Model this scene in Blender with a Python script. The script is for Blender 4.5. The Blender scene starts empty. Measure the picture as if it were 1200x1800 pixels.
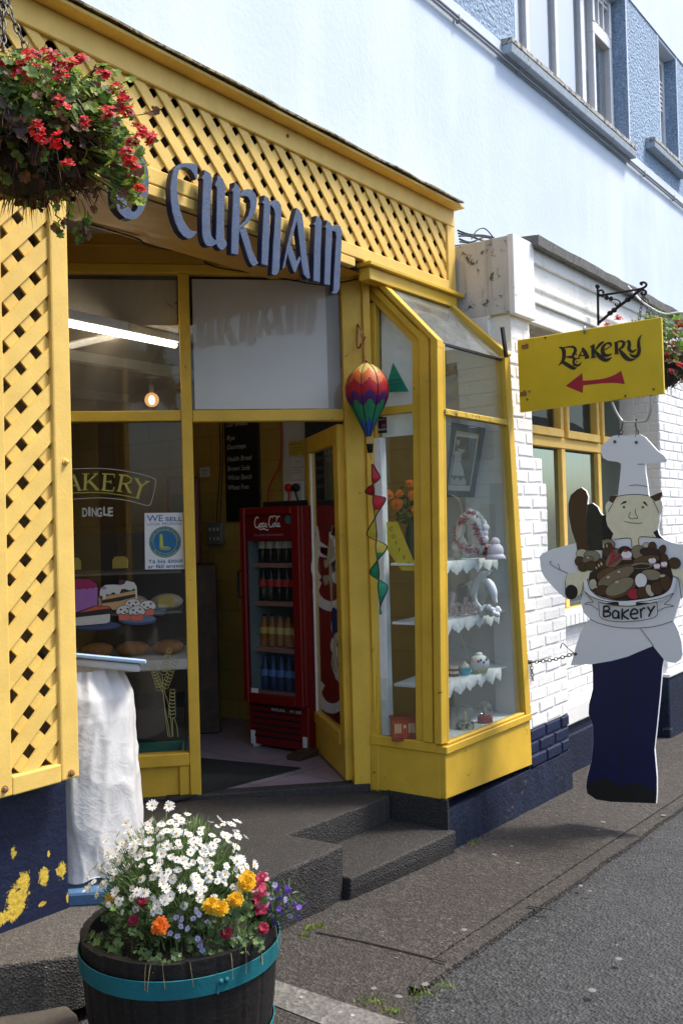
import bpy, bmesh, math, random
from math import sin, cos, pi, radians, sqrt
random.seed(7)
SC = bpy.context.scene
COL = SC.collection

# ------------------------------------------------------------------ survey of the place (metres)
# X runs along the street front, Y goes into the buildings, Z is up; the eye point is at (0,0,1.65).
F, YAW, PITCH, ROLL, CH = 1680., math.atan(1235/1680.), 26/1680., .027, 1.65
def vadd(a, b, s=1.): return (a[0]+s*b[0], a[1]+s*b[1], a[2]+s*b[2])
def vsub(a, b): return (a[0]-b[0], a[1]-b[1], a[2]-b[2])
def vmul(a, s): return (a[0]*s, a[1]*s, a[2]*s)
def dot(a, b): return a[0]*b[0]+a[1]*b[1]+a[2]*b[2]
def cross(a, b): return (a[1]*b[2]-a[2]*b[1], a[2]*b[0]-a[0]*b[2], a[0]*b[1]-a[1]*b[0])
def nrm(a):
    l = sqrt(dot(a, a)) or 1.
    return (a[0]/l, a[1]/l, a[2]/l)
def lerp(a, b, t): return vadd(vmul(a, 1-t), b, t)
_cy, _sy, _cp, _sp = cos(YAW), sin(YAW), cos(PITCH), sin(PITCH)
FW = (_cy*_cp, _sy*_cp, _sp); R0 = (_sy, -_cy, 0.); U0 = cross(R0, FW)
UP = vadd(vmul(U0, cos(ROLL)), R0, sin(ROLL)); RT = vadd(vmul(R0, cos(ROLL)), U0, -sin(ROLL))
CAM = (0., 0., CH)
def ray(px, py): return vadd(vadd(FW, RT, (px-600)/F), UP, -(py-900)/F)
def onplane(px, py, o, n):
    d = ray(px, py); t = dot(vsub(o, CAM), n)/dot(d, n)
    return vadd(CAM, d, t)
def onX(px, py, X): return onplane(px, py, (X, 0, 0), (1, 0, 0))
def onY(px, py, Y): return onplane(px, py, (0, Y, 0), (0, 1, 0))
def onZ(px, py, Z): return onplane(px, py, (0, 0, Z), (0, 0, 1))
GS = -.03
def gz(x): return GS*(x-4.2)
def onG(px, py, dz=0.): return onplane(px, py, (4.2, 0, dz), (-GS, 0, 1))

class Fr:
    'a working plane: u to the right, v up, n towards the street'
    def __init__(s, o, u, v=(0, 0, 1)):
        s.o, s.u, s.v = o, nrm(u), nrm(v); s.n = cross(s.u, s.v)
    def p(s, u, v, n=0.): return vadd(vadd(vadd(s.o, s.u, u), s.v, v), s.n, n)
    def uv(s, px, py, n=0.):
        q = vsub(onplane(px, py, vadd(s.o, s.n, n), s.n), s.o)
        return (dot(q, s.u), dot(q, s.v))
    def pts(s, l, n=0.): return [s.uv(a, b, n) for a, b in l]
    def off(s, n): return Fr(vadd(s.o, s.n, n), s.u, s.v)
def FY(Y): return Fr((0, Y, 0), (1, 0, 0))      # plane along the street front
def FX(X): return Fr((X, 0, 0), (0, -1, 0))     # plane square to the street, facing the viewer
S2 = sqrt(.5)
SHOP = Fr((4.16, 2.98, 0), (S2, -S2, 0))        # the slanting shop front in the recess

# ------------------------------------------------------------------ mesh builder
class MB:
    def __init__(s): s.v, s.f, s.m, s.k = [], [], [], 0
    def add(s, vs, fs, mi=None):
        b = len(s.v); s.v += [tuple(q) for q in vs]; s.f += [tuple(i+b for i in f) for f in fs]
        s.m += [s.k if mi is None else mi]*len(fs); return s
    def hexa(s, c):   # 8 corners: bottom four then top four
        return s.add(c, [(3, 2, 1, 0), (4, 5, 6, 7), (0, 1, 5, 4), (1, 2, 6, 5), (2, 3, 7, 6), (3, 0, 4, 7)])
    def box(s, fr, u0, u1, v0, v1, n0, n1):
        P = fr.p
        return s.hexa([P(u0, v0, n1), P(u1, v0, n1), P(u1, v0, n0), P(u0, v0, n0), P(u0, v1, n1), P(u1, v1, n1), P(u1, v1, n0), P(u0, v1, n0)])
    def wbox(s, x0, x1, y0, y1, z0, z1):
        return s.hexa([(x0, y0, z0), (x1, y0, z0), (x1, y1, z0), (x0, y1, z0), (x0, y0, z1), (x1, y0, z1), (x1, y1, z1), (x0, y1, z1)])
    def bar(s, p, q, w, h, side=None, h2=None):   # square bar from p to q; side = direction of w
        d = nrm(vsub(q, p)); a = side or (nrm(cross(d, (0, 0, 1))) if abs(d[2]) < .95 else (1, 0, 0))
        a = nrm(vsub(a, vmul(d, dot(a, d)))); b = cross(a, d)
        def r(c): return [vadd(vadd(c, a, i*w/2), b, j*h/2) for i, j in ((-1, -1), (1, -1), (1, 1), (-1, 1))]
        return s.hexa(r(p)+r(q))
    def tube(s, pts, r, seg=8, closed=False, cap=True):
        n = len(pts); R = r if isinstance(r, (list, tuple)) else [r]*n
        up = None; rings = []
        for i, c in enumerate(pts):
            a = pts[(i-1) % n] if closed or i > 0 else c; b = pts[(i+1) % n] if closed or i < n-1 else c
            t = nrm(vsub(b, a))
            if up is None: up = nrm(cross(t, (0, 0, 1) if abs(t[2]) < .9 else (1, 0, 0)))
            up = nrm(vsub(up, vmul(t, dot(up, t)))); w = cross(t, up)
            rings.append([vadd(vadd(c, up, R[i]*cos(2*pi*k/seg)), w, R[i]*sin(2*pi*k/seg)) for k in range(seg)])
        vs = [q for g in rings for q in g]; fs = []
        for i in range(n if closed else n-1):
            j = (i+1) % n
            for k in range(seg):
                l = (k+1) % seg; fs.append((i*seg+k, i*seg+l, j*seg+l, j*seg+k))
        if cap and not closed: fs += [tuple(range(seg))[::-1], tuple((n-1)*seg+k for k in range(seg))]
        return s.add(vs, fs)
    def lathe(s, c, prof, seg=24, sx=1., sy=1., cap=True, ax=None):
        U, V, W = ax or ((1, 0, 0), (0, 1, 0), (0, 0, 1)); vs = []; fs = []; n = len(prof)
        for r, z in prof:
            for k in range(seg):
                a = 2*pi*k/seg; vs.append(vadd(vadd(vadd(c, U, r*sx*cos(a)), V, r*sy*sin(a)), W, z))
        for i in range(n-1):
            for k in range(seg):
                l = (k+1) % seg; fs.append((i*seg+k, i*seg+l, (i+1)*seg+l, (i+1)*seg+k))
        if cap: fs += [tuple(range(seg))[::-1], tuple((n-1)*seg+k for k in range(seg))]
        return s.add(vs, fs)
    def ball(s, c, r, sx=1., sy=1., sz=1., seg=12, rings=7, ax=None, jit=0.):
        pr = [(max(.02, sin(pi*i/rings))*r, -cos(pi*i/rings)*r*sz) for i in range(rings+1)]
        b = len(s.v); s.lathe(c, pr, seg, sx, sy, True, ax)
        if jit:
            for i in range(b, len(s.v)): s.v[i] = vadd(s.v[i], nrm(vsub(s.v[i], c)), random.uniform(-jit, jit))
        return s
    def prism(s, fr, poly, n0, n1):
        n = len(poly); vs = [fr.p(u, v, n1) for u, v in poly]+[fr.p(u, v, n0) for u, v in poly]
        a = sum(poly[i][0]*poly[(i+1) % n][1]-poly[(i+1) % n][0]*poly[i][1] for i in range(n))
        o = list(range(n)) if a > 0 else list(range(n))[::-1]
        fs = [tuple(o), tuple(n+i for i in o[::-1])]
        for k in range(n): i, j = o[k], o[(k+1) % n]; fs.append((j, i, n+i, n+j))
        return s.add(vs, fs)
    def plate(s, fr, poly, n=0.):
        k = len(poly); a = sum(poly[i][0]*poly[(i+1) % k][1]-poly[(i+1) % k][0]*poly[i][1] for i in range(k))
        if a < 0: poly = poly[::-1]
        return s.add([fr.p(u, v, n) for u, v in poly], [tuple(range(k))])
    def stroke(s, fr, pl, w, n=0.):   # flat pen stroke, w = width or list of widths
        k = len(pl); W = w if isinstance(w, (list, tuple)) else [w]*k; L = []
        for i in range(k):
            a = pl[max(0, i-1)]; b = pl[min(k-1, i+1)]; dx, dy = b[0]-a[0], b[1]-a[1]; l = math.hypot(dx, dy) or 1
            nx, ny = -dy/l*W[i]/2, dx/l*W[i]/2; L.append(((pl[i][0]+nx, pl[i][1]+ny), (pl[i][0]-nx, pl[i][1]-ny)))
        vs = [fr.p(q[0], q[1], n) for a, b in L for q in (a, b)]
        return s.add(vs, [(2*i, 2*i+1, 2*i+3, 2*i+2) for i in range(k-1)])
    def build(s, name, mat, parent=None, smooth=False, bevel=0., seg=1, sub=0, disp=None, auto=None):
        me = bpy.data.meshes.new(name)
        if parent is None:
            xs = [q[0] for q in s.v]; ys = [q[1] for q in s.v]; z0 = min(q[2] for q in s.v)
            O = ((min(xs)+max(xs))/2, (min(ys)+max(ys))/2, z0)
        else: O = worg(parent)
        me.from_pydata([vsub(q, O) for q in s.v], [], s.f)
        for m in (mat if isinstance(mat, (list, tuple)) else [mat]): me.materials.append(m)
        if max(s.m, default=0) > 0: me.polygons.foreach_set('material_index', s.m)
        if smooth: me.polygons.foreach_set('use_smooth', [True]*len(me.polygons))
        me.update()
        o = bpy.data.objects.new(name, me); COL.objects.link(o)
        if parent is None: o.location = O
        else: o.parent = parent
        if bevel:
            m = o.modifiers.new('b', 'BEVEL'); m.width = bevel; m.segments = seg; m.limit_method = 'ANGLE'; m.angle_limit = radians(50)
        if sub:
            m = o.modifiers.new('s', 'SUBSURF'); m.levels = m.render_levels = sub
        if auto is not None and smooth:
            try: me.set_sharp_from_angle(angle=radians(auto))
            except Exception: pass
        return o
def worg(o):
    L = (0, 0, 0)
    while o is not None: L = vadd(L, o.location); o = o.parent
    return L
def tag(o, label, cat, group=None, kind=None):
    o['label'] = label
    if cat: o['category'] = cat
    if group: o['group'] = group
    if kind: o['kind'] = kind
    return o
def thing(name, loc, label, cat, group=None):
    o = bpy.data.objects.new(name, None); COL.objects.link(o); o.location = loc; o.empty_display_size = .1
    return tag(o, label, cat, group)
def struct(o): o['kind'] = 'structure'; return o
def dup(root, loc, label=None):
    r = root.copy(); COL.objects.link(r); r.location = loc
    if label: r['label'] = label
    for ch in list(root.children):
        c = ch.copy(); COL.objects.link(c); c.parent = r
        for g in list(ch.children):
            d = g.copy(); COL.objects.link(d); d.parent = c
    return r
def smoothline(pl, k=6, closed=False):   # Catmull-Rom through the points
    n = len(pl); out = []
    for i in range(n if closed else n-1):
        g = (lambda j: pl[j % n]) if closed else (lambda j: pl[min(max(j, 0), n-1)])
        a, b, c, d = g(i-1), g(i), g(i+1), g(i+2)
        for t in range(k):
            t /= k
            out.append(tuple(.5*((2*B)+(-A+C)*t+(2*A-5*B+4*C-D)*t*t+(-A+3*B-3*C+D)*t**3) for A, B, C, D in zip(a, b, c, d)))
    if not closed: out.append(tuple(pl[-1]))
    return out
def clip(poly, a, b, c):   # keep a*u+b*v<=c
    out = []
    for i in range(len(poly)):
        p, q = poly[i], poly[(i+1) % len(poly)]; fp, fq = a*p[0]+b*p[1]-c, a*q[0]+b*q[1]-c
        if fp <= 0: out.append(p)
        if fp*fq < 0: t = fp/(fp-fq); out.append((p[0]+t*(q[0]-p[0]), p[1]+t*(q[1]-p[1])))
    return out
def circ(cx, cy, rx, ry=None, k=24, a0=0., a1=2*pi):
    ry = rx if ry is None else ry; full = abs(a1-a0-2*pi) < 1e-6
    return [(cx+rx*cos(a0+(a1-a0)*i/(k if full else k-1)), cy+ry*sin(a0+(a1-a0)*i/(k if full else k-1))) for i in range(k)]
def ringpoly(mb, fr, cx, cy, r0, r1, n, k=40):
    vs = []; fs = []
    for i in range(k):
        a = 2*pi*i/k; vs += [fr.p(cx+r0*cos(a), cy+r0*sin(a), n), fr.p(cx+r1*cos(a), cy+r1*sin(a), n)]
        j = (i+1) % k; fs.append((2*i, 2*i+1, 2*j+1, 2*j))
    mb.add(vs, fs)

# ------------------------------------------------------------------ lettering from the built-in typeface
def glyphs(txt, bold=0., ext=0., shear=0.):
    c = bpy.data.curves.new('t', 'FONT'); c.body = txt; c.size = 1.; c.offset = bold; c.extrude = ext; c.shear = shear
    c.resolution_u = 4
    o = bpy.data.objects.new('t', c); COL.objects.link(o)
    dg = bpy.context.evaluated_depsgraph_get(); e = o.evaluated_get(dg); me = e.to_mesh()
    vs = [tuple(v.co) for v in me.vertices]; fs = [tuple(p.vertices) for p in me.polygons]
    e.to_mesh_clear(); bpy.data.objects.remove(o); bpy.data.curves.remove(c)
    return vs, fs
def text(mb, fr, txt, u, v, h, n, width=None, bold=0., shear=0., align='l', warp=None):
    'write txt with its baseline from (u,v), capitals h high, squeezed to width'
    vs, fs = glyphs(txt, bold, 0., shear)
    if not vs: return
    x0 = min(q[0] for q in vs); x1 = max(q[0] for q in vs); sc = h/.73
    sx = (width/(x1-x0)) if width else sc; W = (x1-x0)*sx
    du = {'l': 0, 'c': -W/2, 'r': -W}[align]
    P = []
    for x, y, z in vs:
        a, b = u+du+(x-x0)*sx, v+y*sc
        if warp: a, b = warp(a, b)
        P.append(fr.p(a, b, n))
    mb.add(P, fs)

# ------------------------------------------------------------------ materials
def newmat(name):
    m = bpy.data.materials.new(name); m.use_nodes = True; nt = m.node_tree
    return m, nt, nt.nodes['Principled BSDF']
def nd(nt, t, **k):
    x = nt.nodes.new(t)
    for a, b in k.items():
        if a.startswith('i_'):
            key = a[2:]; key = int(key) if key.isdigit() else key.replace('_', ' ')
            x.inputs[key].default_value = b
        else: setattr(x, a, b)
    return x
def link(nt, a, b): nt.links.new(a, b)
def rgb(c): return (c[0], c[1], c[2], 1.)
def noise(nt, scale, detail=4., rough=.55, vec=None, dist=0.):
    x = nd(nt, 'ShaderNodeTexNoise', i_Scale=scale, i_Detail=detail, i_Roughness=rough, i_Distortion=dist)
    if vec is not None: link(nt, vec, x.inputs['Vector'])
    return x
def ramp(nt, src, stops, interp='LINEAR'):
    r = nd(nt, 'ShaderNodeValToRGB'); e = r.color_ramp.elements; r.color_ramp.interpolation = interp
    while len(e) < len(stops): e.new(.5)
    for q, (p, c) in zip(e, stops): q.position = p; q.color = rgb(c) if isinstance(c, (tuple, list)) else (c, c, c, 1)
    link(nt, src, r.inputs[0]); return r
def mixc(nt, fac, a, b, mode='MIX'):
    m = nd(nt, 'ShaderNodeMix', data_type='RGBA', blend_type=mode)
    for key, val in ((0, fac), (6, a), (7, b)):
        if isinstance(val, (int, float)): m.inputs[key].default_value = val
        elif isinstance(val, (tuple, list)): m.inputs[key].default_value = rgb(val)
        else: link(nt, val, m.inputs[key])
    return m.outputs[2]
def objco(nt, scale=(1, 1, 1), rot=(0, 0, 0), loc=(0, 0, 0)):
    t = nd(nt, 'ShaderNodeTexCoord'); mp = nd(nt, 'ShaderNodeMapping')
    mp.inputs['Scale'].default_value = scale; mp.inputs['Rotation'].default_value = rot; mp.inputs['Location'].default_value = loc
    link(nt, t.outputs['Object'], mp.inputs[0]); return mp.outputs[0]
def bump(nt, bs, h, strength, dist=.01):
    b = nd(nt, 'ShaderNodeBump', i_Strength=strength, i_Distance=dist)
    link(nt, h, b.inputs['Height']); link(nt, b.outputs[0], bs.inputs['Normal']); return b
def surf(name, col, rough=.6, var=.12, vs=6., bmp=.15, bscale=60., dirt=None, damt=.0, dscale=8., metal=0., spec=.4, streak=None, fine=None, coat=0., trans=0.):
    'general weathered surface: colour drift, stains with their own colour, fine relief'
    m, nt, b = newmat(name); co = objco(nt)
    n1 = noise(nt, vs, 5, .6, co)
    lo = tuple(max(0, c*(1-var)) for c in col); hi = tuple(min(1, c*(1+var)) for c in col)
    c = ramp(nt, n1.outputs[0], [(.3, lo), (.7, hi)]).outputs[0]
    if fine:
        nf = noise(nt, fine[0], 3, .7, co); c = mixc(nt, ramp(nt, nf.outputs[0], [(fine[2], 0.), (fine[2]+.06, 1.)]).outputs[0], c, fine[1])
    if streak:
        ns = noise(nt, 1., 6, .65, objco(nt, streak[1])); c = mixc(nt, ramp(nt, ns.outputs[0], [(streak[2], 0.), (streak[2]+.16, streak[3])]).outputs[0], c, streak[0])
    if dirt:
        n2 = noise(nt, dscale, 8, .72, co, .6)
        c = mixc(nt, ramp(nt, n2.outputs[0], [(1-damt, 0.), (min(1., 1-damt+.05), 1.)]).outputs[0], c, dirt)
    link(nt, c, b.inputs['Base Color'])
    nr = noise(nt, vs*3, 3, .6, co); rr = ramp(nt, nr.outputs[0], [(.3, max(.05, rough-.1)), (.7, min(1, rough+.1))]); link(nt, rr.outputs[0], b.inputs['Roughness'])
    b.inputs['Metallic'].default_value = metal; b.inputs['Specular IOR Level'].default_value = spec
    if coat: b.inputs['Coat Weight'].default_value = coat; b.inputs['Coat Roughness'].default_value = .15
    if bmp:
        nb = noise(nt, bscale, 5, .65, co); bump(nt, b, nb.outputs[0], bmp)
    return m
def flat(name, col, rough=.5, metal=0., spec=.4, emit=0., trans=0.):
    m, nt, b = newmat(name); co = objco(nt); n1 = noise(nt, 25, 3, .6, co)
    c = ramp(nt, n1.outputs[0], [(.3, tuple(q*.94 for q in col)), (.7, tuple(min(1, q*1.05) for q in col))]).outputs[0]
    link(nt, c, b.inputs['Base Color']); b.inputs['Roughness'].default_value = rough; b.inputs['Metallic'].default_value = metal
    b.inputs['Specular IOR Level'].default_value = spec
    if emit: b.inputs['Emission Color'].default_value = rgb(col); b.inputs['Emission Strength'].default_value = emit
    if trans:
        t = nd(nt, 'ShaderNodeBsdfTranslucent'); link(nt, c, t.inputs[0]); mx = nd(nt, 'ShaderNodeMixShader'); mx.inputs[0].default_value = trans
        link(nt, b.outputs[0], mx.inputs[1]); link(nt, t.outputs[0], mx.inputs[2]); link(nt, mx.outputs[0], nt.nodes['Material Output'].inputs[0])
    return m
def glassmat(name, tint=(.93, .96, .95), rough=.01, dust=.03, gain=1.0, dustcol=(.5, .52, .52), dscale=3.):
    'clear thin pane: see-through, Fresnel reflection, a film of dust'
    m = bpy.data.materials.new(name); m.use_nodes = True; nt = m.node_tree; nt.nodes.clear()
    out = nd(nt, 'ShaderNodeOutputMaterial'); tr = nd(nt, 'ShaderNodeBsdfTransparent'); tr.inputs[0].default_value = rgb(tint)
    gl = nd(nt, 'ShaderNodeBsdfGlossy'); gl.inputs['Roughness'].default_value = rough
    lw = nd(nt, 'ShaderNodeLayerWeight', i_Blend=.5); pw = nd(nt, 'ShaderNodeMath', operation='POWER'); pw.inputs[1].default_value = 4.; link(nt, lw.outputs['Facing'], pw.inputs[0])
    mu = nd(nt, 'ShaderNodeMath', operation='MULTIPLY_ADD'); mu.use_clamp = True; mu.inputs[1].default_value = .90*gain; mu.inputs[2].default_value = .042*gain; link(nt, pw.outputs[0], mu.inputs[0])
    m1 = nd(nt, 'ShaderNodeMixShader'); link(nt, mu.outputs[0], m1.inputs[0]); link(nt, tr.outputs[0], m1.inputs[1]); link(nt, gl.outputs[0], m1.inputs[2])
    df = nd(nt, 'ShaderNodeBsdfDiffuse'); df.inputs[0].default_value = rgb(dustcol)
    n = noise(nt, dscale, 6, .7, objco(nt, (1, 1, .35))); rp = ramp(nt, n.outputs[0], [(.3, dust*.4), (.75, dust*1.7)])
    m2 = nd(nt, 'ShaderNodeMixShader'); link(nt, rp.outputs[0], m2.inputs[0]); link(nt, m1.outputs[0], m2.inputs[1]); link(nt, df.outputs[0], m2.inputs[2])
    link(nt, m2.outputs[0], out.inputs[0]); return m
M = {}
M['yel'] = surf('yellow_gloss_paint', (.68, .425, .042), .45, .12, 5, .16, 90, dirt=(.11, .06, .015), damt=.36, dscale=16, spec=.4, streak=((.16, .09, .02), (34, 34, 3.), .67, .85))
M['yelp'] = surf('pale_yellow_paint', (.75, .505, .13), .55, .10, 7, .14, 90, dirt=(.24, .14, .045), damt=.33, dscale=22, spec=.3)
M['yelworn'] = surf('flaking_yellow_paint', (.62, .42, .06), .6, .15, 9, .5, 60, dirt=(.07, .05, .03), damt=.43, dscale=26)
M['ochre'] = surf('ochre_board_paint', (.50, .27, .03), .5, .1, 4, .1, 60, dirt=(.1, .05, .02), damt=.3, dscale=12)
M['grey_board'] = surf('grey_ceiling_board', (.42, .41, .40), .7, .08, 4, .1, 40)
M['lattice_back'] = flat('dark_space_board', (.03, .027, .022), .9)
M['lattice_back2'] = surf('weathered_backing', (.20, .15, .07), .85, .25, 9, .4, 40, dirt=(.05, .05, .04), damt=.45)
M['lichen'] = surf('lichened_flashing', (.32, .26, .14), .9, .3, 18, .6, 90, dirt=(.06, .05, .035), damt=.5, dscale=30)
M['pale_blue'] = surf('pale_blue_render', (.575, .66, .765), .8, .05, 1.4, .22, 26, dirt=(.50, .59, .72), damt=.30, dscale=2.2, streak=((.71, .77, .84), (1.2, 1.2, .22), .50, .6))
M['band_white'] = surf('whitewashed_band', (.60, .67, .75), .8, .05, 3, .3, 40, dirt=(.55, .6, .66), damt=.38, dscale=7)
M['white_frame'] = flat('white_window_paint', (.74, .74, .75), .45)
M['white_brick'] = surf('white_brick_paint', (.84, .83, .80), .62, .05, 5, .4, 38, dirt=(.50, .46, .40), damt=.33, dscale=9, fine=(22., (.62, .58, .52), .66))
M['white_board'] = surf('old_white_boards', (.80, .79, .75), .65, .06, 3, .25, 50, dirt=(.24, .21, .17), damt=.36, dscale=9, streak=((.50, .47, .42), (9, 9, .8), .58, .55))
M['grey_old'] = surf('dirty_shaded_boards', (.54, .52, .475), .7, .1, 3, .3, 45, dirt=(.09, .08, .06), damt=.43, dscale=14, streak=((.30, .27, .23), (13, 13, .9), .52, .8))  # grimy white boards, base also darkened for the shaded fascia end
M['slate_cap'] = surf('gritty_grey_flashing', (.17, .165, .155), .9, .25, 20, .7, 110, dirt=(.35, .34, .32), damt=.4, dscale=40)
M['sill_stone'] = surf('weathered_sill', (.38, .44, .50), .85, .12, 9, .6, 60, dirt=(.16, .13, .10), damt=.40, dscale=16)
M['sill_top'] = surf('lichened_sill_top', (.45, .44, .40), .9, .2, 14, .7, 70, dirt=(.13, .11, .09), damt=.5, dscale=22)
M['navy'] = surf('navy_masonry_paint', (.006, .013, .05), .55, .25, 6, .7, 60, dirt=(.05, .07, .11), damt=.30, dscale=34, spec=.35)
M['navy_worn'] = surf('scuffed_navy_paint', (.006, .012, .034), .65, .4, 5, .9, 45, dirt=(.13, .11, .10), damt=.37, dscale=9, spec=.35)
M['dark_metal'] = flat('black_iron', (.018, .018, .018), .5, .6)
M['rust'] = surf('rusty_bolt', (.26, .12, .05), .7, .3, 60, .3, 200, dirt=(.5, .34, .12), damt=.45, dscale=120)
M['steel'] = flat('galvanised_steel', (.45, .44, .42), .35, .9)
M['chain'] = flat('dull_chain', (.12, .11, .10), .45, .8)
M['black'] = flat('black_paint', (.012, .012, .013), .5)
M['white'] = flat('white_paint', (.78, .78, .77), .5)
M['grey_cable'] = flat('grey_cable', (.30, .32, .36), .6)
M['black_cable'] = flat('black_cable', (.02, .017, .014), .6)
M['red'] = flat('red_paint', (.55, .012, .012), .4)
M['letter'] = surf('slate_blue_gloss', (.052, .082, .150), .5, .15, 25, .5, 150, dirt=(.14, .17, .24), damt=.33, dscale=70, spec=.3)
M['letter_edge'] = flat('navy_edge', (.012, .016, .05), .5)
M['glass'] = glassmat('bay_glass', dust=.022, gain=.9, dustcol=(.55, .60, .60))
M['glass_roof'] = glassmat('dirty_roof_glass', dust=.12, gain=1.0, dustcol=(.52, .55, .54), dscale=9)
M['glass_shop'] = glassmat('shop_glass', tint=(.93, .92, .90), dust=.008, gain=.5, dustcol=(.45, .42, .38))
M['glass_top'] = glassmat('dusty_upper_glass', tint=(.93, .92, .90), dust=.10, gain=.7, dustcol=(.50, .44, .36), dscale=6)
M['glass_win'] = glassmat('house_glass', tint=(.9, .92, .93), dust=.02, gain=2.6)
M['glass_low'] = glassmat('yellow_window_glass', tint=(.7, .75, .72), dust=.04, gain=.35, dustcol=(.3, .34, .33))
M['glass_clear'] = glassmat('clear_glass', dust=.01, gain=1.0)
M['blind'] = surf('white_blind_fabric', (.84, .86, .90), .8, .03, 2, .05, 30)
M['white_sheet'] = flat('thin_white_sheet', (.92, .92, .92), .9, 0, .2, 0, .35)
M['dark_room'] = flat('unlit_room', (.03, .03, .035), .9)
M['block'] = None
M['tile'] = None
M['mat'] = surf('doormat_pile', (.022, .024, .024), .95, .3, 60, .8, 300)
M['shelf'] = surf('white_shelf_board', (.72, .75, .76), .5, .04, 5, .05, 40)
M['panel_white'] = surf('white_panel_paint', (.62, .63, .62), .6, .06, 3, .06, 30, dirt=(.35, .33, .3), damt=.27)
M['wood_dark'] = surf('dark_wood', (.06, .035, .02), .6, .3, 12, .3, 80)

def m_ground(name, base, stone, dark, sc, rough, bs, patch):
    m, nt, b = newmat(name); co = objco(nt)
    v = nd(nt, 'ShaderNodeTexVoronoi', i_Scale=sc); link(nt, co, v.inputs['Vector'])
    n1 = noise(nt, .9, 6, .65, co); n2 = noise(nt, sc*.35, 4, .7, co); n3 = noise(nt, 3.2, 5, .6, co)
    c = ramp(nt, v.outputs['Color'], [(.15, dark), (.5, base), (.86, stone)]).outputs[0]
    c = mixc(nt, ramp(nt, n2.outputs[0], [(.35, .55), (.75, 0.)]).outputs[0], c, dark)
    c = mixc(nt, ramp(nt, n1.outputs[0], [(.4, 0.), (.72, .55)]).outputs[0], c, patch)
    c = mixc(nt, ramp(nt, n3.outputs[0], [(.35, .4), (.6, 0.)]).outputs[0], c, tuple(q*.55 for q in base))
    vs = nd(nt, 'ShaderNodeTexVoronoi', i_Scale=sc*.23); link(nt, co, vs.inputs['Vector'])
    sp = ramp(nt, vs.outputs['Distance'], [(.07, 1.), (.12, 0.)]).outputs[0]; wn = noise(nt, 7, 2, .5, co)
    k = nd(nt, 'ShaderNodeMath', operation='MULTIPLY'); link(nt, sp, k.inputs[0]); link(nt, ramp(nt, wn.outputs[0], [(.5, 0.), (.62, .9)]).outputs[0], k.inputs[1])
    c = mixc(nt, k.outputs[0], c, tuple(min(1, q*1.7) for q in stone))
    link(nt, c, b.inputs['Base Color']); b.inputs['Roughness'].default_value = rough; b.inputs['Specular IOR Level'].default_value = .35
    mm = nd(nt, 'ShaderNodeMath', operation='ADD'); link(nt, v.outputs['Distance'], mm.inputs[0]); link(nt, n2.outputs[0], mm.inputs[1])
    bump(nt, b, mm.outputs[0], bs, .012); return m
M['pave'] = m_ground('brown_aggregate_paving', (.058, .050, .043), (.125, .111, .098), (.027, .023, .021), 85, .8, .65, (.042, .037, .033))
M['road'] = m_ground('grey_road_asphalt', (.052, .053, .055), (.105, .106, .108), (.018, .018, .019), 75, .75, .8, (.058, .058, .061))
M['step'] = m_ground('dark_concrete_step', (.036, .033, .030), (.085, .078, .072), (.026, .024, .023), 120, .72, .45, (.045, .042, .04))
M['strip'] = m_ground('pale_concrete_strip', (.17, .16, .145), (.26, .25, .23), (.09, .085, .08), 60, .85, .4, (.14, .13, .12))
M['ledge'] = m_ground('gritty_platform', (.095, .082, .067), (.19, .165, .137), (.05, .043, .037), 130, .85, .45, (.09, .08, .07))
M['slab'] = surf('natural_stone', (.085, .070, .055), .8, .3, 5, .9, 12, dirt=(.035, .03, .026), damt=.45, dscale=4, streak=((.15, .12, .095), (1.5, 7, 7), .5, .7))

def m_block():
    'yellow painted concrete blocks'
    m, nt, b = newmat('yellow_block_wall'); t = nd(nt, 'ShaderNodeTexCoord'); sx = nd(nt, 'ShaderNodeSeparateXYZ'); link(nt, t.outputs['Object'], sx.inputs[0])
    ad = nd(nt, 'ShaderNodeMath', operation='ADD'); link(nt, sx.outputs[0], ad.inputs[0]); link(nt, sx.outputs[1], ad.inputs[1])
    cb = nd(nt, 'ShaderNodeCombineXYZ'); link(nt, ad.outputs[0], cb.inputs[0]); link(nt, sx.outputs[2], cb.inputs[1])
    br = nd(nt, 'ShaderNodeTexBrick', i_Scale=1., offset=.5); br.inputs['Mortar Size'].default_value = .008; br.inputs['Mortar Smooth'].default_value = .6
    br.inputs['Brick Width'].default_value = .44; br.inputs['Row Height'].default_value = .215
    br.inputs['Color1'].default_value = rgb((.52, .36, .085)); br.inputs['Color2'].default_value = rgb((.48, .33, .075)); br.inputs['Mortar'].default_value = rgb((.38, .26, .06))
    link(nt, cb.outputs[0], br.inputs['Vector'])
    n = noise(nt, 5, 5, .6, objco(nt)); c = mixc(nt, ramp(nt, n.outputs[0], [(.4, .45), (.7, 0.)]).outputs[0], br.outputs[0], (.36, .24, .055))
    link(nt, c, b.inputs['Base Color']); b.inputs['Roughness'].default_value = .6
    bump(nt, b, br.outputs['Fac'], -.6, .01); return m
M['block'] = m_block()
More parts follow.
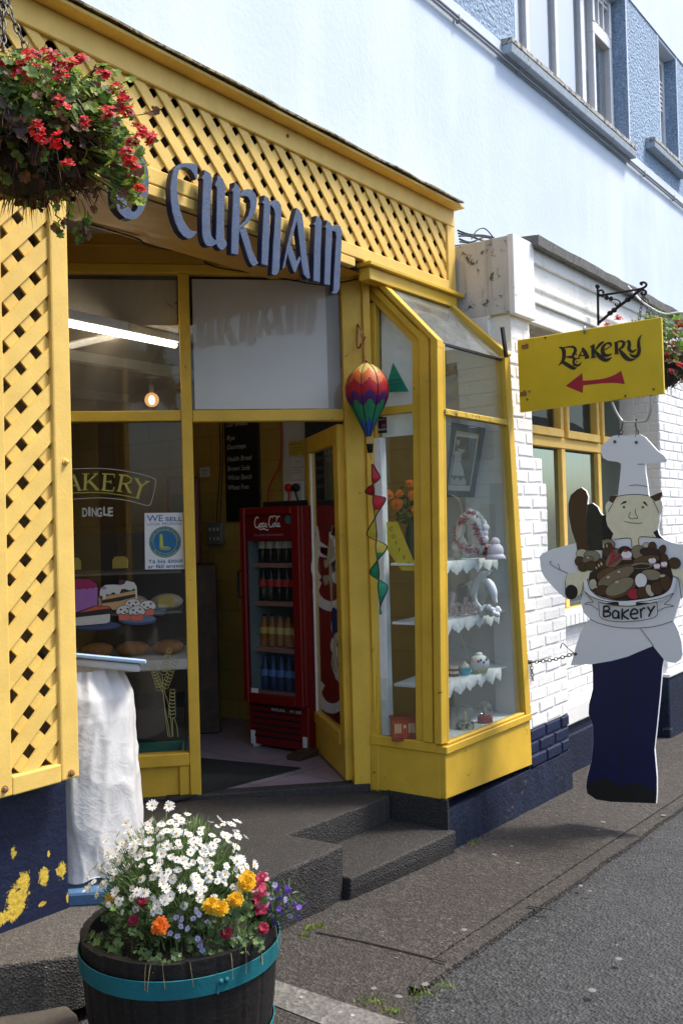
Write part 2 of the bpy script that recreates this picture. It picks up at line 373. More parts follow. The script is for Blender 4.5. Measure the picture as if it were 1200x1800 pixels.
def m_tile():
    m, nt, b = newmat('pink_floor_tiles'); co = objco(nt, (1, 1, 1), (0, 0, radians(8)))
    br = nd(nt, 'ShaderNodeTexBrick', i_Scale=1., offset=0.); br.inputs['Mortar Size'].default_value = .006
    br.inputs['Brick Width'].default_value = .33; br.inputs['Row Height'].default_value = .33
    br.inputs['Color1'].default_value = rgb((.33, .26, .30)); br.inputs['Color2'].default_value = rgb((.30, .24, .275)); br.inputs['Mortar'].default_value = rgb((.14, .11, .11))
    link(nt, co, br.inputs['Vector']); n = noise(nt, 6, 5, .6, co)
    c = mixc(nt, ramp(nt, n.outputs[0], [(.42, .35), (.7, 0.)]).outputs[0], br.outputs[0], (.27, .20, .22))
    link(nt, c, b.inputs['Base Color']); b.inputs['Roughness'].default_value = .35; bump(nt, b, br.outputs['Fac'], -.3, .004); return m
M['tile'] = m_tile()
def m_patchwall():
    'navy paint peeling to yellow in ragged patches near the foot of the wall'
    m, nt, b = newmat('peeling_navy_wall'); t = nd(nt, 'ShaderNodeNewGeometry'); pos = t.outputs['Position']
    fac = None; ns = noise(nt, 30, 9, .78, pos, .8)
    for (px, py, rx, rz) in PATCHES:
        q = onY(px, py, YBW)
        s = nd(nt, 'ShaderNodeVectorMath', operation='SUBTRACT'); link(nt, pos, s.inputs[0]); s.inputs[1].default_value = q
        d = nd(nt, 'ShaderNodeVectorMath', operation='MULTIPLY'); link(nt, s.outputs[0], d.inputs[0]); d.inputs[1].default_value = (1/rx, 0, 1/rz)
        l = nd(nt, 'ShaderNodeVectorMath', operation='LENGTH'); link(nt, d.outputs[0], l.inputs[0])
        if fac is None: fac = l.outputs['Value']
        else:
            mn = nd(nt, 'ShaderNodeMath', operation='MINIMUM'); link(nt, fac, mn.inputs[0]); link(nt, l.outputs['Value'], mn.inputs[1]); fac = mn.outputs[0]
    a = nd(nt, 'ShaderNodeMath', operation='MULTIPLY_ADD'); link(nt, ns.outputs[0], a.inputs[0]); a.inputs[1].default_value = 4.2; a.inputs[2].default_value = -2.05
    s2 = nd(nt, 'ShaderNodeMath', operation='ADD'); link(nt, fac, s2.inputs[0]); link(nt, a.outputs[0], s2.inputs[1])
    mask = ramp(nt, s2.outputs[0], [(.93, 1.), (.98, 0.)]).outputs[0]
    ny = noise(nt, 70, 3, .6, pos); yc = ramp(nt, ny.outputs[0], [(.3, (.42, .27, .03)), (.6, (.66, .47, .06))]).outputs[0]
    nn = noise(nt, 5, 4, .6, pos); nc = ramp(nt, nn.outputs[0], [(.3, (.003, .007, .026)), (.7, (.006, .012, .042))]).outputs[0]
    nf = noise(nt, 95, 3, .6, pos); nc = mixc(nt, ramp(nt, nf.outputs[0], [(.68, 0.), (.74, .5)]).outputs[0], nc, (.05, .07, .12))
    link(nt, mixc(nt, mask, nc, yc), b.inputs['Base Color']); b.inputs['Roughness'].default_value = .48
    nb = noise(nt, 45, 5, .6, pos); h = nd(nt, 'ShaderNodeMath', operation='SUBTRACT'); link(nt, nb.outputs[0], h.inputs[0]); link(nt, mask, h.inputs[1])
    bump(nt, b, h.outputs[0], .6, .008); return m
YBW = 2.90
PATCHES = [(28, 1585, .045, .055), (42, 1556, .028, .05), (12, 1612, .05, .03), (78, 1541, .022, .035), (108, 1532, .018, .032), (24, 1498, .014, .022), (86, 1502, .006, .014), (119, 1578, .006, .02), (76, 1588, .02, .008)]
M['peel'] = m_patchwall()
def m_rough():
    m, nt, b = newmat('blue_roughcast'); co = objco(nt)
    v = nd(nt, 'ShaderNodeTexVoronoi', i_Scale=42., feature='SMOOTH_F1'); link(nt, co, v.inputs['Vector']); n = noise(nt, 55, 4, .7, co)
    n2 = noise(nt, 2, 4, .6, co)
    c = ramp(nt, n.outputs[0], [(.33, (.20, .32, .50)), (.52, (.36, .50, .68)), (.66, (.66, .78, .92))]).outputs[0]
    c = mixc(nt, ramp(nt, n2.outputs[0], [(.4, .3), (.65, 0.)]).outputs[0], c, (.28, .38, .52))
    link(nt, c, b.inputs['Base Color']); b.inputs['Roughness'].default_value = .85
    mm = nd(nt, 'ShaderNodeMath', operation='ADD'); link(nt, v.outputs['Distance'], mm.inputs[0]); link(nt, n.outputs[0], mm.inputs[1])
    bump(nt, b, mm.outputs[0], 1., .03); return m
M['rough'] = m_rough()
# ================================================================== GROUND
def sheet(name, poly, dz, th, mat, lbl=None):
    mb = MB(); vs = [(x, y, gz(x)+dz) for x, y in poly]; lo = [(x, y, gz(x)+dz-th) for x, y in poly]; n = len(poly)
    a = sum(poly[i][0]*poly[(i+1) % n][1]-poly[(i+1) % n][0]*poly[i][1] for i in range(n))
    o = list(range(n)) if a > 0 else list(range(n))[::-1]
    fs = [tuple(o)]+[(o[(k+1) % n], o[k], n+o[k], n+o[(k+1) % n]) for k in range(n)]
    mb.add(vs+lo, fs); return struct(mb.build(name, mat))
rd = MB(); rd.add([(-70, -40, gz(-70)-.03), (110, -40, gz(110)-.03), (110, 40, gz(110)-.03), (-70, 40, gz(-70)-.03)], [(0, 1, 2, 3)])
struct(rd.build('road', M['road']))
rg = random.Random(3)
ky = lambda x: 1.885-.013*(x-3.1)
edge = [(x*.25, ky(x*.25)-.085+rg.uniform(-.008, .008)) for x in range(11, 70)]
sheet('pavement', [(-30, 6)]+[(-30, 1.05), (2.2, 1.40), (2.55, 1.62)]+[(2.80, 1.835)]+[(x, ky(x)+.004) for x in (3.1, 60)]+[(60, 6)], 0, .06, M['pave'])
sheet('kerb', [(2.83, ky(2.83)-.09)]+edge[1:]+[(60, ky(60)-.09), (60, ky(60)-.003), (2.83, ky(2.83)-.003)], -.004, .06, M['pave'])
a, b, c, d = onG(476, 1722), onG(712, 1800), onG(590, 1812), onG(440, 1752)
sheet('paving_strip', [(q[0], q[1]) for q in (a, b, c, d)], .004, .03, M['strip'])
cr = MB()    # open joints in the paving
def joint(pts, w):
    pl = [onG(*q, .005) for q in pts]
    for p, q in zip(pl, pl[1:]): cr.bar(p, q, w, .003)
joint([(556, 1638), (640, 1655), (728, 1676), (784, 1691)], .007); joint([(927, 1592), (968, 1598)], .012)
struct(cr.build('paving_joint', M['lattice_back']))

def zplat(x): return .30-.025*(x-2.0)
P1 = onZ(603, 1483, .268); P2 = onZ(505, 1465, .268); P3 = onZ(676, 1396, .25)
rg = random.Random(5)
fe = [(1.2, 2.95), (1.60, 2.80), (1.774, 2.685), (1.88, 2.60), (1.97, 2.545), (2.15, 2.51)]+[(2.3+.15*k, 2.50+rg.uniform(-.006, .006)) for k in range(7)]+[(P1[0], P1[1])]
top = fe+[(P2[0], P2[1]), (P2[0]+.4, P2[1]-.01), (P3[0]+.2, P2[1]-.02), (P3[0]+.2, 5.2), (1.2, 5.2)]
from mathutils import noise as mnoise_, Vector as V3_
def noise1(x): return mnoise_.noise(V3_((x, .37, 1.9)))
def slabof(name, poly, zf, z0, mat, inset=.012):
    rr = random.Random(len(name)); q_ = []
    for i, a_ in enumerate(poly):
        b_ = poly[(i+1) % len(poly)]; L_ = math.hypot(b_[0]-a_[0], b_[1]-a_[1]); fr_ = max(a_[1], b_[1]) < 3.0 and L_ > .05; m_ = max(1, int(L_/.035)) if fr_ else 1
        for k_ in range(m_): q_.append((a_[0]+(b_[0]-a_[0])*k_/m_+(0), a_[1]+(b_[1]-a_[1])*k_/m_+(.006*noise1(a_[0]*9+k_*.31) if k_ else 0)))
    poly = q_; zj = [.004*noise1(p_[0]*14+p_[1]*5)-.002 for p_ in poly]
    mb = MB(); n = len(poly); cx = sum(p[0] for p in poly)/n; cy = sum(p[1] for p in poly)/n
    vs = [(x, y, zf(x)+j_) for (x, y), j_ in zip(poly, zj)]+[(x, y+.004*noise1(x*21+3), zf(x)-.05+2*j_) for (x, y), j_ in zip(poly, zj)]+[(x, y+.012, z0(x)) for x, y in poly]
    a = sum(poly[i][0]*poly[(i+1) % n][1]-poly[(i+1) % n][0]*poly[i][1] for i in range(n)); o = list(range(n)) if a > 0 else list(range(n))[::-1]
    fs = [tuple(o)]
    for L in (0, n): fs += [(L+o[(k+1) % n], L+o[k], L+n+o[k], L+n+o[(k+1) % n]) for k in range(n)]
    mb.add(vs, fs); o = mb.build(name, mat, bevel=.009, seg=2); return struct(o)
LX = 2.62
slabof('entrance_platform', [p for p in top if p[0] >= LX and p[0] < 4.3][:0]+[(LX, 2.5)]+[p for p in fe if p[0] > LX]+[(P2[0], P2[1]), (P2[0]+.4, P2[1]-.01), (4.15, P2[1]-.02), (4.15, 2.965), (LX, 4.495)], zplat, lambda x: gz(x)-.02, M['step'])
slabof('side_platform', [p for p in fe if p[0] < LX-.004]+[(LX-.004, 2.5), (LX-.004, 4.49), (1.2, 4.6)], zplat, lambda x: .12, M['ledge'])
T1, T2 = onZ(606, 1546, .125), onZ(786, 1471, .115)
slabof('lower_step', [(P1[0]+.004, 2.478), (3.7, 2.45), (4.195, 2.425), (4.195, P2[1]+.06), (P2[0]+.02, P2[1]+.06), (P1[0]+.004, P1[1])], lambda x: .125-.012*(x-3.35), lambda x: gz(x)-.02, M['step'])
bs = MB(); bs.wbox(4.176, 4.19, 2.46, P2[1]+.02, gz(4.2)-.02, .262); bs.build('step_riser', M['step'])
struct(bpy.data.objects['step_riser'])
# natural stone tread at the left
st = MB(); rg = random.Random(11); pl = []
for q in [(-60, 1712), (30, 1704), (70, 1712), (97, 1728), (103, 1748), (116, 1760), (136, 1778), (141, 1800), (150, 1850), (-80, 1860)]: pl.append(onZ(*q, .14))
n = len(pl); cx = sum(p[0] for p in pl)/n; cy = sum(p[1] for p in pl)/n
st.add([(p[0], p[1], .14) for p in pl]+[(p[0]+.012*(p[0]-cx), p[1]+.012*(p[1]-cy), .0) for p in pl], [tuple(range(n))[::-1]]+[(k, (k+1) % n, n+(k+1) % n, n+k) for k in range(n)])
so = st.build('stone_step', M['slab'], bevel=.02, seg=3); struct(so)
me = so.data
# ================================================================== PALE BLUE HOUSE ABOVE
YW = 3.02
FH = FY(YW)
house = thing('pale_blue_house', (7, YW, 3), 'pale blue rendered house wall with white windows rising above the yellow shop front', 'building')
zp = FH.uv(1000, 0)[1]
ZB = FH.uv(763, 0)[1]             # height of the wire along the string course
zr = FH.uv(865, 62)[1]            # foot of the roughcast
zs = FH.uv(1110, 265)[1]
mb = MB(); mb.box(FH, -3, 30, 3.02, ZB-.005, -.25, 0); mb.build('wall', M['pale_blue'], house)
mb = MB(); mb.box(FH, -3, 30, ZB-.003, zr, -.25, .012); mb.build('string_course', M['band_white'], house, bevel=.004)
w1 = (FH.uv(905, 20)[0], FH.uv(1104, 230)[0]); w2 = (FH.uv(1158, 160)[0], FH.uv(1192, 300)[0])
zh = FH.uv(1150, 56)[1]; zs1 = FH.uv(905, 85)[1]-.05
zs2 = FH.uv(1152, 262)[1]
mb = MB()
for u0, u1, v0, v1 in ((-3, w1[0], zr+.002, zh), (w1[0]+.002, w1[1]-.002, zr+.002, zs1-.03), (w1[1], w2[0], zr+.002, zh), (w2[0]+.002, w2[1]-.002, zr+.002, zs2-.02), (w2[1], 30, zr+.002, zh)):
    mb.box(FH, u0, u1, v0, v1, -.25, .002)
mb.build('roughcast_wall', M['rough'], house)
mb = MB(); mb.box(FH, -3, 30, zh+.002, zh+3, -.25, .012); mb.build('upper_wall', M['band_white'], house)
mb = MB()   # smooth reveals
for w in (w1, w2):
    z0 = zs1 if w is w1 else zs2
    mb.box(FH, w[1]+.001, w[1]+.03, z0-.02, zh-.002, -.30, .006); mb.box(FH, w[0]-.03, w[0]-.001, z0-.02, zh-.002, -.30, .006)
    mb.box(FH, w[0]+.002, w[1]-.002, zh-.03, zh-.004, -.30, -.001)
mb.build('reveal', M['pale_blue'], house, bevel=.004)
def hwin(w, z0, z1, plane, mull, label):
    fr = FH.off(plane); f = MB(); t = .03
    f.box(fr, w[0], w[0]+.05, z0, z1, -.05, t); f.box(fr, w[1]-.06, w[1], z0, z1, -.05, t)
    f.box(fr, w[0]+.05, w[1]-.06, z0, z0+.06, -.05, t-.002); f.box(fr, w[0]+.05, w[1]-.06, z1-.06, z1, -.05, t-.002)
    for m, h in mull: f.box(fr, m-h, m+h, z0+.06, z1-.06, -.05, t-.004)
    o = f.build('window', M['white_frame'], house, bevel=.005); return o, fr
z1 = zh-.03
PW = FH.off(-.16)
mu = [(PW.uv(922, 60)[0], .03), (PW.uv(974, 100)[0], .03), (PW.uv(1021, 130)[0], .045)]
wo, fr = hwin(w1, zs1, z1, -.16, mu, '')
g = MB(); g.box(fr, w1[0]+.05, w1[1]-.06, zs1+.05, z1-.06, -.012, -.008); g.build('pane', M['glass_win'], wo)
cu = MB(); cu.box(fr, w1[0]+.02, PW.uv(1030, 100)[0], zs1+.02, z1, -.075, -.07); cu.build('sky_reflection_sheet', M['white_sheet'], wo)  # white sheet added in place of bright sky reflected in the panes
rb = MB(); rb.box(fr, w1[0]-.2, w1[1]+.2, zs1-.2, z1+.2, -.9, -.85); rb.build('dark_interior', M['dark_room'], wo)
sa = MB()   # the casement with its small-paned fanlight
x0, x1 = PW.uv(1034, 100)[0], w1[1]-.065; zt = PW.uv(1050, 66)[1]
sa.box(fr, x0, x1, zt-.05, zt+.05, -.02, .045)
sa.box(fr, x0, x0+.05, zs1+.06, zt-.05, -.02, .045); sa.box(fr, x1-.05, x1, zs1+.06, zt-.05, -.02, .045); sa.box(fr, x0+.05, x1-.05, zs1+.06, zs1+.11, -.02, .043)
sa.build('casement', M['white_frame'], wo, bevel=.004); sa = MB()
sa.box(fr, x0, x0+.05, zt+.051, z1-.06, -.02, .05); sa.box(fr, x1-.05, x1, zt+.05, z1-.06, -.02, .05)
for k in (1, 2): q = x0+.05+(x1-x0-.1)*k/3; gb_ = MB(); gb_.box(fr, q-.012, q+.012, zt+.076, z1-.076, -.02, .04); gb_.build('glazing_bar', M['white_frame'], wo)
for k in (1, 2, 3): q = zt+.05+.27*k; gb_ = MB(); gb_.box(fr, x0+.051, x1-.051, q-.012, q+.012, -.018, .036); gb_.build('glazing_bar', M['white_frame'], wo)
sa.box(fr, x0+.051, x1-.051, zt+.0505, zt+.075, -.02, .036); sa.box(fr, x0+.051, x1-.051, z1-.075, z1-.061, -.02, .036); sa.build('fanlight', M['white_frame'], wo)
wo2, fr2 = hwin(w2, zs2, z1, -.15, [], '')
g = MB(); g.box(fr2, w2[0]+.05, w2[1]-.06, zs2+.05, z1-.06, -.012, -.008); g.build('pane', M['glass_win'], wo2)
lv = MB()
for k in range(7): lv.box(fr2, w2[0]+.06, w2[1]-.07, zs2+.62+k*.05, zs2+.637+k*.05, .0, .03)
lv.build('louvre', M['white_frame'], wo2)
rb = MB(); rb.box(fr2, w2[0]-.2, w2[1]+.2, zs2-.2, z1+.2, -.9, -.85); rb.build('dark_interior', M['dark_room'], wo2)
def sill(u0, u1, zt, th, pr, par):
    s = MB(); P = FH.p; zm = zt-.055
    s.hexa([P(u0, zt-th, pr-.012), P(u1, zt-th, pr-.012), P(u1, zt-th, -.13), P(u0, zt-th, -.13), P(u0, zm, pr-.004), P(u1, zm, pr-.004), P(u1, zm, -.13), P(u0, zm, -.13)])
    o = s.build('window_sill', M['sill_stone'], par, bevel=.008, seg=2)
    t = MB(); t.hexa([P(u0, zm+.0005, pr), P(u1, zm+.0005, pr), P(u1, zm+.0005, -.13), P(u0, zm+.0005, -.13), P(u0, zt-.012, pr-.002), P(u1, zt-.012, pr-.002), P(u1, zt+.01, -.13), P(u0, zt+.01, -.13)])
    t.build('lichen_crust', M['sill_top'], o, bevel=.006, seg=2)
FS = FY(YW-.10)
a, b = FS.uv(901, 96), FS.uv(1120, 283); c = FS.uv(901, 86)
sill(a[0], b[0], zs1+.02, .12, .10, house)
a = FS.uv(1152, 268)
sill(a[0], a[0]+1.1, zs2+.015, .11, .10, house)
pp = MB()
for dz, r in ((-.012, .011), (-.036, .008)): pp.tube([FH.p(x*.5+rg.uniform(-.01, .01), ZB+dz+rg.uniform(-.003, .003), .028) for x in range(-4, 44)], r, 6)
for x in range(-2, 20): pp.box(FH, x*.9+.1, x*.9+.118, ZB-.05, ZB+.004, .012, .042)
pp.build('cable_run', M['grey_cable'], house, True)

# ================================================================== LATTICE CANOPY FASCIA
YF = 2.80
FF = FY(YF)
RL = random.Random(12)
def lattice(mb, fr, u0, u1, v0, v1, P, hole, w, sgn, nf, nb, th):
    'two layers of diagonal slats; sgn=+1: the front layer leans like a slash'
    for layer, s in ((0, sgn), (1, -sgn)):
        n0 = nf if layer == 0 else nb; c0 = hole[0]-s*hole[1]+P/2
        ks = [int((q-c0)/P) for q in (u0-max(s*v0, s*v1), u1-min(s*v0, s*v1))]
        for k in range(ks[0]-2, ks[1]+3):
            c = c0+k*P+RL.uniform(-.0035, .0035); h = w*S2*RL.uniform(.95, 1.05)
            poly = [(u0, v0), (u1, v0), (u1, v1), (u0, v1)]
            poly = clip(poly, 1, -s, c+h)
            if len(poly) > 2: poly = clip(poly, -1, s, -(c-h))
            if len(poly) > 2: mb.prism(fr, poly, n0-th, n0)
fas = thing('lattice_fascia', (3.6, YF, 3.0), 'long pale yellow timber fascia of diagonal lattice over the bakery front', 'shop fascia')
zl0, zl1, ztop = 3.09, 3.428, 3.526
XE = FF.uv(800, 440)[0]; XS = FF.uv(788, 470)[0]
lt = MB(); lattice(lt, FF, -2.8, XS+.02, zl0-.02, zl1+.02, .1215, (3.974, 3.404), .049, -1, -.012, -.0215, .009); lt.build('lattice', M['yelp'], fas, bevel=.0015)
t = MB(); t.box(FF, -2.8, XE, zl1, ztop, -.035, 0); t.build('top_rail', M['yelp'], fas, bevel=.004)
t = MB(); t.box(FF, XS, XE, zl0-.066, zl1-.001, -.035, -.001); t.build('end_stile', M['yelp'], fas, bevel=.004)
t = MB(); t.box(FF, -2.8, XS-.001, 3.026, zl0, -.035, .003); t.build('bottom_rail', M['yelp'], fas, bevel=.004)
t = MB(); t.box(FF, -2.8, 3.98, 2.975, 3.020, -.035, .006); t.build('lower_batten', M['yelp'], fas, bevel=.004)
t = MB(); t.box(FF, -2.8, 3.98, 3.018, 3.028, -.03, -.004); t.box(FF, -2.8, XE-.02, 3.0, 3.55, -.12, -.10); t.build('backing_board', M['lattice_back'], fas)  # near-black board and strip paint in the shadowed hollow behind the lattice
t = MB(); t.box(FF, -2.8, XE+.005, ztop+.001, ztop+.018, -.04, .068); t.build('cornice', M['yelp'], fas, bevel=.003)
cp = MB(); xs = [-2.8+.12*k for k in range(66)]; rg = random.Random(9); vs = []
for i, x in enumerate(xs):
    x = min(x, XE+.03); lift = .0; d = rg.uniform(-.006, .006)
    vs += [(x, YF-.085+d, ztop+.019+rg.uniform(0, .004)), (x, YF-.085+d, ztop+.030), (x, YW+.01, ztop+.12), (x, YW+.01, ztop+.10)]
nx = len(xs)
fs = []
for i in range(nx-1):
    for k in range(4): l = (k+1) % 4; fs.append((4*i+k, 4*i+l, 4*i+4+l, 4*i+4+k))
fs += [(0, 3, 2, 1), (4*nx-4, 4*nx-3, 4*nx-2, 4*nx-1)]
cp.add(vs, [f[::-1] for f in fs]); cp.build('roof_flashing', M['lichen'], fas)
for q in ((505, 239), (560, 445), (692, 500), (787, 510)):
    u, v = FF.uv(*q); t = MB(); t.ball(FF.p(u, v, .003), .009, seg=8, rings=5); t.build('bolt_head', M['rust'], fas, True)
# end return of the canopy, seen as a dark slot beside the white box
t = MB(); t.wbox(XE-.03, XE-.002, YF+.036, YW-.005, 3.03, 3.50); t.build('end_board', M['yelp'], fas)

# ================================================================== LATTICE SIDE PANEL AND LOW WALL
pan = thing('lattice_screen', (2.0, YF, .78), 'tall pale yellow lattice panel in a heavy frame left of the bakery entrance', 'lattice panel')
zb0, zb1 = .782, FF.uv(108, 1343)[1]
ul = FF.uv(16, 1100)[0]; ur = FF.uv(103, 1100)[0]; upo = 2.192
t = MB(); lattice(t, FF, ul-.01, ur+.02, zb1-.02, 3.0, .131, (2.064, 2.160), .0535, 1, -.012, -.0225, .010); t.build('lattice', M['yelp'], pan, bevel=.0015)
t = MB(); t.box(FF, ul-.13, ul, zb0+.002, 2.97, -.05, .002); t.build('stile', M['yelp'], pan, bevel=.005, seg=2)
t = MB(); t.box(FF, ur, upo, zb0+.001, 2.974, -.05, .0); t.build('post', M['yelp'], pan, bevel=.007, seg=2)
t = MB(); t.box(FF, ul+.001, ur-.001, zb0, zb1, -.05, .001); t.build('bottom_rail', M['yelp'], pan, bevel=.005, seg=2)
t = MB(); lattice(t, FF, -2.8, ul-.14, zb1-.02, 3.0, .131, (2.064, 2.160), .0535, 1, -.012, -.0225, .010); t.box(FF, -2.8, ul-.131, zb0, zb1, -.05, .001); t.build('lattice', M['yelp'], pan)
t = MB(); t.box(FF, -2.8, upo-.03, zb1-.05, 2.97, -.095, -.085); t.build('backing_board', M['lattice_back2'], pan)
for q in ((125, 1359), (8, 1387), (115, 812)):
    u, v = FF.uv(*q); t = MB(); t.lathe(FF.p(u, v, 0), [(.013, 0), (.013, .004), (.0085, .005), (.0085, .013), (.004, .016)], 8, ax=(FF.u, FF.v, FF.n)); t.build('bolt', M['rust'] if q[0] != 115 else M['yelp'], pan, True, auto=40)
FB = FY(YBW)
ue = FB.uv(122, 1580)[0]
lw = MB(); lw.box(FB, -2.9, ue, .0, .86, -.14, 0); lw.box(FB, -2.9, ue-.04, .86, 2.97, -.14, -.03)
lw = lw.build('low_wall', M['peel'], None, bevel=.006, seg=2)
tag(lw, 'low navy blue wall under the lattice panel, paint peeling to yellow near its foot', 'wall')

# ================================================================== WHITE PAINTED BRICK FRONT
def bricks(mb, fr, inside, u0, u1, v0, v1, L=.225, H=.0765, seed=1, j=.009, n=0.):
    rg = random.Random(seed); r = 0; v = v0
    while v < v1-.01:
        u = u0-(L/2 if r % 2 else 0)
        while u < u1:
            a0, a1 = max(u0, u+j/2), min(u1, u+L-j/2)
            if a1-a0 > .02 and inside((a0+a1)/2, v+H/2):
                d = n+rg.uniform(-.002, .002); b0, b1 = v+j/2, v+H-j/2; c = .004; e = [rg.uniform(-.0025, .0025) for _ in range(8)]
                P = fr.p
                mb.add([P(a0, b0, n-.014), P(a1, b0, n-.014), P(a1, b1, n-.014), P(a0, b1, n-.014), P(a0+c+e[0], b0+c+e[1], d), P(a1-c+e[2], b0+c+e[3], d), P(a1-c+e[4], b1-c+e[5], d), P(a0+c+e[6], b1-c+e[7], d)],
                       [(4, 5, 6, 7), (0, 1, 5, 4), (1, 2, 6, 5), (2, 3, 7, 6), (3, 0, 4, 7)])
            u += L
        v += H; r += 1
    return mb
YP = 2.474
FP = FY(YP)
bw = thing('white_brick_front', (5.9, YP, 0), 'white painted brick shop front with navy plinth and yellow window beyond the bay', 'building')
# nearer pilaster, its right side stepping out towards the foot
def prx(z):
    for px, y0 in ((938, 814), (954, 842), (964, 980)):
        if z > FP.uv(px, y0)[1]: return FP.uv(px, y0-20)[0]
    return FP.uv(997, 1150)[0]
zn = FP.uv(935, 1282)[1]     # navy starts here
XP1 = FP.uv(997, 1150)[0]
mb = MB(); bricks(mb, FP, lambda u, v: u < prx(v)+.1, 4.88, XP1, zn, 2.62, seed=2)
# trim bricks to the stepped edge
b2 = MB(); rg = random.Random(8)
lft = lambda z: 5.215-.066*z if z < 2.6 else 5.10
v = zn; r = 0
while v < 2.90:
    xr = min(prx(v+.04), XP1); row = []; u = xr; first = .215 if r % 2 else .105
    while u > 4.86:
        L = first if not row else .215; row.append((max(4.86, u-L), u-.009)); u -= L+.006
    for a0, a1 in row:
        a0 = max(a0, lft(v))
        if a1-a0 < .02: continue
        d = rg.uniform(-.0035, .0035); c = .007; b0, b1 = v+.003, v+.0735; e = [rg.uniform(-.005, .005) for _ in range(8)]; P = FP.p
        b2.add([P(a0, b0, -.012), P(a1, b0, -.012), P(a1, b1, -.012), P(a0, b1, -.012), P(a0+c+e[0], b0+c+e[1], d), P(a1-c+e[2], b0+c+e[3], d), P(a1-c+e[4], b1-c+e[5], d), P(a0+c+e[6], b1-c+e[7], d)],
               [(4, 5, 6, 7), (0, 1, 5, 4), (1, 2, 6, 5), (2, 3, 7, 6), (3, 0, 4, 7)])
    b2.box(FP, lft(v)-.012, xr-.006, v, v+.0766, -.34, -.0045)
    v += .0766; r += 1
b2.build('brick_pilaster', M['white_brick'], bw, bevel=.0025)
nv = MB(); v = zn; r = 0; zt3 = zn-.0766*3.0
while r < 3:
    v = zn-.0766*(r+1); u = XP1; k = 0
    while u > 5.2:
        L = (.215 if r % 2 else .12) if k == 0 else .215; a0, a1 = max(5.18, u-L), u-.009; b0, b1 = v+.004, v+.0725; c = .007; P = FP.p; d = rg.uniform(-.003, .003)
        nv.add([P(a0, b0, -.012), P(a1, b0, -.012), P(a1, b1, -.012), P(a0, b1, -.012), P(a0+c, b0+c, d), P(a1-c, b0+c, d), P(a1-c, b1-c, d), P(a0+c, b1-c, d)], [(4, 5, 6, 7), (0, 1, 5, 4), (1, 2, 6, 5), (2, 3, 7, 6), (3, 0, 4, 7)])
        u -= L+.006; k += 1
    nv.box(FP, 5.17, XP1-.006, v, v+.0766, -.34, -.0105); r += 1
nv.build('navy_brick_course', M['navy'], bw, bevel=.0025)
pl = MB()
N = 26; vs = []
rg = random.Random(21)
for i in range(N+1):
    x = 4.19+(XP1-4.19)*i/N
    vs += [(x, YP-.012+rg.uniform(-.003, .003), gz(x)-.03), (x, YP-.006+rg.uniform(-.004, .004), (gz(x)+.12)), (x, YP-.002+rg.uniform(-.003, .003), min(zn-.0766*3, .262-.045*(x-4.19) if x < 5.17 else zn-.2298+rg.uniform(-.01, .0))), (x, YP+.1, min(zn-.0766*3, .262-.045*(x-4.19) if x < 5.17 else zn-.2298))]
pl.add(vs, [(4*i+k, 4*i+4+k, 4*i+5+k, 4*i+1+k) for i in range(N) for k in range(3)])
pl.build('plinth', M['navy_worn'], bw)
# panel wall under the window, set back
YQ = 2.66
FQ = FY(YQ); XR1 = FY(YP).uv(1166, 1000)[0]; XQ1 = XR1
zsill = FQ.uv(1002, 1074)[1]; zlow = FQ.uv(1010, 1232)[1]
mb = MB(); bricks(mb, FQ, lambda u, v: True, XP1-.25, XQ1+.1, zlow, zsill-.09, seed=4); mb.box(FQ, XP1-.3, XQ1+.1, zlow, zsill-.05, -.3, -.0045)
mb.build('brick_panel', M['white_brick'], bw, bevel=.0025)
mb = MB(); rg = random.Random(2)
u = 5.45
while u < XQ1: mb.box(FQ, u, u+.066, zsill-.088, zsill-.004, -.1, .058+rg.uniform(-.003, .003)); u += .0745
mb.build('brick_sill', M['white_brick'], bw, bevel=.006)
mb = MB(); mb.box(FQ, XP1-.25, XQ1+.1, zlow-.13, zlow-.001, -.3, .045); mb.build('ledge', M['white_board'], bw, bevel=.01, seg=2)
mb = MB(); mb.box(FQ, XP1-.25, XQ1+.1, -.4, zlow-.131, -.3, .02); mb.box(FQ, XP1-.25, XQ1+.1, -.4, zlow-.20, -.3, .03); mb.build('lower_plinth', M['navy_worn'], bw, bevel=.012, seg=2)
# further pilaster with stepped near side
FR2 = FX(0)
mb = MB()
def far_left(z):
    q = [(1158, 640), (1166, 820), (1175, 860)]
    return XR1
bricks(mb, FP, lambda u, v: True, XR1, XR1+1.2, -.02, 2.9, seed=6); mb.box(FP, XR1+.004, XR1+1.2, -.3, 2.9, -.5, -.0045)
mb.build('far_pilaster', M['white_brick'], bw, bevel=.0025)
FRt = FX(XR1)   # return face of the far pilaster
mb = MB()
zst = FRt.uv(1180, 868)[1]
bricks(mb, FRt, lambda u, v: True, -YP-.42, -YP-.006, -.02, 2.9, seed=7)
mb.build('pilaster_return', M['white_brick'], bw, bevel=.0025)
zfp = FP.uv(1180, 1180)[1]
mb = MB(); mb.box(FP, XR1-.03, 30, -1.2, zfp-.031, -.29, .018); mb.build('far_plinth', M['navy_worn'], bw, bevel=.01)
mb = MB(); mb.box(FP, XR1-.035, 30, zfp-.03, zfp, -.29, .03); mb.build('far_ledge', M['white_board'], bw, bevel=.006)
mb = MB(); mb.box(FY(2.62), XR1+1.19, 30, -1.2, 2.95, -.3, 0); mb.build('far_wall', M['white_brick'], bw)
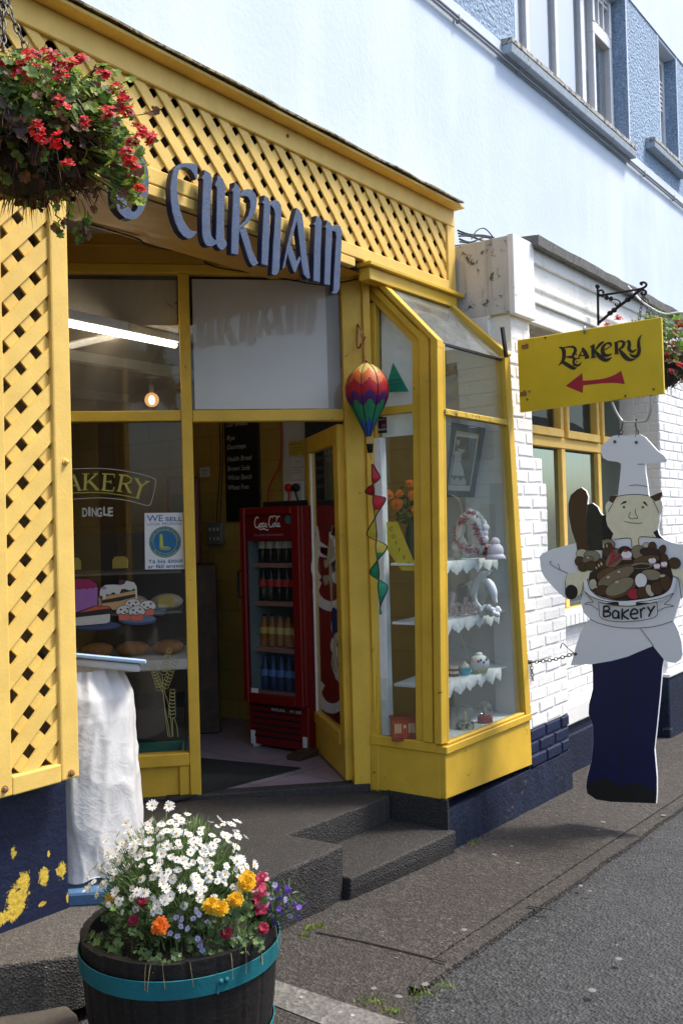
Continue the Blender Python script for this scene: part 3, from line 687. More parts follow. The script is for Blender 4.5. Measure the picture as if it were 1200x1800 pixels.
# yellow window
YV = 2.78
FV = FY(YV)
win = MB(); zq0, zq1 = zsill, 2.74
uL, uR = FV.uv(944, 850)[0]-.5, FV.uv(1105, 760)[0]
zt0, zt1 = FV.uv(990, 787)[1], FV.uv(990, 768)[1]
m1, m2 = FV.uv(988, 850)[0], FV.uv(1051, 850)[0]
win.box(FV, uL-.05, uR, zt0-.01, zt1-.015, -.05, .02)
for m in (m1, m2): win.box(FV, m-.032, m+.032, zq0, zt0-.011, -.05, .015); win.box(FV, m-.032, m+.032, zt1-.014, zq1, -.05, .012)
win.box(FV, uR-.05, uR, zq0, zt0-.011, -.05, .016); win.box(FV, uR-.05, uR, zt1-.014, zq1, -.05, .016); win.box(FV, uL-.06, uR, zq1+.001, zq1+.05, -.05, .018); win.box(FV, uL-.06, uR, zq0-.03, zq0-.001, -.05, .016)
wn = win.build('window', M['yelp'], bw, bevel=.004)
t = MB()
for a, b in ((uL, m1-.033), (m1+.033, m2-.033), (m2+.033, uR-.051)):     # top-hung vents
    t.box(FV, a, b, zt1-.013, zt1+.045, -.03, .04); t.box(FV, a, a+.045, zt1+.046, zq1-.002, -.03, .036); t.box(FV, b-.045, b, zt1+.046, zq1-.002, -.03, .036)
t.build('vent_sash', M['yelp'], wn, bevel=.004)
t = MB(); t.box(FV, uL, uR, zq0, zq1, -.02, -.016); t.build('pane', M['glass_low'], wn)
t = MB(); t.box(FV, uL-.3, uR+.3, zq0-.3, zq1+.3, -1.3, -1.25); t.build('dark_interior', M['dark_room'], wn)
t = MB(); t.box(FV, uL, uL+.42, zq0, zq1-.1, -.12, -.11); t.build('roller_blind', flat('grey_blind', (.36, .39, .37), .8), wn)
t = MB()   # head and right jamb of the recess
t.box(FV, XP1-.4, uR+.02, zq1+.051, 2.95, -.3, .10); t.box(FV, uR+.001, XR1, zsill-.05, 2.85, -.25, .06)
t.build('recess_jamb', M['white_brick'], bw)
# white board fascia with box end
XB = 5.06
box = MB(); zt_, zb_ = 3.322, 2.86
FXB = FX(XB)
box.box(FXB, -3.0, -2.446, zb_+.012, zt_, -.022, 0)
low = FXB.uv(862, 560); box2 = MB()
o = box.build('fascia_end', M['grey_old'], bw, bevel=.003)
FL = FY(2.44)
xk = FL.uv(937, 480)[0]
t = MB(); t.box(FL, XB-.004, xk, zb_, zt_+.006, -.03, .006); t.build('fascia_corner_board', M['white_board'], bw, bevel=.004)
t = MB(); XEND = 30.
t.box(FL, xk+.001, XEND, 3.0, zt_-.05, -.05, -.03)
t.box(FL, xk+.001, XEND, zt_-.10, zt_-.01, -.06, -.012); t.box(FL, xk+.001, XEND, 3.07, 3.10, -.06, -.016); t.box(FL, xk+.001, XEND, 2.975, 3.025, -.06, -.005); t.box(FL, xk+.001, XEND, 2.855, 2.974, -.06, -.022)
t.build('fascia_board', M['white_board'], bw, bevel=.006, seg=2)
t = MB(); t.box(FL, XB+.02, XEND, zb_+.006, zb_+.02, -.55, -.032); t.box(FL, XB+.03, XEND, zt_-.06, zt_-.04, -.55, -.035); t.build('fascia_soffit', M['grey_old'], bw)
cp = MB(); rg = random.Random(14); vs = []; xs = [xk-.02+.16*k for k in range(156)]
for x in xs:
    j = rg.uniform(-.006, .006); vs += [(x, 2.40+j, zt_-.012), (x, 2.395+j, zt_+.045+rg.uniform(-.004, .004)), (x, YW-.002, zt_+.10), (x, YW-.002, zt_-.005)]
nx = len(xs); fs = []
for i in range(nx-1):
    for k in range(4): l = (k+1) % 4; fs.append((4*i+4+k, 4*i+4+l, 4*i+l, 4*i+k))
fs += [(0, 1, 2, 3), (4*nx-1, 4*nx-2, 4*nx-3, 4*nx-4)]
cp.add(vs, fs); cp.build('gutter_capping', M['slate_cap'], bw)
# brick head between bay and fascia box
t = MB(); bricks(t, FY(2.60), lambda u, v: True, 5.06, 5.5, 2.62, 2.87, seed=12, n=0); t.box(FY(2.60), 5.06, 5.5, 2.62, 2.872, -.3, -.011); t.build('brick_head', M['white_brick'], bw, bevel=.0025)
t = MB(); p, q = onY(882, 575, 2.45), onY(889, 628, 2.45); t.bar(p, q, .03, .012); t.build('iron_strap', M['dark_metal'], bw)
# cables in the slot above the box
t = MB(); rg = random.Random(3)
for k in range(5):
    a = onY(804+k, 405+k*5, 2.9); b = onY(868, 418+k, 2.9)
    t.tube(smoothline([a, vadd(lerp(a, b, .3), (0, 0, rg.uniform(-.02, .02))), vadd(lerp(a, b, .7), (0, 0, rg.uniform(-.02, .02))), b]), .006, 6)
t.tube(smoothline([onY(828, 420, 2.85), onY(838, 405, 2.85), onY(852, 402, 2.85), onY(866, 417, 2.85)]), .004, 6)
t = t.build('cable_bundle', M['black_cable'], None, True); tag(t, 'tangle of black cables in the gap between lattice fascia and white box', 'cable')
# the other side of the street, behind the eye point: it closes the light off and shows in the glass
op = MB(); rg = random.Random(77)
op.k = 0; FO = Fr((0, -10.5, 0), (-1, 0, 0))
x = -46.
while x < -4:
    wd = rg.uniform(5.5, 8.); hh = rg.uniform(4.2, 5.4); op.k = rg.choice((0, 1, 2)); op.box(FO, x, x+wd-.01, -1.5, hh, -6, rg.uniform(0, .08)); op.k = 3
    op.add([FO.p(x, hh, .1), FO.p(x+wd-.01, hh, .1), FO.p(x+wd-.01, hh+2, -3), FO.p(x, hh+2, -3)], [(0, 1, 2, 3)])
    for r in (0.2, 3.1):
        for k in range(3): op.k = 4; q = x+wd*(.12+.29*k); op.box(FO, q, q+wd*.17, r+.7, r+2.1, .09, .10)
    x += wd
struct(op.build('opposite_street_front', [flat('opposite_wall', (.62, .58, .52), .8), flat('opposite_wall_grey', (.55, .56, .58), .8), flat('opposite_wall_green', (.42, .50, .46), .8), flat('opposite_roof', (.06, .06, .07), .7), flat('opposite_glass', (.02, .025, .03), .15)]))

struct((lambda t: (t.wbox(-3, 30, 3.275, 9, 3.26, 3.4), t.build('unseen_floor_slab', M['dark_room']))[1])(MB()))  # unseen slab added to stop sky light leaking into the shop
# ================================================================== SLANTING SHOP FRONT IN THE RECESS
shop = thing('bakery_frontage', (3.55, 3.58, .25), 'yellow timber shop front with plate glass and open half-glazed door, set back in the recess', 'shop front')
SU = lambda px, py=1000: SHOP.uv(px, py)[0]
um0, um1 = SU(334, 1000), SU(352, 1000)          # mullion between window and door
um0, um1 = -.895, -.838
ud = -.035                                       # right door jamb
zt0, zt1, zg = 2.225, 2.28, 2.995                # transom, top of glass
zf = .275
UL = -2.3
f = MB()
f.box(SHOP, um0, um1, .235, zg+.002, -.06, .012)
f.box(SHOP, ud, .075, .24, zg+.002, -.06, .012)
f.box(SHOP, .0751, .115, .24, 2.96, -.06, .035)
f.box(SHOP, UL, um0-.001, zt0, zt1, -.055, .006); f.box(SHOP, um1+.001, ud-.001, zt0-.006, zt1, -.055, .006)
f.box(SHOP, UL, .075, zg+.003, zg+.05, -.06, .009)
f.box(SHOP, UL, um0-.001, .435, .50, -.06, .014); f.box(SHOP, UL, um0-.001, .23, .272, -.05, .002)
f.box(SHOP, um0-.055, um0-.0015, .2725, .434, -.05, .003)
f.build('frame', M['yel'], shop, bevel=.004)
t = MB(); t.box(SHOP, UL, um0-.056, .2725, .434, -.05, -.012); t.build('base_panel', M['yel'], shop)
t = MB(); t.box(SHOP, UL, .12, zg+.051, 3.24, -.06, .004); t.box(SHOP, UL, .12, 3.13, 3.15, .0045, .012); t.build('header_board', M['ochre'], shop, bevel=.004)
def pane(name, fr, u0, u1, v0, v1, mat, par, n=-.03, th=.005):
    g = MB(); g.box(fr, u0, u1, v0, v1, n-th, n); return g.build(name, mat, par)
pane('pane', SHOP, UL, um0-.0005, .498, zt0-.0005, M['glass_shop'], shop)
pane('pane', SHOP, UL, um0-.0005, zt1+.0005, zg+.0025, M['glass_top'], shop)
pane('pane', SHOP, um1+.0005, ud-.0005, zt1+.0005, zg+.0025, M['glass_shop'], shop)
t = MB(); t.box(SHOP, um1+.015, ud-.075, zt1+.012, zg-.01, -.062, -.057); t.build('roller_blind', M['blind'], shop)
t = MB(); t.box(SHOP, ud-.074, ud-.004, zt1+.005, zg, -.075, -.066); t.build('blind_side_strip', M['grey_board'], shop)
t = MB(); t.box(SHOP, UL, .05, zf-.04, zf+.006, -.075, .02); t.build('threshold', M['step'], shop, bevel=.006)
# soffit of the recess
sf = MB(); sf.add([(1.6, 2.835, 2.97), (4.10, 2.835, 2.97), (4.10, 3.02, 2.97), (3.86, 3.26, 2.97), (1.6, 3.26, 2.97)], [(0, 1, 2, 3, 4)]); sf.add([(1.6, 3.26, 2.97), (3.86, 3.26, 2.97), (3.86, 3.26, 3.2), (1.6, 3.26, 3.2)], [(3, 2, 1, 0)])
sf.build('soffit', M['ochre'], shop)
sf = MB(); sf.add([(1.6, 3.0, 3.2), (4.2, 3.0, 3.2), (4.2, 3.2, 3.2), (2.2, 5.2, 3.2), (1.6, 5.2, 3.2)], [(0, 1, 2, 3, 4)]); sf.build('recess_ceiling', M['grey_board'], shop)
sw = MB(); sw.wbox(2.10, 2.17, 3.05, 5.2, .2, 3.2); struct(sw.build('recess_side_wall', M['block']))
# loose cable along the soffit
def at3(px, py, Y): return onY(px, py, Y)
t = MB()
pts = [onZ(150, 392, 2.965), onZ(238, 418, 2.962), onZ(262, 432, 2.955), SHOP.p(*SHOP.uv(335, 447, .03), .03), SHOP.p(*SHOP.uv(375, 468, .03), .03), SHOP.p(*SHOP.uv(432, 478, .03), .03), SHOP.p(*SHOP.uv(510, 492, .04), .04), SHOP.p(*SHOP.uv(560, 500, .04), .04), SHOP.p(*SHOP.uv(600, 496, .05), .05), SHOP.p(*SHOP.uv(629, 490, .03), .03)]
t.tube(smoothline(pts, 5), .0045, 6); t = t.build('loose_cable', M['black_cable'], None, True); tag(t, 'thin black cable sagging along the soffit above the shop door', 'cable')
# open door, hinged on the right jamb
h = SHOP.p(ud-.015, 0, -.045); fe_ = onZ(553, 1310, .29)
dv = nrm((fe_[0]-h[0], fe_[1]-h[1], 0)); DW = .84
DR = Fr((h[0], h[1], 0), vmul(dv, -1))         # u runs free edge -> hinge, so u is negative along the leaf
d = MB(); zd0, zd1 = zf+.012, 2.205
d.box(DR, -DW, -DW+.095, zd0, zd1, -.022, .022); d.box(DR, -.10, 0, zd0, zd1, -.022, .022)
d.box(DR, -DW+.096, -.101, zd1-.10, zd1, -.022, .022); d.box(DR, -DW+.096, -.101, zd0+.001, zd0+.17, -.02, .02); d.box(DR, -DW+.096, -.101, zd0+.171, zd0+.24, -.022, .028)
door = d.build('door', M['yel'], shop, bevel=.004)
g = MB(); g.box(DR, -DW+.097, -.102, zd0+.242, zd1-.101, -.004, .001); g.build('pane', M['glass_shop'], door)
t = MB(); t.box(DR, -DW+.0965, -DW+.112, zd0+.242, zd1-.101, .0012, .014); t.box(DR, -.117, -.1015, zd0+.242, zd1-.101, .0012, .014); t.build('glazing_bead', M['white'], door)
t = MB(); t.tube([DR.p(-DW+.03, 1.30, .025), DR.p(-DW+.03, 1.30, .06), DR.p(-DW+.03, 1.18, .06), DR.p(-DW+.03, 1.18, .025)], .007, 8); t.build('handle', M['steel'], door, True)

# ================================================================== SHOP INTERIOR
XI = 5.15
def wallbox(name, mat, *a): t = MB(); t.wbox(*a); return struct(t.build(name, mat))
wallbox('interior_wall_right', M['block'], XI, XI+.2, 2.62, 8.0, .2, 3.255)
wallbox('interior_wall_back', M['block'], .0, XI, 7.6, 7.8, .2, 3.255)
wallbox('interior_wall_left', M['block'], .2, .4, 4.0, 7.6, .2, 3.255)
wallbox('interior_floor', M['tile'], .2, XI+.2, 2.4, 7.8, .20, zf) if False else None
fl = MB(); q = [SHOP.p(.1, 0, -.06), SHOP.p(UL-.6, 0, -.06)]
fl.add([(q[0][0], q[0][1], zf), (XI, 3.0, zf), (XI, 7.6, zf), (.4, 7.6, zf), (q[1][0], q[1][1], zf)], [(0, 1, 2, 3, 4)]); struct(fl.build('interior_floor', M['tile']))
ZC = 2.62
ce = MB(); q = [SHOP.p(.1, 0, -.07), SHOP.p(UL-.6, 0, -.07)]
cl = [(q[0][0], q[0][1]), (4.3, 2.9), (XI, 2.9), (XI, 7.6), (.4, 7.6), (q[1][0], q[1][1])]
ce.add([(x, y, ZC+.12) for x, y in cl], [(5, 4, 3, 2, 1, 0)]); struct(ce.build('interior_ceiling', surf('stained_ceiling', (.34, .30, .24), .75, .1, 2, .1, 30)))
for k in range(2):
    y = 4.6+k*1.2; t = MB(); t.wbox(max(.4, 7.32-y), XI-.01, y, y+.07, ZC+.06, ZC+.119); struct(t.build('ceiling_beam', M['panel_white']))
mt = MB(); pm = [onZ(334, 1333, zf), onZ(528, 1352, zf), onZ(354, 1398, zf), onZ(300, 1410, zf), onZ(250, 1340, zf)]
mt.add([(p[0], p[1], zf+.010) for p in pm]+[(p[0], p[1], zf+.001) for p in pm], [(0, 4, 3, 2, 1)[::1]]+[(k, (k+1) % 5, 5+(k+1) % 5, 5+k) for k in range(5)])
mo = mt.build('doormat', M['mat']); tag(mo, 'dark grey doormat on the pink tiles inside the doorway', 'doormat')
t = MB(); t.box(SHOP, UL, um0-.01, ZC+.125, zg-.002, -.16, -.12); struct(t.build('bulkhead', M['white_board']))
# fluorescent fitting and bare bulb, both lit
ZL = 2.675
a, b = onZ(90, 566, ZL), onZ(315, 611, ZL); dx = nrm(vsub(b, a)); a = vadd(b, dx, -1.5)
fx = thing('fluorescent_light', vadd(lerp(a, b, .5), (0, 0, 1), 0), 'lit white fluorescent tube on the ceiling behind the upper window pane', 'ceiling light')
t = MB(); t.bar(vadd(a, (0, 0, .05)), vadd(b, (0, 0, .05)), .055, .05); t.build('batten', M['white'], fx, bevel=.004)
em = flat('lit_tube', (1, .90, .72), .5, emit=8.)
t = MB(); t.tube([vadd(vadd(a, dx, .03), (0, 0, .008)), vadd(vadd(b, dx, -.03), (0, 0, .008))], .0145, 10); t.build('tube', em, fx, True)
pb = onZ(266, 660, ZC+.115)
bl = thing('bare_bulb', pb, 'small glowing round bulb hanging from a ceiling rose inside the shop', 'light bulb')
t = MB(); t.lathe(pb, [(.055, 0), (.055, -.012), (.02, -.024)], 16); t.tube([pb, vadd(pb, (0, 0, -.07))], .006, 6); t.lathe(vadd(pb, (0, 0, -.12)), [(.014, .06), (.017, .05), (.017, 0)], 12); t.build('rose_and_holder', M['grey_board'], bl, True)
t = MB(); t.ball(vadd(pb, (0, 0, -.17)), .05, seg=14, rings=9); t.build('bulb', flat('bulb_glow', (1, .50, .16), .3, emit=.55), bl, True)
t = MB(); t.ball(vadd(vadd(pb, (0, 0, -.17)), nrm(vsub(CAM, pb)), .035), .024, sz=1.3, seg=8, rings=6); t.build('filament', flat('filament', (1, .8, .5), .5, emit=5.), bl, True)
# right wall: blackboard, notices, sockets, wires
WI = FX(XI)
def onwall(px, py, n=.0): return WI.uv(px, py, n)
bk = thing('blackboard', WI.p(*onwall(430, 915), .01), 'tall blackboard listing breads in white chalk on the yellow block wall', 'blackboard')
c = [onwall(397, 735), onwall(455, 738), onwall(461, 915), onwall(401, 914)]
u0, u1, v0, v1 = c[3][0], c[2][0], c[2][1]+.0, c[0][1]+.05
t = MB(); t.box(WI, u0, u1, v0, v1, .004, .022); t.build('board', M['black'], bk, bevel=.004)
chalk = flat('white_chalk', (.62, .62, .60), .95)
t = MB(); bwid = u1-u0
for k, (s, py, ww) in enumerate((('Our Breads:', 748, .82), ('Rye', 772, .30), ('Doorsteps', 788, .72), ('Health Bread', 809, .92), ('Brown Soda', 826, .84), ('White Batch', 842, .9), ('Wheat Free', 859, .78))):
    uu, vv = onwall(400 if k else 401, py, .023)
    text(t, WI, s, u0+.03, vv-.01, .038, .0235, bwid*ww*.78, shear=.2)
t.build('chalk_writing', chalk, bk)
def poster(name, fr, px0, py0, px1, py1, mat, label, cat, n=.003, lines=(), lmat=None, th=.002):
    a, b = fr.uv(px0, py0, n), fr.uv(px1, py1, n); u0, u1 = sorted((a[0], b[0])); v0, v1 = sorted((a[1], b[1]))
    t = MB(); t.box(fr, u0, u1, v0, v1, n-th, n); 
    if not lines: o = t.build(name, mat); tag(o, label, cat); return o
    r = thing(name, fr.p((u0+u1)/2, v0, n), label, cat); t.build('sheet', mat, r)
    m = MB()
    for s, fu, fv, h, w in lines: text(m, fr, s, u0+(u1-u0)*fu, v0+(v1-v0)*fv, h*(v1-v0), n+.001, (u1-u0)*w if w else None)
    if m.v: m.build('lettering', lmat or M['black'], r)
    return r
paper = flat('white_paper', (.70, .69, .66), .8)
t = MB(); a, b = onwall(497, 738), onwall(545, 905); t.box(WI, a[0], b[0]+.4, b[1]-.1, a[1]+.3, .0, .012); struct(t.build('wall_panel', M['panel_white']))
poster('yellow_notice', WI, 507, 776, 533, 800, flat('yellow_card', (.62, .45, .06), .7), 'small yellow warning notice with black print on the white wall strip', 'notice', .016, (('IMPORTANT', .1, .72, .13, .8), ('fire exit keep', .1, .5, .09, .8), ('door clear at', .1, .33, .09, .8), ('all times', .1, .16, .09, .5)))
poster('white_notice', WI, 512, 806, 536, 842, paper, 'white paper notice with a triangle mark under the yellow one', 'notice', .016, (('NOTICE', .3, .8, .07, .4), ('please ask staff', .1, .55, .06, .8), ('before using', .1, .42, .06, .6), ('this socket', .1, .29, .06, .55)))
poster('framed_card', WI, 345, 816, 371, 845, flat('old_card', (.42, .27, .06), .8), 'small mustard card with a pale label on the block wall', 'card', .006)
poster('card_label', WI, 351, 822, 369, 838, paper, 'small pale label with tiny print on the mustard card', 'label', .010, (('Thank', .2, .6, .2, .6), ('you', .3, .3, .2, .4)))
dk = thing('socket_box', WI.p(*onwall(385, 960), 0), 'grey double row switch box on the yellow block wall below the wires', 'switch box')
a, b = onwall(373, 919), onwall(397, 957); t = MB(); t.box(WI, a[0], b[0], b[1], a[1], .003, .05); t.build('box', flat('grey_plastic', (.22, .21, .19), .5), dk, bevel=.006)
t = MB()
for i in range(3):
    for j in range(2): uu = a[0]+(b[0]-a[0])*(.2+.3*i); vv = b[1]+(a[1]-b[1])*(.28+.42*j); t.box(WI, uu-.006, uu+.006, vv-.012, vv+.012, .0505, .058)
t.build('switch', M['panel_white'], dk)
t = MB()
for o_ in (0, 5): t.tube(smoothline([WI.p(*onwall(388+o_, 735), .012), WI.p(*onwall(389+o_*.8, 820), .012), WI.p(*onwall(384+o_*1.2, 890), .012), WI.p(*onwall(384+o_, 920), .012)]), .004, 6)
t = t.build('wall_wire', M['wood_dark'], None, True); tag(t, 'pair of thin wires running down the block wall to the grey switch box', 'wire')
t = MB(); t.tube(smoothline([WI.p(*onwall(499, 736), .03), WI.p(*onwall(500, 790), .03), WI.p(*onwall(497, 820), .04), WI.p(*onwall(484, 850), .05), WI.p(*onwall(479, 872), .05), WI.p(*onwall(482, 886), .06)]), .007, 6)
t = t.build('red_cable', flat('red_cable', (.42, .03, .02), .5), None, True); tag(t, 'dark red cable looping down the wall towards the fridge top', 'cable')
sk = thing('wall_socket', WI.p(*onwall(520, 885), .012), 'white double wall socket with a red and a black plug above the fridge', 'socket')
a, b = onwall(503, 848), onwall(538, 880); t = MB(); t.box(WI, a[0], b[0], b[1], a[1], .013, .03); t.build('plate', M['white'], sk, bevel=.004)
for px, m in ((507, M['red']), (520, M['black'])):
    u, v = onwall(px, 857, .05); t = MB(); t.ball(WI.p(u, v, .05), .03, seg=10, rings=6); t.tube(smoothline([WI.p(u, v, .06), WI.p(u+.01, v-.06, .06), WI.p(u+.04 if px > 510 else u-.01, v-.13, .05)]), .006, 6); t.build('plug', m, sk, True)
# an iron lamp bracket on the wall
t = MB(); u, v = onwall(345, 870)
t.tube([WI.p(u-.05, v+.05, .02), WI.p(u-.05, v-.14, .02)], .012, 6); t.tube(smoothline([WI.p(u-.05, v-.02, .02), WI.p(u, v+.06, .05), WI.p(u+.06, v+.04, .08), WI.p(u+.06, v-.02, .08)]), .010, 6); t.ball(WI.p(u+.06, v-.06, .08), .035, sz=1.3); t.box(WI, u-.09, u+.02, v-.16, v-.14, .01, .06)
t = t.build('iron_bracket', M['dark_metal'], None, True); tag(t, 'small dark scrolled iron bracket on the block wall behind the glass', 'bracket')

# ---- drinks fridge
XFr, yA, yB = 4.528, 4.108, 3.628
FG = FX(XFr); w = yA-yB
zA = FG.uv(420, 893)[1]; zB = zf+.02
fd = thing('drinks_fridge', (XFr+.28, (yA+yB)/2, zf), 'tall red drinks fridge with glass front standing against the block wall', 'fridge')
redm = flat('fridge_red', (.16, .003, .004), .4); U0, U1 = -yA, -yB
zgr = FG.uv(435, 1232)[1]
t = MB(); t.box(FG, U0, U1, zgr-.005, zA, -.56, -.055) if False else None
t.box(FG, U0, U0+.025, zgr, zA, -.56, -.002); t.box(FG, U1-.025, U1, zgr, zA, -.56, -.002); t.box(FG, U0+.0251, U1-.0251, zA-.03, zA, -.56, -.002); t.box(FG, U0, U1, zB, zgr-.001, -.56, -.012)
t.box(FG, U0+.026, U1-.026, zgr, zA-.031, -.56, -.52)
fb = t.build('cabinet', redm, fd, bevel=.006)
t = MB()
for k in range(6): vv = zB+.05+k*.038; t.box(FG, U0+.035, U1-.06, vv, vv+.014, -.0118, -.006)
t.build('grille', M['black'], fd)
t = MB()
for uu in (U0+.02, U1-.04): t.box(FG, uu, uu+.03, zB+.0, zB+.085, -.0118, -.002); t.box(FG, uu, uu+.03, zf+.001, zB, -.08, -.02)
t.build('foot', M['panel_white'], fd)
t = MB(); zl = zgr-.045; text(t, FG, 'NORCOOL', U0+.19, zl, .022, -.0105, .11, bold=.01); text(t, FG, 'FV 300', U0+.34, zl-.002, .022, -.0105, .085); t.build('badge', paper, fd)
dd = MB(); m_ = .042; e0 = .004
zc0 = FG.uv(500, 947)[1]
dd.box(FG, U0, U0+m_, zgr+.003, zA-.004, .0, .035); dd.box(FG, U1-m_-.02, U1, zgr+.003, zA-.004, .0, .035); dd.box(FG, U0+m_+.0005, U1-m_-.0205, zA-.05, zA-.004, .0, .0345); dd.box(FG, U0+m_+.0005, U1-m_-.0205, zgr+.003, zgr+.06, .0, .0345)
fdoor = dd.build('door', redm, fd, bevel=.005)
t = MB(); t.box(FG, U0+m_, U1-m_-.02, zgr+.06, zc0-.01, .012, .018); t.build('glass', M['glass_clear'], fdoor)
t = MB(); t.tube([FG.p(U0-.004, FG.uv(425, 1003)[1], .02), FG.p(U0-.022, FG.uv(425, 1003)[1], .03), FG.p(U0-.022, FG.uv(425, 1050)[1], .03), FG.p(U0-.004, FG.uv(425, 1050)[1], .02)], .008, 6); t.build('handle', M['black'], fdoor, True)
t = MB(); t.box(FG, U0+m_+.002, U1-m_-.022, zc0-.008, zA-.052, .004, .012)
hb = t.build('header_panel', flat('fridge_red_header', (.13, .004, .006), .4), fdoor)
# flowing script on the header and, large and turned, on the side
def script(mb, fr, path, w, n):
    for k, s in enumerate(path): mb.stroke(fr, smoothline(s, 8), w if not isinstance(w, (list, tuple)) else w[k], n+k*.0004)
def swash(o, U, V, sx, sy):   # the two looping words, as pen strokes in a 0..10 by 0..3 box
    P = [[(1.7, 2.5), (1.2, 2.9), (.5, 2.3), (.25, 1.2), (.7, .35), (1.5, .5), (2.0, 1.1)], [(2.5, 1.3), (2.05, 1.0), (2.15, .45), (2.6, .45), (2.85, .95), (2.5, 1.3), (3.0, 1.2)], [(3.75, 1.2), (3.4, 1.35), (3.05, .95), (3.2, .45), (3.7, .6), (4.1, 1.0)], [(4.7, 1.2), (4.3, 1.2), (4.1, .7), (4.4, .4), (4.7, .8), (4.8, 1.2), (4.75, .5), (5.0, .45)],
         [(6.9, 2.6), (6.3, 2.95), (5.7, 2.3), (5.5, 1.2), (5.9, .4), (6.6, .5), (7.0, 1.1)], [(7.4, 1.3), (7.0, 1.0), (7.1, .5), (7.5, .45), (7.75, .95), (7.4, 1.3), (7.9, 1.2)], [(8.0, 1.0), (8.5, 2.2), (8.7, 2.8), (8.4, 2.6), (8.2, 1.2), (8.3, .5), (8.6, .5)], [(9.3, 1.2), (8.9, 1.2), (8.75, .7), (9.0, .4), (9.3, .8), (9.4, 1.2), (9.35, .5), (9.7, .5)],
         [(1.5, .5), (2.4, -.2), (3.6, .0), (4.6, -.3), (5.4, -.25)], [(6.9, 2.6), (7.5, 3.05), (8.6, 2.7), (9.6, 2.9)]]
    return [[(U+x*sx, V+y*sy) for x, y in s] for s in P]
logo = flat('script_white', (.78, .76, .75), .6)
t = MB(); script(t, FG, swash(0, U0+.105, zc0+.065, .0225, .026), .0075, .0125); t.build('script_lettering', logo, hb)
t = MB(); text(t, FG, 'ice cold refreshment', U0+.10, zc0+.02, .016, .0125, .24, shear=.2); t.build('small_lettering', flat('faded_grey', (.30, .26, .26), .8), hb)
t = MB(); t.plate(FG, circ(U1-m_-.055, zA-.085, .026), .0128); t.build('sticker', flat('teal_sticker', (.02, .13, .15), .6), hb)
t = MB(); t.box(FG, U0+m_+.01, U0+m_+.07, zgr+.062, zgr+.09, .0185, .0195); t.build('price_label', paper, fdoor)
FSD = Fr((XFr, yB, 0), (1, 0, 0))      # side face towards the street
t = MB(); 
sw_ = Fr(FSD.p(.30, zgr+.10, .0), (0, 0, 1), (-1, 0, 0))
script(t, sw_, swash(0, -.18, -.12, .122, .105), .062, .003); t.build('script_lettering', logo, fb)
# shelves and bottles
bot_z = [FG.uv(470, 990)[1], FG.uv(470, 1058)[1], FG.uv(470, 1140)[1], FG.uv(470, 1217)[1]]
shm = flat('wire_shelf', (.36, .17, .14), .5)
t = MB()
for z in bot_z: t.box(FG, U0+.03, U1-.03, z-.03, z-.002, -.50, -.05)
t.build('shelf', shm, fd)
t = MB(); t.box(FG, U0+.027, U0+.034, zgr+.02, zc0, -.5, -.01); t.box(FG, U0+.036, U1-.027, zgr+.01, zgr+.02, -.5, -.02); t.build('liner', flat('pale_liner', (.22, .27, .28), .5), fd)
def bottle(kind):
    cola = flat('cola_'+kind, *{'dark': ((.012, .006, .004), .15), 'orange': ((.30, .09, .006), .2), 'water': ((.02, .045, .12), .12)}[kind])
    lab = {'dark': flat('red_label', (.5, .02, .02), .5), 'silver': flat('silver_label', (.55, .52, .48), .4), 'orange': flat('orange_label', (.6, .45, .12), .5), 'water': flat('blue_label', (.10, .2, .5), .4)}
    return cola, lab
cola, labs = bottle('dark'); orange, _ = bottle('orange'); water, _ = bottle('water')
silver = flat('silver_label2', (.60, .56, .50), .4)
rows = [(bot_z[0], cola, silver, M['black'], 'dark cola bottle with silver label on the top shelf of the drinks fridge', .225),
        (bot_z[1], cola, labs['dark'], M['red'], 'dark cola bottle with red label on the second shelf of the drinks fridge', .225),
        (bot_z[2], orange, labs['orange'], M['dark_metal'], 'orange drink bottle with pale label on the third shelf of the drinks fridge', .205),
        (bot_z[3], water, labs['water'], flat('blue_cap', (.04, .10, .35), .4), 'blue water bottle on the bottom shelf of the drinks fridge', .215)]
grp = ['silver label cola bottles', 'red label cola bottles', 'orange drink bottles', 'water bottles']
for ri, (z, bm, lm, cm, lb, hh) in enumerate(rows):
    n_ = 6; proto = None
    for k in range(n_):
        uu = U0+.072+k*.066; pos = FG.p(uu, z, -.10)
        if proto is None:
            proto = thing('drink_bottle', pos, lb, 'bottle', grp[ri])
            t = MB(); r = .029; t.lathe(pos, [(r*.9, 0), (r, .01), (r, hh*.30), (r*.93, hh*.36), (r, hh*.42), (r, hh*.6), (r*.75, hh*.75), (r*.45, hh*.9), (r*.42, hh*.95)], 12); t.build('bottle', bm, proto, True)
            t = MB(); t.lathe(pos, [(r+.0008, hh*.40), (r+.0008, hh*.60)], 12, cap=False); t.build('label', lm, proto, True)
            t = MB(); t.lathe(pos, [(r*.5, hh*.94), (r*.5, hh)], 10); t.build('cap', cm, proto, True)
        else: dup(proto, pos)
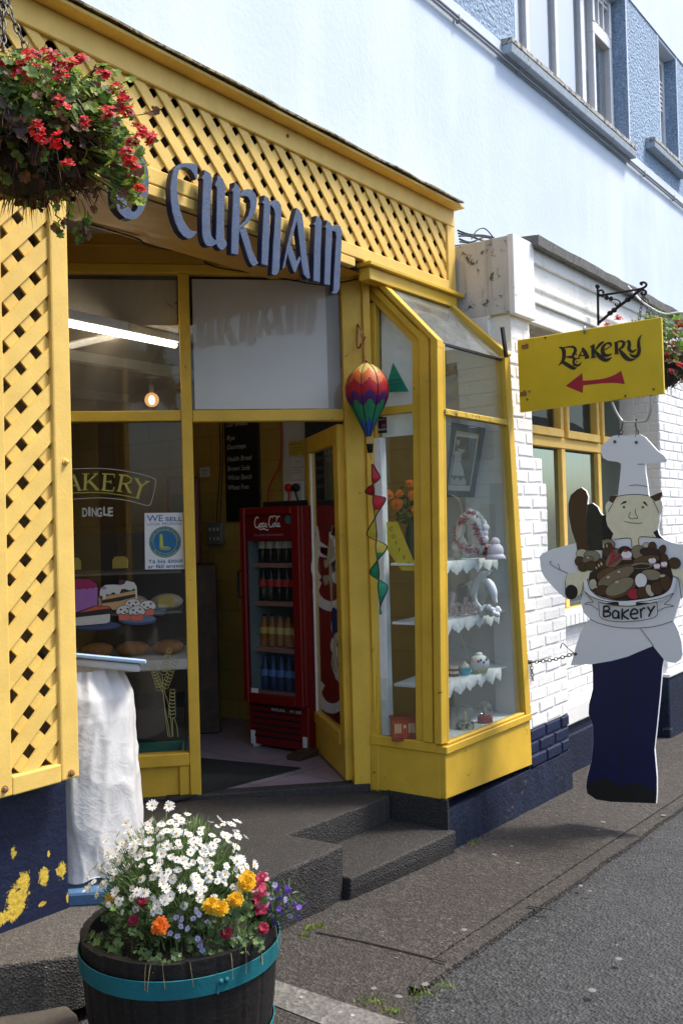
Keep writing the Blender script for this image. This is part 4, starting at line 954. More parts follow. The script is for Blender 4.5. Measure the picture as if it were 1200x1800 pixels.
# things lying on the fridge top
t = MB(); t.wbox(XFr+.1, XFr+.5, yB+.03, yB+.4, zA+.001, zA+.035); t = t.build('black_tray', M['black'], None, bevel=.005); tag(t, 'flat black tray lying on top of the red drinks fridge', 'tray')
p = onZ(533, 1332, zf); t = MB(); t.hexa([vadd(p, q) for q in ((-.09, -.04, 0), (.09, -.05, 0), (.09, .05, 0), (-.09, .06, 0), (-.085, -.04, .03), (.09, -.05, .045), (.09, .05, .045), (-.085, .06, .03))]); t = t.build('door_wedge', M['wood_dark'], None, bevel=.005); tag(t, 'dark wooden wedge on the tiles holding the door open', 'door wedge')
p = WI.uv(545, 770); t = MB(); t.box(WI, p[0]-.02, p[0]+.5, p[1]-.45, p[1]+.12, .014, .03); t = t.build('dark_poster', flat('dark_poster', (.035, .04, .05), .7)); tag(t, 'dark poster high on the wall behind the open door', 'poster')
rp = poster('surf_poster', WI, 568, 785, 612, 882, flat('green_grey_poster', (.20, .22, .19), .7), 'poster seen through the door glass with white capitals over a red block', 'poster', .034, (('LEARN', .08, .86, .08, .8), ('TO SURF', .08, .72, .08, .8)), paper)

# ---- display counter behind the left window
dc = thing('display_counter', SHOP.p(-1.5, zf, -1.0), 'dim glass display counter of breads behind the left window pane', 'display counter')
SI = SHOP.off(-.75)
t = MB(); t.box(SI, -2.6, -.93, zf, .60, -.55, 0); t.build('base', M['black'], dc)
t = MB(); t.box(SI, -2.6, -.90, .84, .90, -.6, .12); t.build('white_worktop', M['panel_white'], dc, bevel=.006)
t = MB()
for z in (1.16, 1.40): t.box(SI, -2.6, -.93, z, z+.012, -.5, -.02)
t.build('glass_shelf', flat('dusty_glass_shelf', (.16, .16, .15), .3), dc)
t = MB(); t.box(SI, -2.6, -.92, zf, 1.65, -.60, -.56); t.build('back_board', flat('dark_brown_board', (.05, .035, .02), .8), dc)
crust = surf('bread_crust', (.30, .14, .045), .8, .3, 30, .4, 60); flour = surf('floury_bread', (.55, .46, .34), .85, .15, 25, .4, 50, dirt=(.28, .15, .06), damt=.45)
rg = random.Random(4)
ci = 0
pos_ = ['beside the counter end', 'second from the counter end', 'third from the counter end', 'fourth along the counter']
for z, m, zz, hh, nm in ((1.172, flour, .062, .05, 'floury'), (.902, crust, .055, .045, 'brown crusted')):
    for k in range(4):
        uu = -1.02-k*.21; t = MB(); t.ball(SI.p(uu, z+hh, -.14), .10, 1., .62, hh/.1, seg=14, rings=8, ax=(SI.u, SI.n, (0, 0, 1))); o = t.build('bread_loaf', m, None, True)
        tag(o, '%s loaf on the %s shelf, %s' % (nm, 'upper glass' if z > 1 else 'white lower', pos_[k]), 'loaf', 'loaves in the display counter')
tg = flat('yellow_tag', (.5, .42, .10), .8)
for k in range(5):
    t = MB(); uu, vv, z_ = [(-1.05, 1.44, 0), (-1.28, 1.44, 0), (-1.55, 1.44, 0), (-1.02, 1.20, 0), (-1.45, 1.20, 0)][k]; q = SI.off(.01)
    t.prism(q, [(uu-.045, vv), (uu+.045, vv), (uu+.045, vv+.05), (uu+.03, vv+.07), (uu-.03, vv+.07), (uu-.045, vv+.05)], -.004, 0); o = t.build('price_tag', tg); tag(o, 'little yellow price tag standing on the display shelf', 'price tag', 'price tags in the display counter')
t = MB(); SB = SHOP.off(-.35); t.box(SB, -1.28, -.93, zf, zf+.02, -.3, 0); 
for a_, b_, c_, e_ in ((-1.28, -.93, -.012, 0), (-1.28, -.93, -.3, -.288)): t.box(SB, a_, b_, zf+.02, zf+.15, c_, e_)
t.box(SB, -1.28, -1.268, zf+.02, zf+.15, -.287, -.013); t.box(SB, -.942, -.93, zf+.02, zf+.15, -.287, -.013)
t = t.build('green_crate', flat('green_plastic', (.01, .16, .11), .5)); tag(t, 'green plastic crate on the floor behind the window glass', 'crate')
dr = thing('dark_red_machine', SHOP.p(-1.05, 1.5, -1.6), 'dark red coffee machine standing in the gloom behind the counter', 'machine')
q = SHOP.off(-1.5); t = MB(); t.box(q, -1.02, -.80, 1.42, 2.02, -.3, 0); t.build('body', flat('maroon', (.10, .015, .02), .4), dr, bevel=.02, seg=2)
t = MB(); t.box(q, -.99, -.86, 1.62, 1.9, .0005, .01); t.build('front_plate', M['black'], dr)
t = MB(); t.box(q, -1.1, -.7, zf, 1.418, -.4, 0); o = t.build('tall_cupboard', M['wood_dark'], None, bevel=.01); tag(o, 'dark wooden cupboard carrying the dark red machine', 'cupboard')

# ================================================================== BAY WINDOW
YB = 2.474
def XL(z): return 4.176+.0345*z
def XR(z): return 5.205-.066*z
BS = Fr((4.176, YB, 0), (0, -1, 0), (.0345, 0, 1)); BF = FY(YB)
bay = thing('bay_window', (4.65, YB+.2, .25), 'yellow painted bay window with a sloping glass roof and lace edged shelves', 'bay window')
ug = BS.uv(655, 1000)[0]      # inner edge of left post
ud_ = -.452
def fhex(mb, xa, xb, z0, z1, y0, y1):   # piece of the front whose ends follow the tapering corners; xa, xb = functions of z
    return mb.hexa([(xa(z0), y0, z0), (xb(z0), y0, z0), (xb(z0), y1, z0), (xa(z0), y1, z0), (xa(z1), y0, z1), (xb(z1), y0, z1), (xb(z1), y1, z1), (xa(z1), y1, z1)])
t = MB()   # base boards; their foot follows the slope of the street
t.hexa([(XL(.26), YB-.002, .264), (XR(.3), YB-.002, .222), (XR(.3), YB+.03, .222), (XL(.26), YB+.03, .264), (XL(.48), YB-.002, .488), (XR(.48), YB-.002, .486), (XR(.48), YB+.03, .486), (XL(.48), YB+.03, .488)])
t.box(BS, ud_, -.0305, .255, .488, -.03, .002)
t.build('base_board', M['yel'], bay, bevel=.003)
t = MB(); zs0, zs1_ = .489, .528
fhex(t, lambda z: XL(z)-.012, XR, zs0, zs1_, YB-.016, YB+.05); t.box(BS, ud_, -.051, zs0, zs1_+.012, -.05, .012)
fhex(t, lambda z: XL(z)+.02, lambda z: XR(z)-.07, zs1_+.0005, zs1_+.016, YB-.006, YB+.03)
t.build('sill_rail', M['yel'], bay, bevel=.004)
ztopb = 2.58; KR = 1.04     # roof pitch
def zroof(y): return ztopb+KR*(y-YB)
def side_poly(u0, u1, off_low, off_hi=0): return None
t = MB()   # side stiles: flat stile then two mouldings round the corner, following the slope at the top
def stile(mb, ua, ub, n0, n1, z0, drop):
    mb.prism(BS, [(ua, z0), (ub, z0), (ub, zroof(YB-ub)-drop), (ua, zroof(YB-ua)-drop)], n0, n1)
stile(t, -.172, -.121, -.045, .004, zs1_+.013, .052)
stile(t, -.1205, -.0625, -.045, .020, zs1_+.013, .03)
stile(t, -.062, -.046, -.045, .008, zs1_+.013, .02)
stile(t, -.0455, -.003, -.030, .030, zs1_+.013, .006)
t.box(BS, ud_, -.405, .25, 2.86, -.045, .004)
for du, n1, w_, dz in ((0, .004, .05, -.152), (0, .020, .058, -.10), (0, .008, .016, -.04), (0, .030, .042, -.022)):
    pass
def raf(mb, dz0, dz1, n0, n1, u0=-.430, u1=-.004):     # rafter strip between two heights under the roof line
    mb.prism(BS, [(u0, zroof(YB-u0)+dz0), (u1, zroof(YB-u1)+dz0), (u1, zroof(YB-u1)+dz1), (u0, zroof(YB-u0)+dz1)], n0, n1)
raf(t, -.150, -.092, -.045, .0045, -.452, -.121); raf(t, -.0915, -.045, -.045, .021, -.452, -.063); raf(t, -.0445, -.025, -.04, .009, -.44, -.046); raf(t, -.0245, .016, -.030, .031, -.44, -.002)
zq = BS.uv(680, 722)[1]
t.box(BS, -.405, -.1725, zq-.02, zq+.022, -.04, .002)
t.build('side_frame', M['yel'], bay, bevel=.003)
t = MB()   # front frame
fhex(t, lambda z: XR(z)-.070, lambda z: XR(z), zs1_+.001, 2.60, YB-.012, YB+.05)
fhex(t, lambda z: XL(z)+.029, lambda z: XL(z)+.048, zs1_+.017, 2.585, YB+.002, YB+.03)
t.build('front_frame', M['yel'], bay, bevel=.003)
t = MB(); za, zb = BF.uv(779, 718)[1], BF.uv(779, 729)[1]
t.hexa([(XL(2.2)+.03, YB-.008, zb), (XR(2.2)-.071, YB-.008, zb-.006), (XR(2.2)-.071, YB+.03, zb-.006), (XL(2.2)+.03, YB+.03, zb), (XL(2.2)+.03, YB-.008, za), (XR(2.2)-.071, YB-.008, za-.006), (XR(2.2)-.071, YB+.03, za-.006), (XL(2.2)+.03, YB+.03, za)])
t.build('front_transom', M['yelworn'], bay, bevel=.004)
t = MB()   # right rafter and head rail under the fascia
p, q = (XR(2.6)-.02, YB-.005, 2.60), (4.955, YF+.02, zroof(YF)+.03)
t.bar(p, q, .055, .05, (1, 0, 0))
t.wbox(4.085, 5.0, YF-.02, YF+.05, zroof(YF)+.012, 2.998); t.wbox(4.06, 5.045, YF-.045, YF+.05, 2.9985, 3.022)
t.build('head_rail', M['yel'], bay, bevel=.004)
t = MB(); fhex(t, lambda z: XL(z)+.03, lambda z: XR(z)-.071, 2.578, 2.590, YB+.004, YB+.022); t.build('lead_strip', M['black'], bay)
gp = M['glass']
t = MB(); fhex(t, lambda z: XL(z)+.02, lambda z: XR(z)-.0695, .543, 2.578, YB+.0125, YB+.0165); t.build('front_pane', gp, bay)
t = MB(); t.prism(BS, [(-.41, .54), (-.170, .54), (-.170, zroof(YB+.170)-.12), (-.41, zroof(YB+.41)-.12)], -.024, -.020); t.build('side_pane', gp, bay)
t = MB(); a = [(XL(2.58)+.0, YB+.012, 2.592), (XR(2.58)-.03, YB+.012, 2.592), (4.955, YF+.0, zroof(YF)+.01), (XL(2.9), YF+.0, zroof(YF)+.01)]
t.add(a+[vadd(p_, (0, 0, -.005)) for p_ in a], [(0, 1, 2, 3), (7, 6, 5, 4), (0, 4, 5, 1), (1, 5, 6, 2), (2, 6, 7, 3), (3, 7, 4, 0)]); t.build('roof_pane', M['glass_roof'], bay)
t = MB(); t.wbox(4.20, XI-.02, YB+.06, 2.98, .43, .53); t.build('display_floor', M['shelf'], bay)
t = MB(); t.wbox(XI-.015, XI-.001, YB+.05, 2.99, .53, 2.56); t.wbox(XI-.07, XI-.016, YB+.052, YB+.17, .53, 2.5)
t.build('white_wall_panel', surf('white_display_panel', (.56, .57, .565), .6, .04, 2, .05, 30), bay)
t = MB(); t.wbox(4.225, 4.275, 2.835, 2.89, .53, 2.12); t.build('white_post', M['white'], bay, bevel=.003)
t = MB(); t.prism(BS, [(-.40, 2.13), (-.165, 2.13), (-.165, zroof(YB+.165)-.14), (-.40, zroof(YB+.40)-.14)], -.055, -.050); t.build('white_screen', M['white_sheet'], bay)
lace = None
def m_lace():
    m, nt, b = newmat('white_lace'); b.inputs['Base Color'].default_value = (.88, .89, .89, 1); b.inputs['Roughness'].default_value = .9
    v = nd(nt, 'ShaderNodeTexVoronoi', i_Scale=95.); link(nt, objco(nt), v.inputs['Vector'])
    r = ramp(nt, v.outputs['Distance'], [(.28, 0.), (.34, 1.)]); tr = nd(nt, 'ShaderNodeBsdfTransparent'); mx = nd(nt, 'ShaderNodeMixShader')
    k = nd(nt, 'ShaderNodeMath', operation='MULTIPLY_ADD'); link(nt, r.outputs[0], k.inputs[0]); k.inputs[1].default_value = .3; k.inputs[2].default_value = .7
    link(nt, k.outputs[0], mx.inputs[0]); link(nt, tr.outputs[0], mx.inputs[1]); link(nt, b.outputs[0], mx.inputs[2]); link(nt, mx.outputs[0], nt.nodes['Material Output'].inputs[0]); return m
lace = m_lace()
shz = []
for k, (px, py, lab) in enumerate(((800, 986, 'upper'), (800, 1088, 'middle'), (800, 1196, 'lower'))):
    z = onY(px, py, YB+.09)[2]; shz.append(z)
    t = MB(); pl = [(4.235, 2.80), (4.235, YB+.14), (4.29, YB+.075), (5.07, YB+.085), (XI-.02, YB+.18), (XI-.02, 2.93)]
    n = len(pl); t.add([(x, y, z) for x, y in pl]+[(x, y, z-.012) for x, y in pl], [tuple(range(n)), tuple(range(2*n-1, n-1, -1))]+[(i, n+i, n+(i+1) % n, (i+1) % n) for i in range(n)])
    t.build('shelf', M['shelf'], bay)
    # scalloped lace hanging from the shelf edge, curling at its end
    t = MB(); x0, x1 = 4.30, 5.02; ns = 6; dv = 24
    for s in range(ns):
        a0 = x0+(x1-x0)*s/ns; wd = (x1-x0)/ns; vs = []; fs = []
        for i in range(dv+1):
            q = i/dv; x = a0+wd*q; c = 1-abs(2*q-1); dp = .026+.036*sqrt(max(0, 1-(2*q-1)**2))+.014*max(0, 1-abs(2*q-1)*3)+.006*abs(sin(q*pi*6))
            y = YB+.068+.006*sin(x*40)+(0 if x < 4.94 else (x-4.94)*.5)
            for j in range(4): vs.append((x, y-.006*sin(j), z+.004-dp*j/3))
        fs = [(4*i+j, 4*i+j+1, 4*i+5+j, 4*i+4+j) for i in range(dv) for j in range(3)]
        t.add(vs, fs)
    o = t.build('lace_trim', lace, None, True); tag(o, 'scalloped white lace trim along the front edge of the %s display shelf' % lab, 'lace trim', 'lace trims on the bay shelves')
from mathutils import noise as mnoise, Vector, Euler, Matrix
# ================================================================== RAISED SHOP-NAME LETTERS
L1 = lambda l: [(190+x*.19167, 250+y*.19167) for x, y in l]
L2 = lambda l: [(400+x*.19167, 310+y*.19167) for x, y in l]
nameb = thing('shop_name_lettering', onY(420, 420, 2.76), 'raised slate blue Celtic letters of the shop name on the lattice fascia', 'lettering')
FLt = FY(2.775)
def letter(polys, holes=None):
    t = MB()
    for k, pl in enumerate(polys):
        q = FLt.pts(pl, .034); t.prism(FLt, q, .003+k*.0012, .034-k*.0012)
    o = t.build('letter', [M['letter'], M['letter_edge']], nameb, bevel=.002)
    me = o.data
    for p in me.polygons: p.material_index = 0 if p.normal.y < -.7 else 1
sm = lambda l, k=4: smoothline(l, k, True)
# O as a ring
oo = [(75, 600), (110, 650), (160, 695), (220, 712), (270, 695), (310, 650), (345, 580), (368, 480), (375, 370), (370, 270), (352, 190), (320, 130), (270, 95), (215, 95), (160, 130), (110, 200), (75, 300), (58, 400), (56, 490), (62, 550)]
oi = [(190, 590), (203, 615), (222, 635), (245, 640), (265, 620), (276, 590), (284, 545), (286, 470), (283, 400), (275, 330), (260, 260), (240, 210), (215, 190), (190, 205), (168, 250), (155, 320), (150, 400), (155, 470), (165, 530), (177, 565)]
a = FLt.pts(L1(oo), .036); b = FLt.pts(L1(oi), .036); t = MB(); n = len(a)
vs = [FLt.p(u, v, .036) for u, v in a]+[FLt.p(u, v, .036) for u, v in b]+[FLt.p(u, v, .001) for u, v in a]+[FLt.p(u, v, .001) for u, v in b]; fs = []
for k in range(n):
    l = (k+1) % n; fs += [(k, l, n+l, n+k), (k, 2*n+k, 2*n+l, l), (n+k, n+l, 3*n+l, 3*n+k), (2*n+k, 3*n+k, 3*n+l, 2*n+l)]
t.add(vs, fs); o = t.build('letter', [M['letter'], M['letter_edge']], nameb)
bm = bmesh.new(); bm.from_mesh(o.data); bmesh.ops.recalc_face_normals(bm, faces=bm.faces); bm.to_mesh(o.data); bm.free()
for p in o.data.polygons: p.material_index = 0 if p.normal.y < -.7 else 1
letter([L1([(160, 60), (200, 15), (235, -20), (250, 0), (225, 50), (185, 80)])])
letter([L1([(825, 205), (822, 330), (808, 345), (785, 290), (760, 255), (720, 235), (685, 232), (655, 255), (640, 320), (636, 420), (645, 520), (662, 610), (690, 700), (725, 765), (765, 810), (820, 822), (795, 860), (760, 884), (735, 888), (690, 860), (650, 810), (615, 730), (590, 640), (576, 540), (572, 420), (585, 320), (605, 250), (650, 205), (700, 188), (760, 190)])])
letter([L1([(885, 250), (940, 285), (958, 330), (955, 400), (945, 500), (941, 650), (940, 780), (948, 850), (972, 888), (995, 905), (1003, 930), (960, 955), (935, 960), (905, 950), (880, 915), (865, 850), (862, 700), (868, 500), (875, 345), (862, 330), (878, 300)]),
        L1([(1005, 300), (1055, 330), (1075, 380), (1080, 430), (1072, 600), (1070, 760), (1072, 880), (1098, 930), (1085, 960), (1055, 990), (1030, 985), (1003, 955), (992, 900), (996, 800), (1000, 600), (1002, 420), (985, 395), (1000, 350)])])
letter([L2([(65, 50), (105, 85), (120, 130), (118, 250), (110, 480), (105, 600), (100, 722), (35, 710), (38, 500), (48, 300), (52, 150), (40, 135), (60, 100)]),
        L2([(112, 170), (150, 130), (190, 112), (230, 120), (260, 160), (275, 220), (265, 300), (235, 370), (190, 430), (150, 465), (108, 490), (112, 455), (130, 440), (165, 410), (195, 360), (212, 290), (210, 230), (190, 190), (160, 180), (112, 188)]),
        L2([(108, 490), (172, 462), (200, 560), (235, 680), (270, 760), (292, 795), (240, 828), (215, 800), (190, 740), (160, 640), (130, 550)])])
letter([L2([(335, 170), (375, 195), (392, 230), (395, 300), (388, 480), (382, 640), (372, 824), (312, 805), (318, 600), (328, 400), (335, 255), (320, 245), (332, 215)]),
        L2([(388, 250), (440, 215), (470, 225), (495, 265), (500, 320), (495, 450), (490, 600), (485, 720), (480, 850), (460, 900), (430, 908), (408, 900), (415, 780), (420, 640), (432, 480), (438, 350), (428, 300), (405, 270), (388, 266)])])
letter([L2([(632, 287), (660, 310), (640, 400), (595, 560), (555, 700), (522, 850), (505, 848), (545, 650), (590, 460)]), L2([(634, 285), (662, 305), (687, 350), (702, 450), (717, 600), (737, 760), (762, 935), (735, 940), (700, 900), (680, 800), (665, 640), (645, 480), (632, 370)]),
        L2([(578, 615), (603, 665), (640, 780), (668, 730), (676, 760), (622, 890), (603, 860), (575, 780), (552, 700)])])
letter([L2([(812, 358), (850, 375), (865, 410), (862, 520), (855, 700), (848, 972), (788, 960), (793, 700), (802, 460), (790, 440), (805, 420)])])
letter([L2([(908, 398), (945, 425), (962, 460), (958, 600), (948, 800), (940, 1000), (888, 992), (895, 700), (903, 480), (893, 465), (905, 440)]),
        L2([(956, 465), (1000, 442), (1035, 455), (1052, 500), (1050, 600), (1042, 750), (1035, 900), (1030, 1030), (1010, 1070), (980, 1080), (960, 1070), (972, 1050), (978, 900), (990, 700), (1000, 560), (990, 510), (956, 498)])])

# ================================================================== BAKERY SIGN SQUARE TO THE STREET
XSg = 5.06
SG = FX(XSg)
sg = thing('bakery_sign', SG.p(*SG.uv(1040, 640)), 'yellow hanging sign board reading Bakery with a red arrow, set square to the wall', 'sign')
q = SG.pts([(913, 725), (1166, 692), (1161, 557), (908, 598)]); t = MB(); t.prism(SG, q, -.022, 0)
ym = surf('sign_yellow', (.70, .485, .014), .5, .07, 5, .08, 60, dirt=(.20, .14, .03), damt=.31, dscale=15, streak=((.48, .33, .02), (14, 14, 1.5), .62, .5))
t.build('board', [ym], sg, bevel=.003)
Z3 = lambda l: SG.pts([(960+x/6, 570+y/6) for x, y in l], .001)
ink = flat('sign_black', (.02, .016, .012), .45); K6 = .00054
t = MB(); kk = 0
for pl, w in (([(128, 241), (160, 252), (180, 280), (182, 330), (170, 385), (122, 440)], [6, 30, 44, 42, 36, 4]), ([(160, 250), (235, 238), (285, 242), (303, 275), (285, 315), (262, 350), (212, 345)], [10, 17, 26, 34, 34, 22, 8]), ([(160, 392), (205, 420), (255, 450), (290, 464), (318, 456)], [34, 40, 42, 32, 5]), ([(286, 362), (282, 400), (292, 440)], [22, 24, 16]), ([(200, 345), (255, 343), (292, 362), (288, 392)], [12, 22, 26, 16]),
              ([(366, 395), (348, 426), (315, 434), (288, 412), (290, 378), (315, 362), (346, 360)], [4, 20, 26, 24, 22, 14, 5]), ([(388, 252), (362, 300), (335, 352)], [12, 14, 15]), ([(376, 248), (405, 300), (432, 358)], [24, 44, 44]), ([(338, 330), (400, 328)], [13, 13]), ([(322, 362), (365, 358)], [10, 6]), ([(400, 362), (447, 356)], [10, 8]),
              ([(488, 228), (490, 348)], [36, 38]), ([(455, 242), (505, 215)], [12, 22]), ([(463, 356), (522, 346)], [8, 12]), ([(605, 182), (560, 215), (510, 278)], [14, 30, 12]), ([(508, 278), (555, 335), (610, 374), (650, 372), (690, 346)], [16, 46, 40, 28, 3]),
              ([(592, 278), (640, 255), (684, 226)], [12, 12, 10]), ([(684, 228), (668, 202), (635, 202), (600, 232), (588, 280), (608, 322), (650, 328), (692, 306)], [14, 26, 18, 30, 40, 38, 26, 3]),
              ([(734, 190), (738, 308)], [34, 36]), ([(712, 196), (752, 184)], [8, 14]), ([(716, 314), (764, 308)], [8, 10]), ([(740, 188), (790, 178), (815, 200), (800, 238), (758, 262)], [12, 20, 32, 28, 8]), ([(765, 262), (805, 318), (850, 362), (895, 375), (944, 360)], [18, 44, 40, 24, 3]),
              ([(836, 190), (866, 178), (874, 215), (868, 260), (905, 290), (950, 262)], [5, 22, 32, 34, 26, 8]), ([(1004, 105), (975, 158), (970, 215), (976, 280), (955, 332), (910, 336), (872, 308)], [3, 22, 32, 34, 34, 26, 8])):
    t.stroke(SG, smoothline(Z3(pl), 6), [K6*v for v in smoothline([(q_,) for q_ in w], 6) for v in v], .0008+kk*.00012); kk += 1
t.build('lettering', ink, sg)
t = MB(); t.plate(SG, Z3([(200, 650), (375, 515), (382, 595), (470, 590), (560, 580), (630, 566), (690, 545), (740, 520), (785, 490), (806, 560), (825, 632), (755, 622), (690, 618), (560, 624), (470, 634), (385, 645), (380, 725)]), .001); t.build('arrow', flat('sign_red', (.36, .012, .03), .5), sg)
t = MB()
for x, y in ((315, 318), (320, 397)): t.plate(SG, circ(*Z3([(x, y)])[0], .005, k=10), .0042)
t.build('red_dot', flat('dot_brown', (.2, .03, .01), .6), sg)
for px, py in ((925, 606), (958, 593), (921, 688), (926, 702), (1148, 684), (1098, 696), (930, 688)): t = MB(); t.ball(SG.p(*SG.uv(px, py), .001), .0075, seg=8, rings=4); t.build('screw_head', M['rust'], sg, True)
for px, py in ((920, 610), (917, 693)): u, v = SG.uv(px, py); t = MB(); t.box(SG, u-.012, u+.028, v-.012, v+.012, .0005, .004); t.build('plate_fixing', M['rust'], sg)
t = MB(); u, v = SG.uv(1027, 583); t.tube([SG.p(u, v-.012, .008), SG.p(u, v+.02, .008), SG.p(u, v+.03, -.01)], .006, 6); t.build('top_hook', M['steel'], sg, True)
# bent rod under the sign that carries the cut-out baker
rodp = [SG.p(*SG.uv(*q_), -.011) for q_ in ((1073, 705), (1080, 722), (1090, 738), (1100, 742), (1130, 740), (1138, 732), (1142, 715), (1142, 695))]
t = MB(); t.tube(smoothline(rodp, 4), .0065, 8); t.build('hanging_rod', M['steel'], sg, True)

# ================================================================== CUT-OUT BAKER
XC = XSg+.011
CF = FX(XC-.009)
z4 = lambda l: [(930+x*.225, 740+y*.225) for x, y in l]
z5 = lambda l: [(930+x*.225, 930+y*.225) for x, y in l]
zB = lambda l: [(880+x*.27778, 950+y*.27778) for x, y in l]
z6 = lambda l: [(1000+x/6, 940+y/6) for x, y in l]
cb = thing('baker_cutout', CF.p(*CF.uv(1095, 1410)), 'painted flat board of a baker holding a bowl of loaves, hanging below the yellow sign', 'cut-out sign')
U = lambda l: CF.pts(l)
hatR = z4([(645, 118), (680, 110), (760, 115), (830, 105), (860, 105), (900, 125), (950, 180), (1000, 235), (1050, 270), (1070, 300), (1055, 322), (900, 332), (905, 400), (920, 500), (930, 588), (945, 590), (1000, 565), (1035, 552), (1038, 580), (1022, 605), (1032, 630), (1040, 665), (1034, 702), (1016, 727), (1015, 780), (1000, 845), (1012, 890), (1050, 925), (1110, 950), (1170, 963)])
slL = z4([(360, 955), (300, 968), (180, 1000), (100, 1035), (78, 1062)])+z5([(92, 330), (120, 380), (180, 450), (240, 510), (285, 545), (325, 550), (350, 530), (372, 517), (403, 524)])
uc = CF.uv(1103, 1000)[0]
mir = [(2*uc-u, v) for u, v in U(slL)]
flapR = zB([(1090, 510), (1120, 570), (1140, 640), (1145, 715), (1130, 755), (1100, 775), (1060, 770), (1028, 750), (1020, 800), (1005, 980), (990, 1130), (970, 1320), (985, 1500), (985, 1600), (980, 1665)])
botL = zB([(980, 1665), (850, 1660), (700, 1655), (600, 1640), (545, 1600), (537, 1560), (545, 1500), (572, 1390), (582, 1280), (580, 1170), (553, 1100), (555, 1040), (580, 940), (580, 850), (575, 783), (440, 790)])
coatL = z5([(340, 1000), (360, 920), (395, 820), (430, 745), (470, 702), (420, 650), (402, 580), (403, 530)])
mitt = z4([(365, 960), (330, 860), (305, 740), (302, 650), (320, 580), (370, 535), (405, 520), (440, 545), (458, 590), (452, 650), (490, 640), (530, 670), (555, 720), (575, 742), (598, 738)])
headL = z4([(600, 720), (592, 680), (600, 640), (620, 625), (625, 590), (650, 580), (690, 582), (695, 520), (705, 450), (715, 335), (690, 320), (610, 310), (575, 290), (560, 260), (555, 215), (565, 185), (600, 160)])
outline = U(hatR)+mir[1:]+U(flapR)+U(botL[1:])+U(coatL)+U(slL)[::-1]+U(mitt)+U(headL)
cw = surf('baker_white', (.86, .86, .86), .42, .03, 2, .04, 30, dirt=(.6, .57, .52), damt=.27, dscale=7)
t = MB(); t.prism(CF, outline, -.018, 0); t.build('board', cw, cb)
LAY = [0]
def paint(name, shapes, mat, par=cb):
    t = MB()
    for s in shapes: LAY[0] += 1; t.plate(CF, s, .0004+LAY[0]*.00016)
    return t.build(name, mat, par)
def lines(name, ls, mat, w=.0035, par=cb):
    t = MB()
    for s in ls: LAY[0] += 1; t.stroke(CF, smoothline(U(s), 5), w if not isinstance(w, list) else w, .0004+LAY[0]*.00016)
    return t.build(name, mat, par)
P_ = lambda n_, c: flat(n_, c, .45)
navyc, blackc, skin, brown, tan, dbrown, olive, cream = P_('baker_navy', (.005, .010, .062)), M['black'], P_('baker_skin', (.84, .78, .54)), P_('baker_brown', (.075, .038, .016)), P_('baker_tan', (.22, .165, .105)), P_('baker_dark', (.035, .022, .016)), P_('baker_olive', (.27, .23, .145)), P_('baker_cream', (.58, .54, .38))
green, pink, redp, midb, whit = P_('baker_green', (.025, .028, .018)), P_('baker_pink', (.62, .30, .36)), P_('baker_red', (.42, .02, .045)), P_('baker_midbrown', (.13, .07, .025)), P_('baker_highlight', (.86, .86, .86))
tr = zB([(577, 783), (700, 762), (800, 735), (870, 705), (960, 668), (1027, 750), (1019, 800), (1004, 980), (989, 1130), (969, 1320), (984, 1500), (984, 1600), (979, 1664), (850, 1659), (700, 1654), (600, 1639), (546, 1600), (538, 1560), (546, 1500), (573, 1390), (583, 1280), (581, 1170), (554, 1100), (556, 1040), (581, 940), (581, 850)])
paint('trousers', [U(tr)], navyc)
paint('shoes', [U(zB([(539, 1560), (560, 1530), (620, 1510), (680, 1512), (730, 1535), (765, 1562), (800, 1542), (860, 1535), (930, 1560), (983, 1600), (978, 1664), (850, 1659), (700, 1654), (600, 1639), (547, 1600)]))], blackc)
lines('trouser_seam', [zB([(800, 738), (790, 900), (775, 1200), (765, 1530)])], blackc, .005)
# black gaps, mitts, hair, face
paint('background_patch', [U(z4([(556, 735), (600, 738), (600, 780), (625, 830), (664, 870), (640, 925), (560, 930)]))], blackc); paint('background_patch', [U(z4([(1000, 848), (962, 872), (990, 912), (1034, 914), (1010, 885)]))], blackc)
paint('oven_mitt', [U(z4([(372, 1010), (365, 960), (331, 860), (306, 740), (303, 650), (321, 580), (370, 536), (405, 521), (439, 546), (456, 590), (450, 655), (440, 800), (445, 920), (462, 1010)]))], brown)
paint('oven_mitt', [U(z4([(462, 1010), (446, 920), (441, 800), (452, 655), (490, 641), (529, 671), (554, 722), (566, 742), (568, 1010)]))], green)
fc = z4([(690, 590), (760, 578), (850, 575), (935, 585), (965, 625), (990, 670), (1010, 720), (1014, 790), (1000, 840), (965, 870), (992, 912), (860, 908), (855, 965), (800, 985), (795, 930), (780, 915), (640, 922), (655, 880), (610, 820), (598, 770), (601, 720), (615, 700), (650, 640)])
e1 = [CF.uv(930+(612+19*cos(a))*.225, 740+(680+46*sin(a))*.225) for a in [2*pi*k/18 for k in range(18)]]
e2 = [CF.uv(930+(1016+23*cos(a))*.225, 740+(668+48*sin(a))*.225) for a in [2*pi*k/18 for k in range(18)]]
paint('face', [e1, e2, U(fc)], skin)
paint('hair', [U(z4([(690, 584), (650, 581), (626, 590), (621, 622), (632, 634), (655, 640), (672, 610)]))], brown); paint('hair', [U(z4([(938, 592), (1000, 566), (1034, 553), (1037, 578), (1022, 603), (1024, 612), (985, 628), (965, 615)]))], brown); paint('eyebrow', [U(z4([(705, 655), (735, 628), (758, 622), (756, 640), (735, 646)]))], brown); paint('eyebrow', [U(z4([(882, 630), (905, 630), (928, 668), (915, 662), (895, 648)]))], brown)
dots = [[CF.uv(930+(cx+9*cos(a))*.225, 740+(cy+9*sin(a))*.225) for a in [2*pi*k/12 for k in range(12)]] for cx, cy in ((738, 673), (886, 674))]
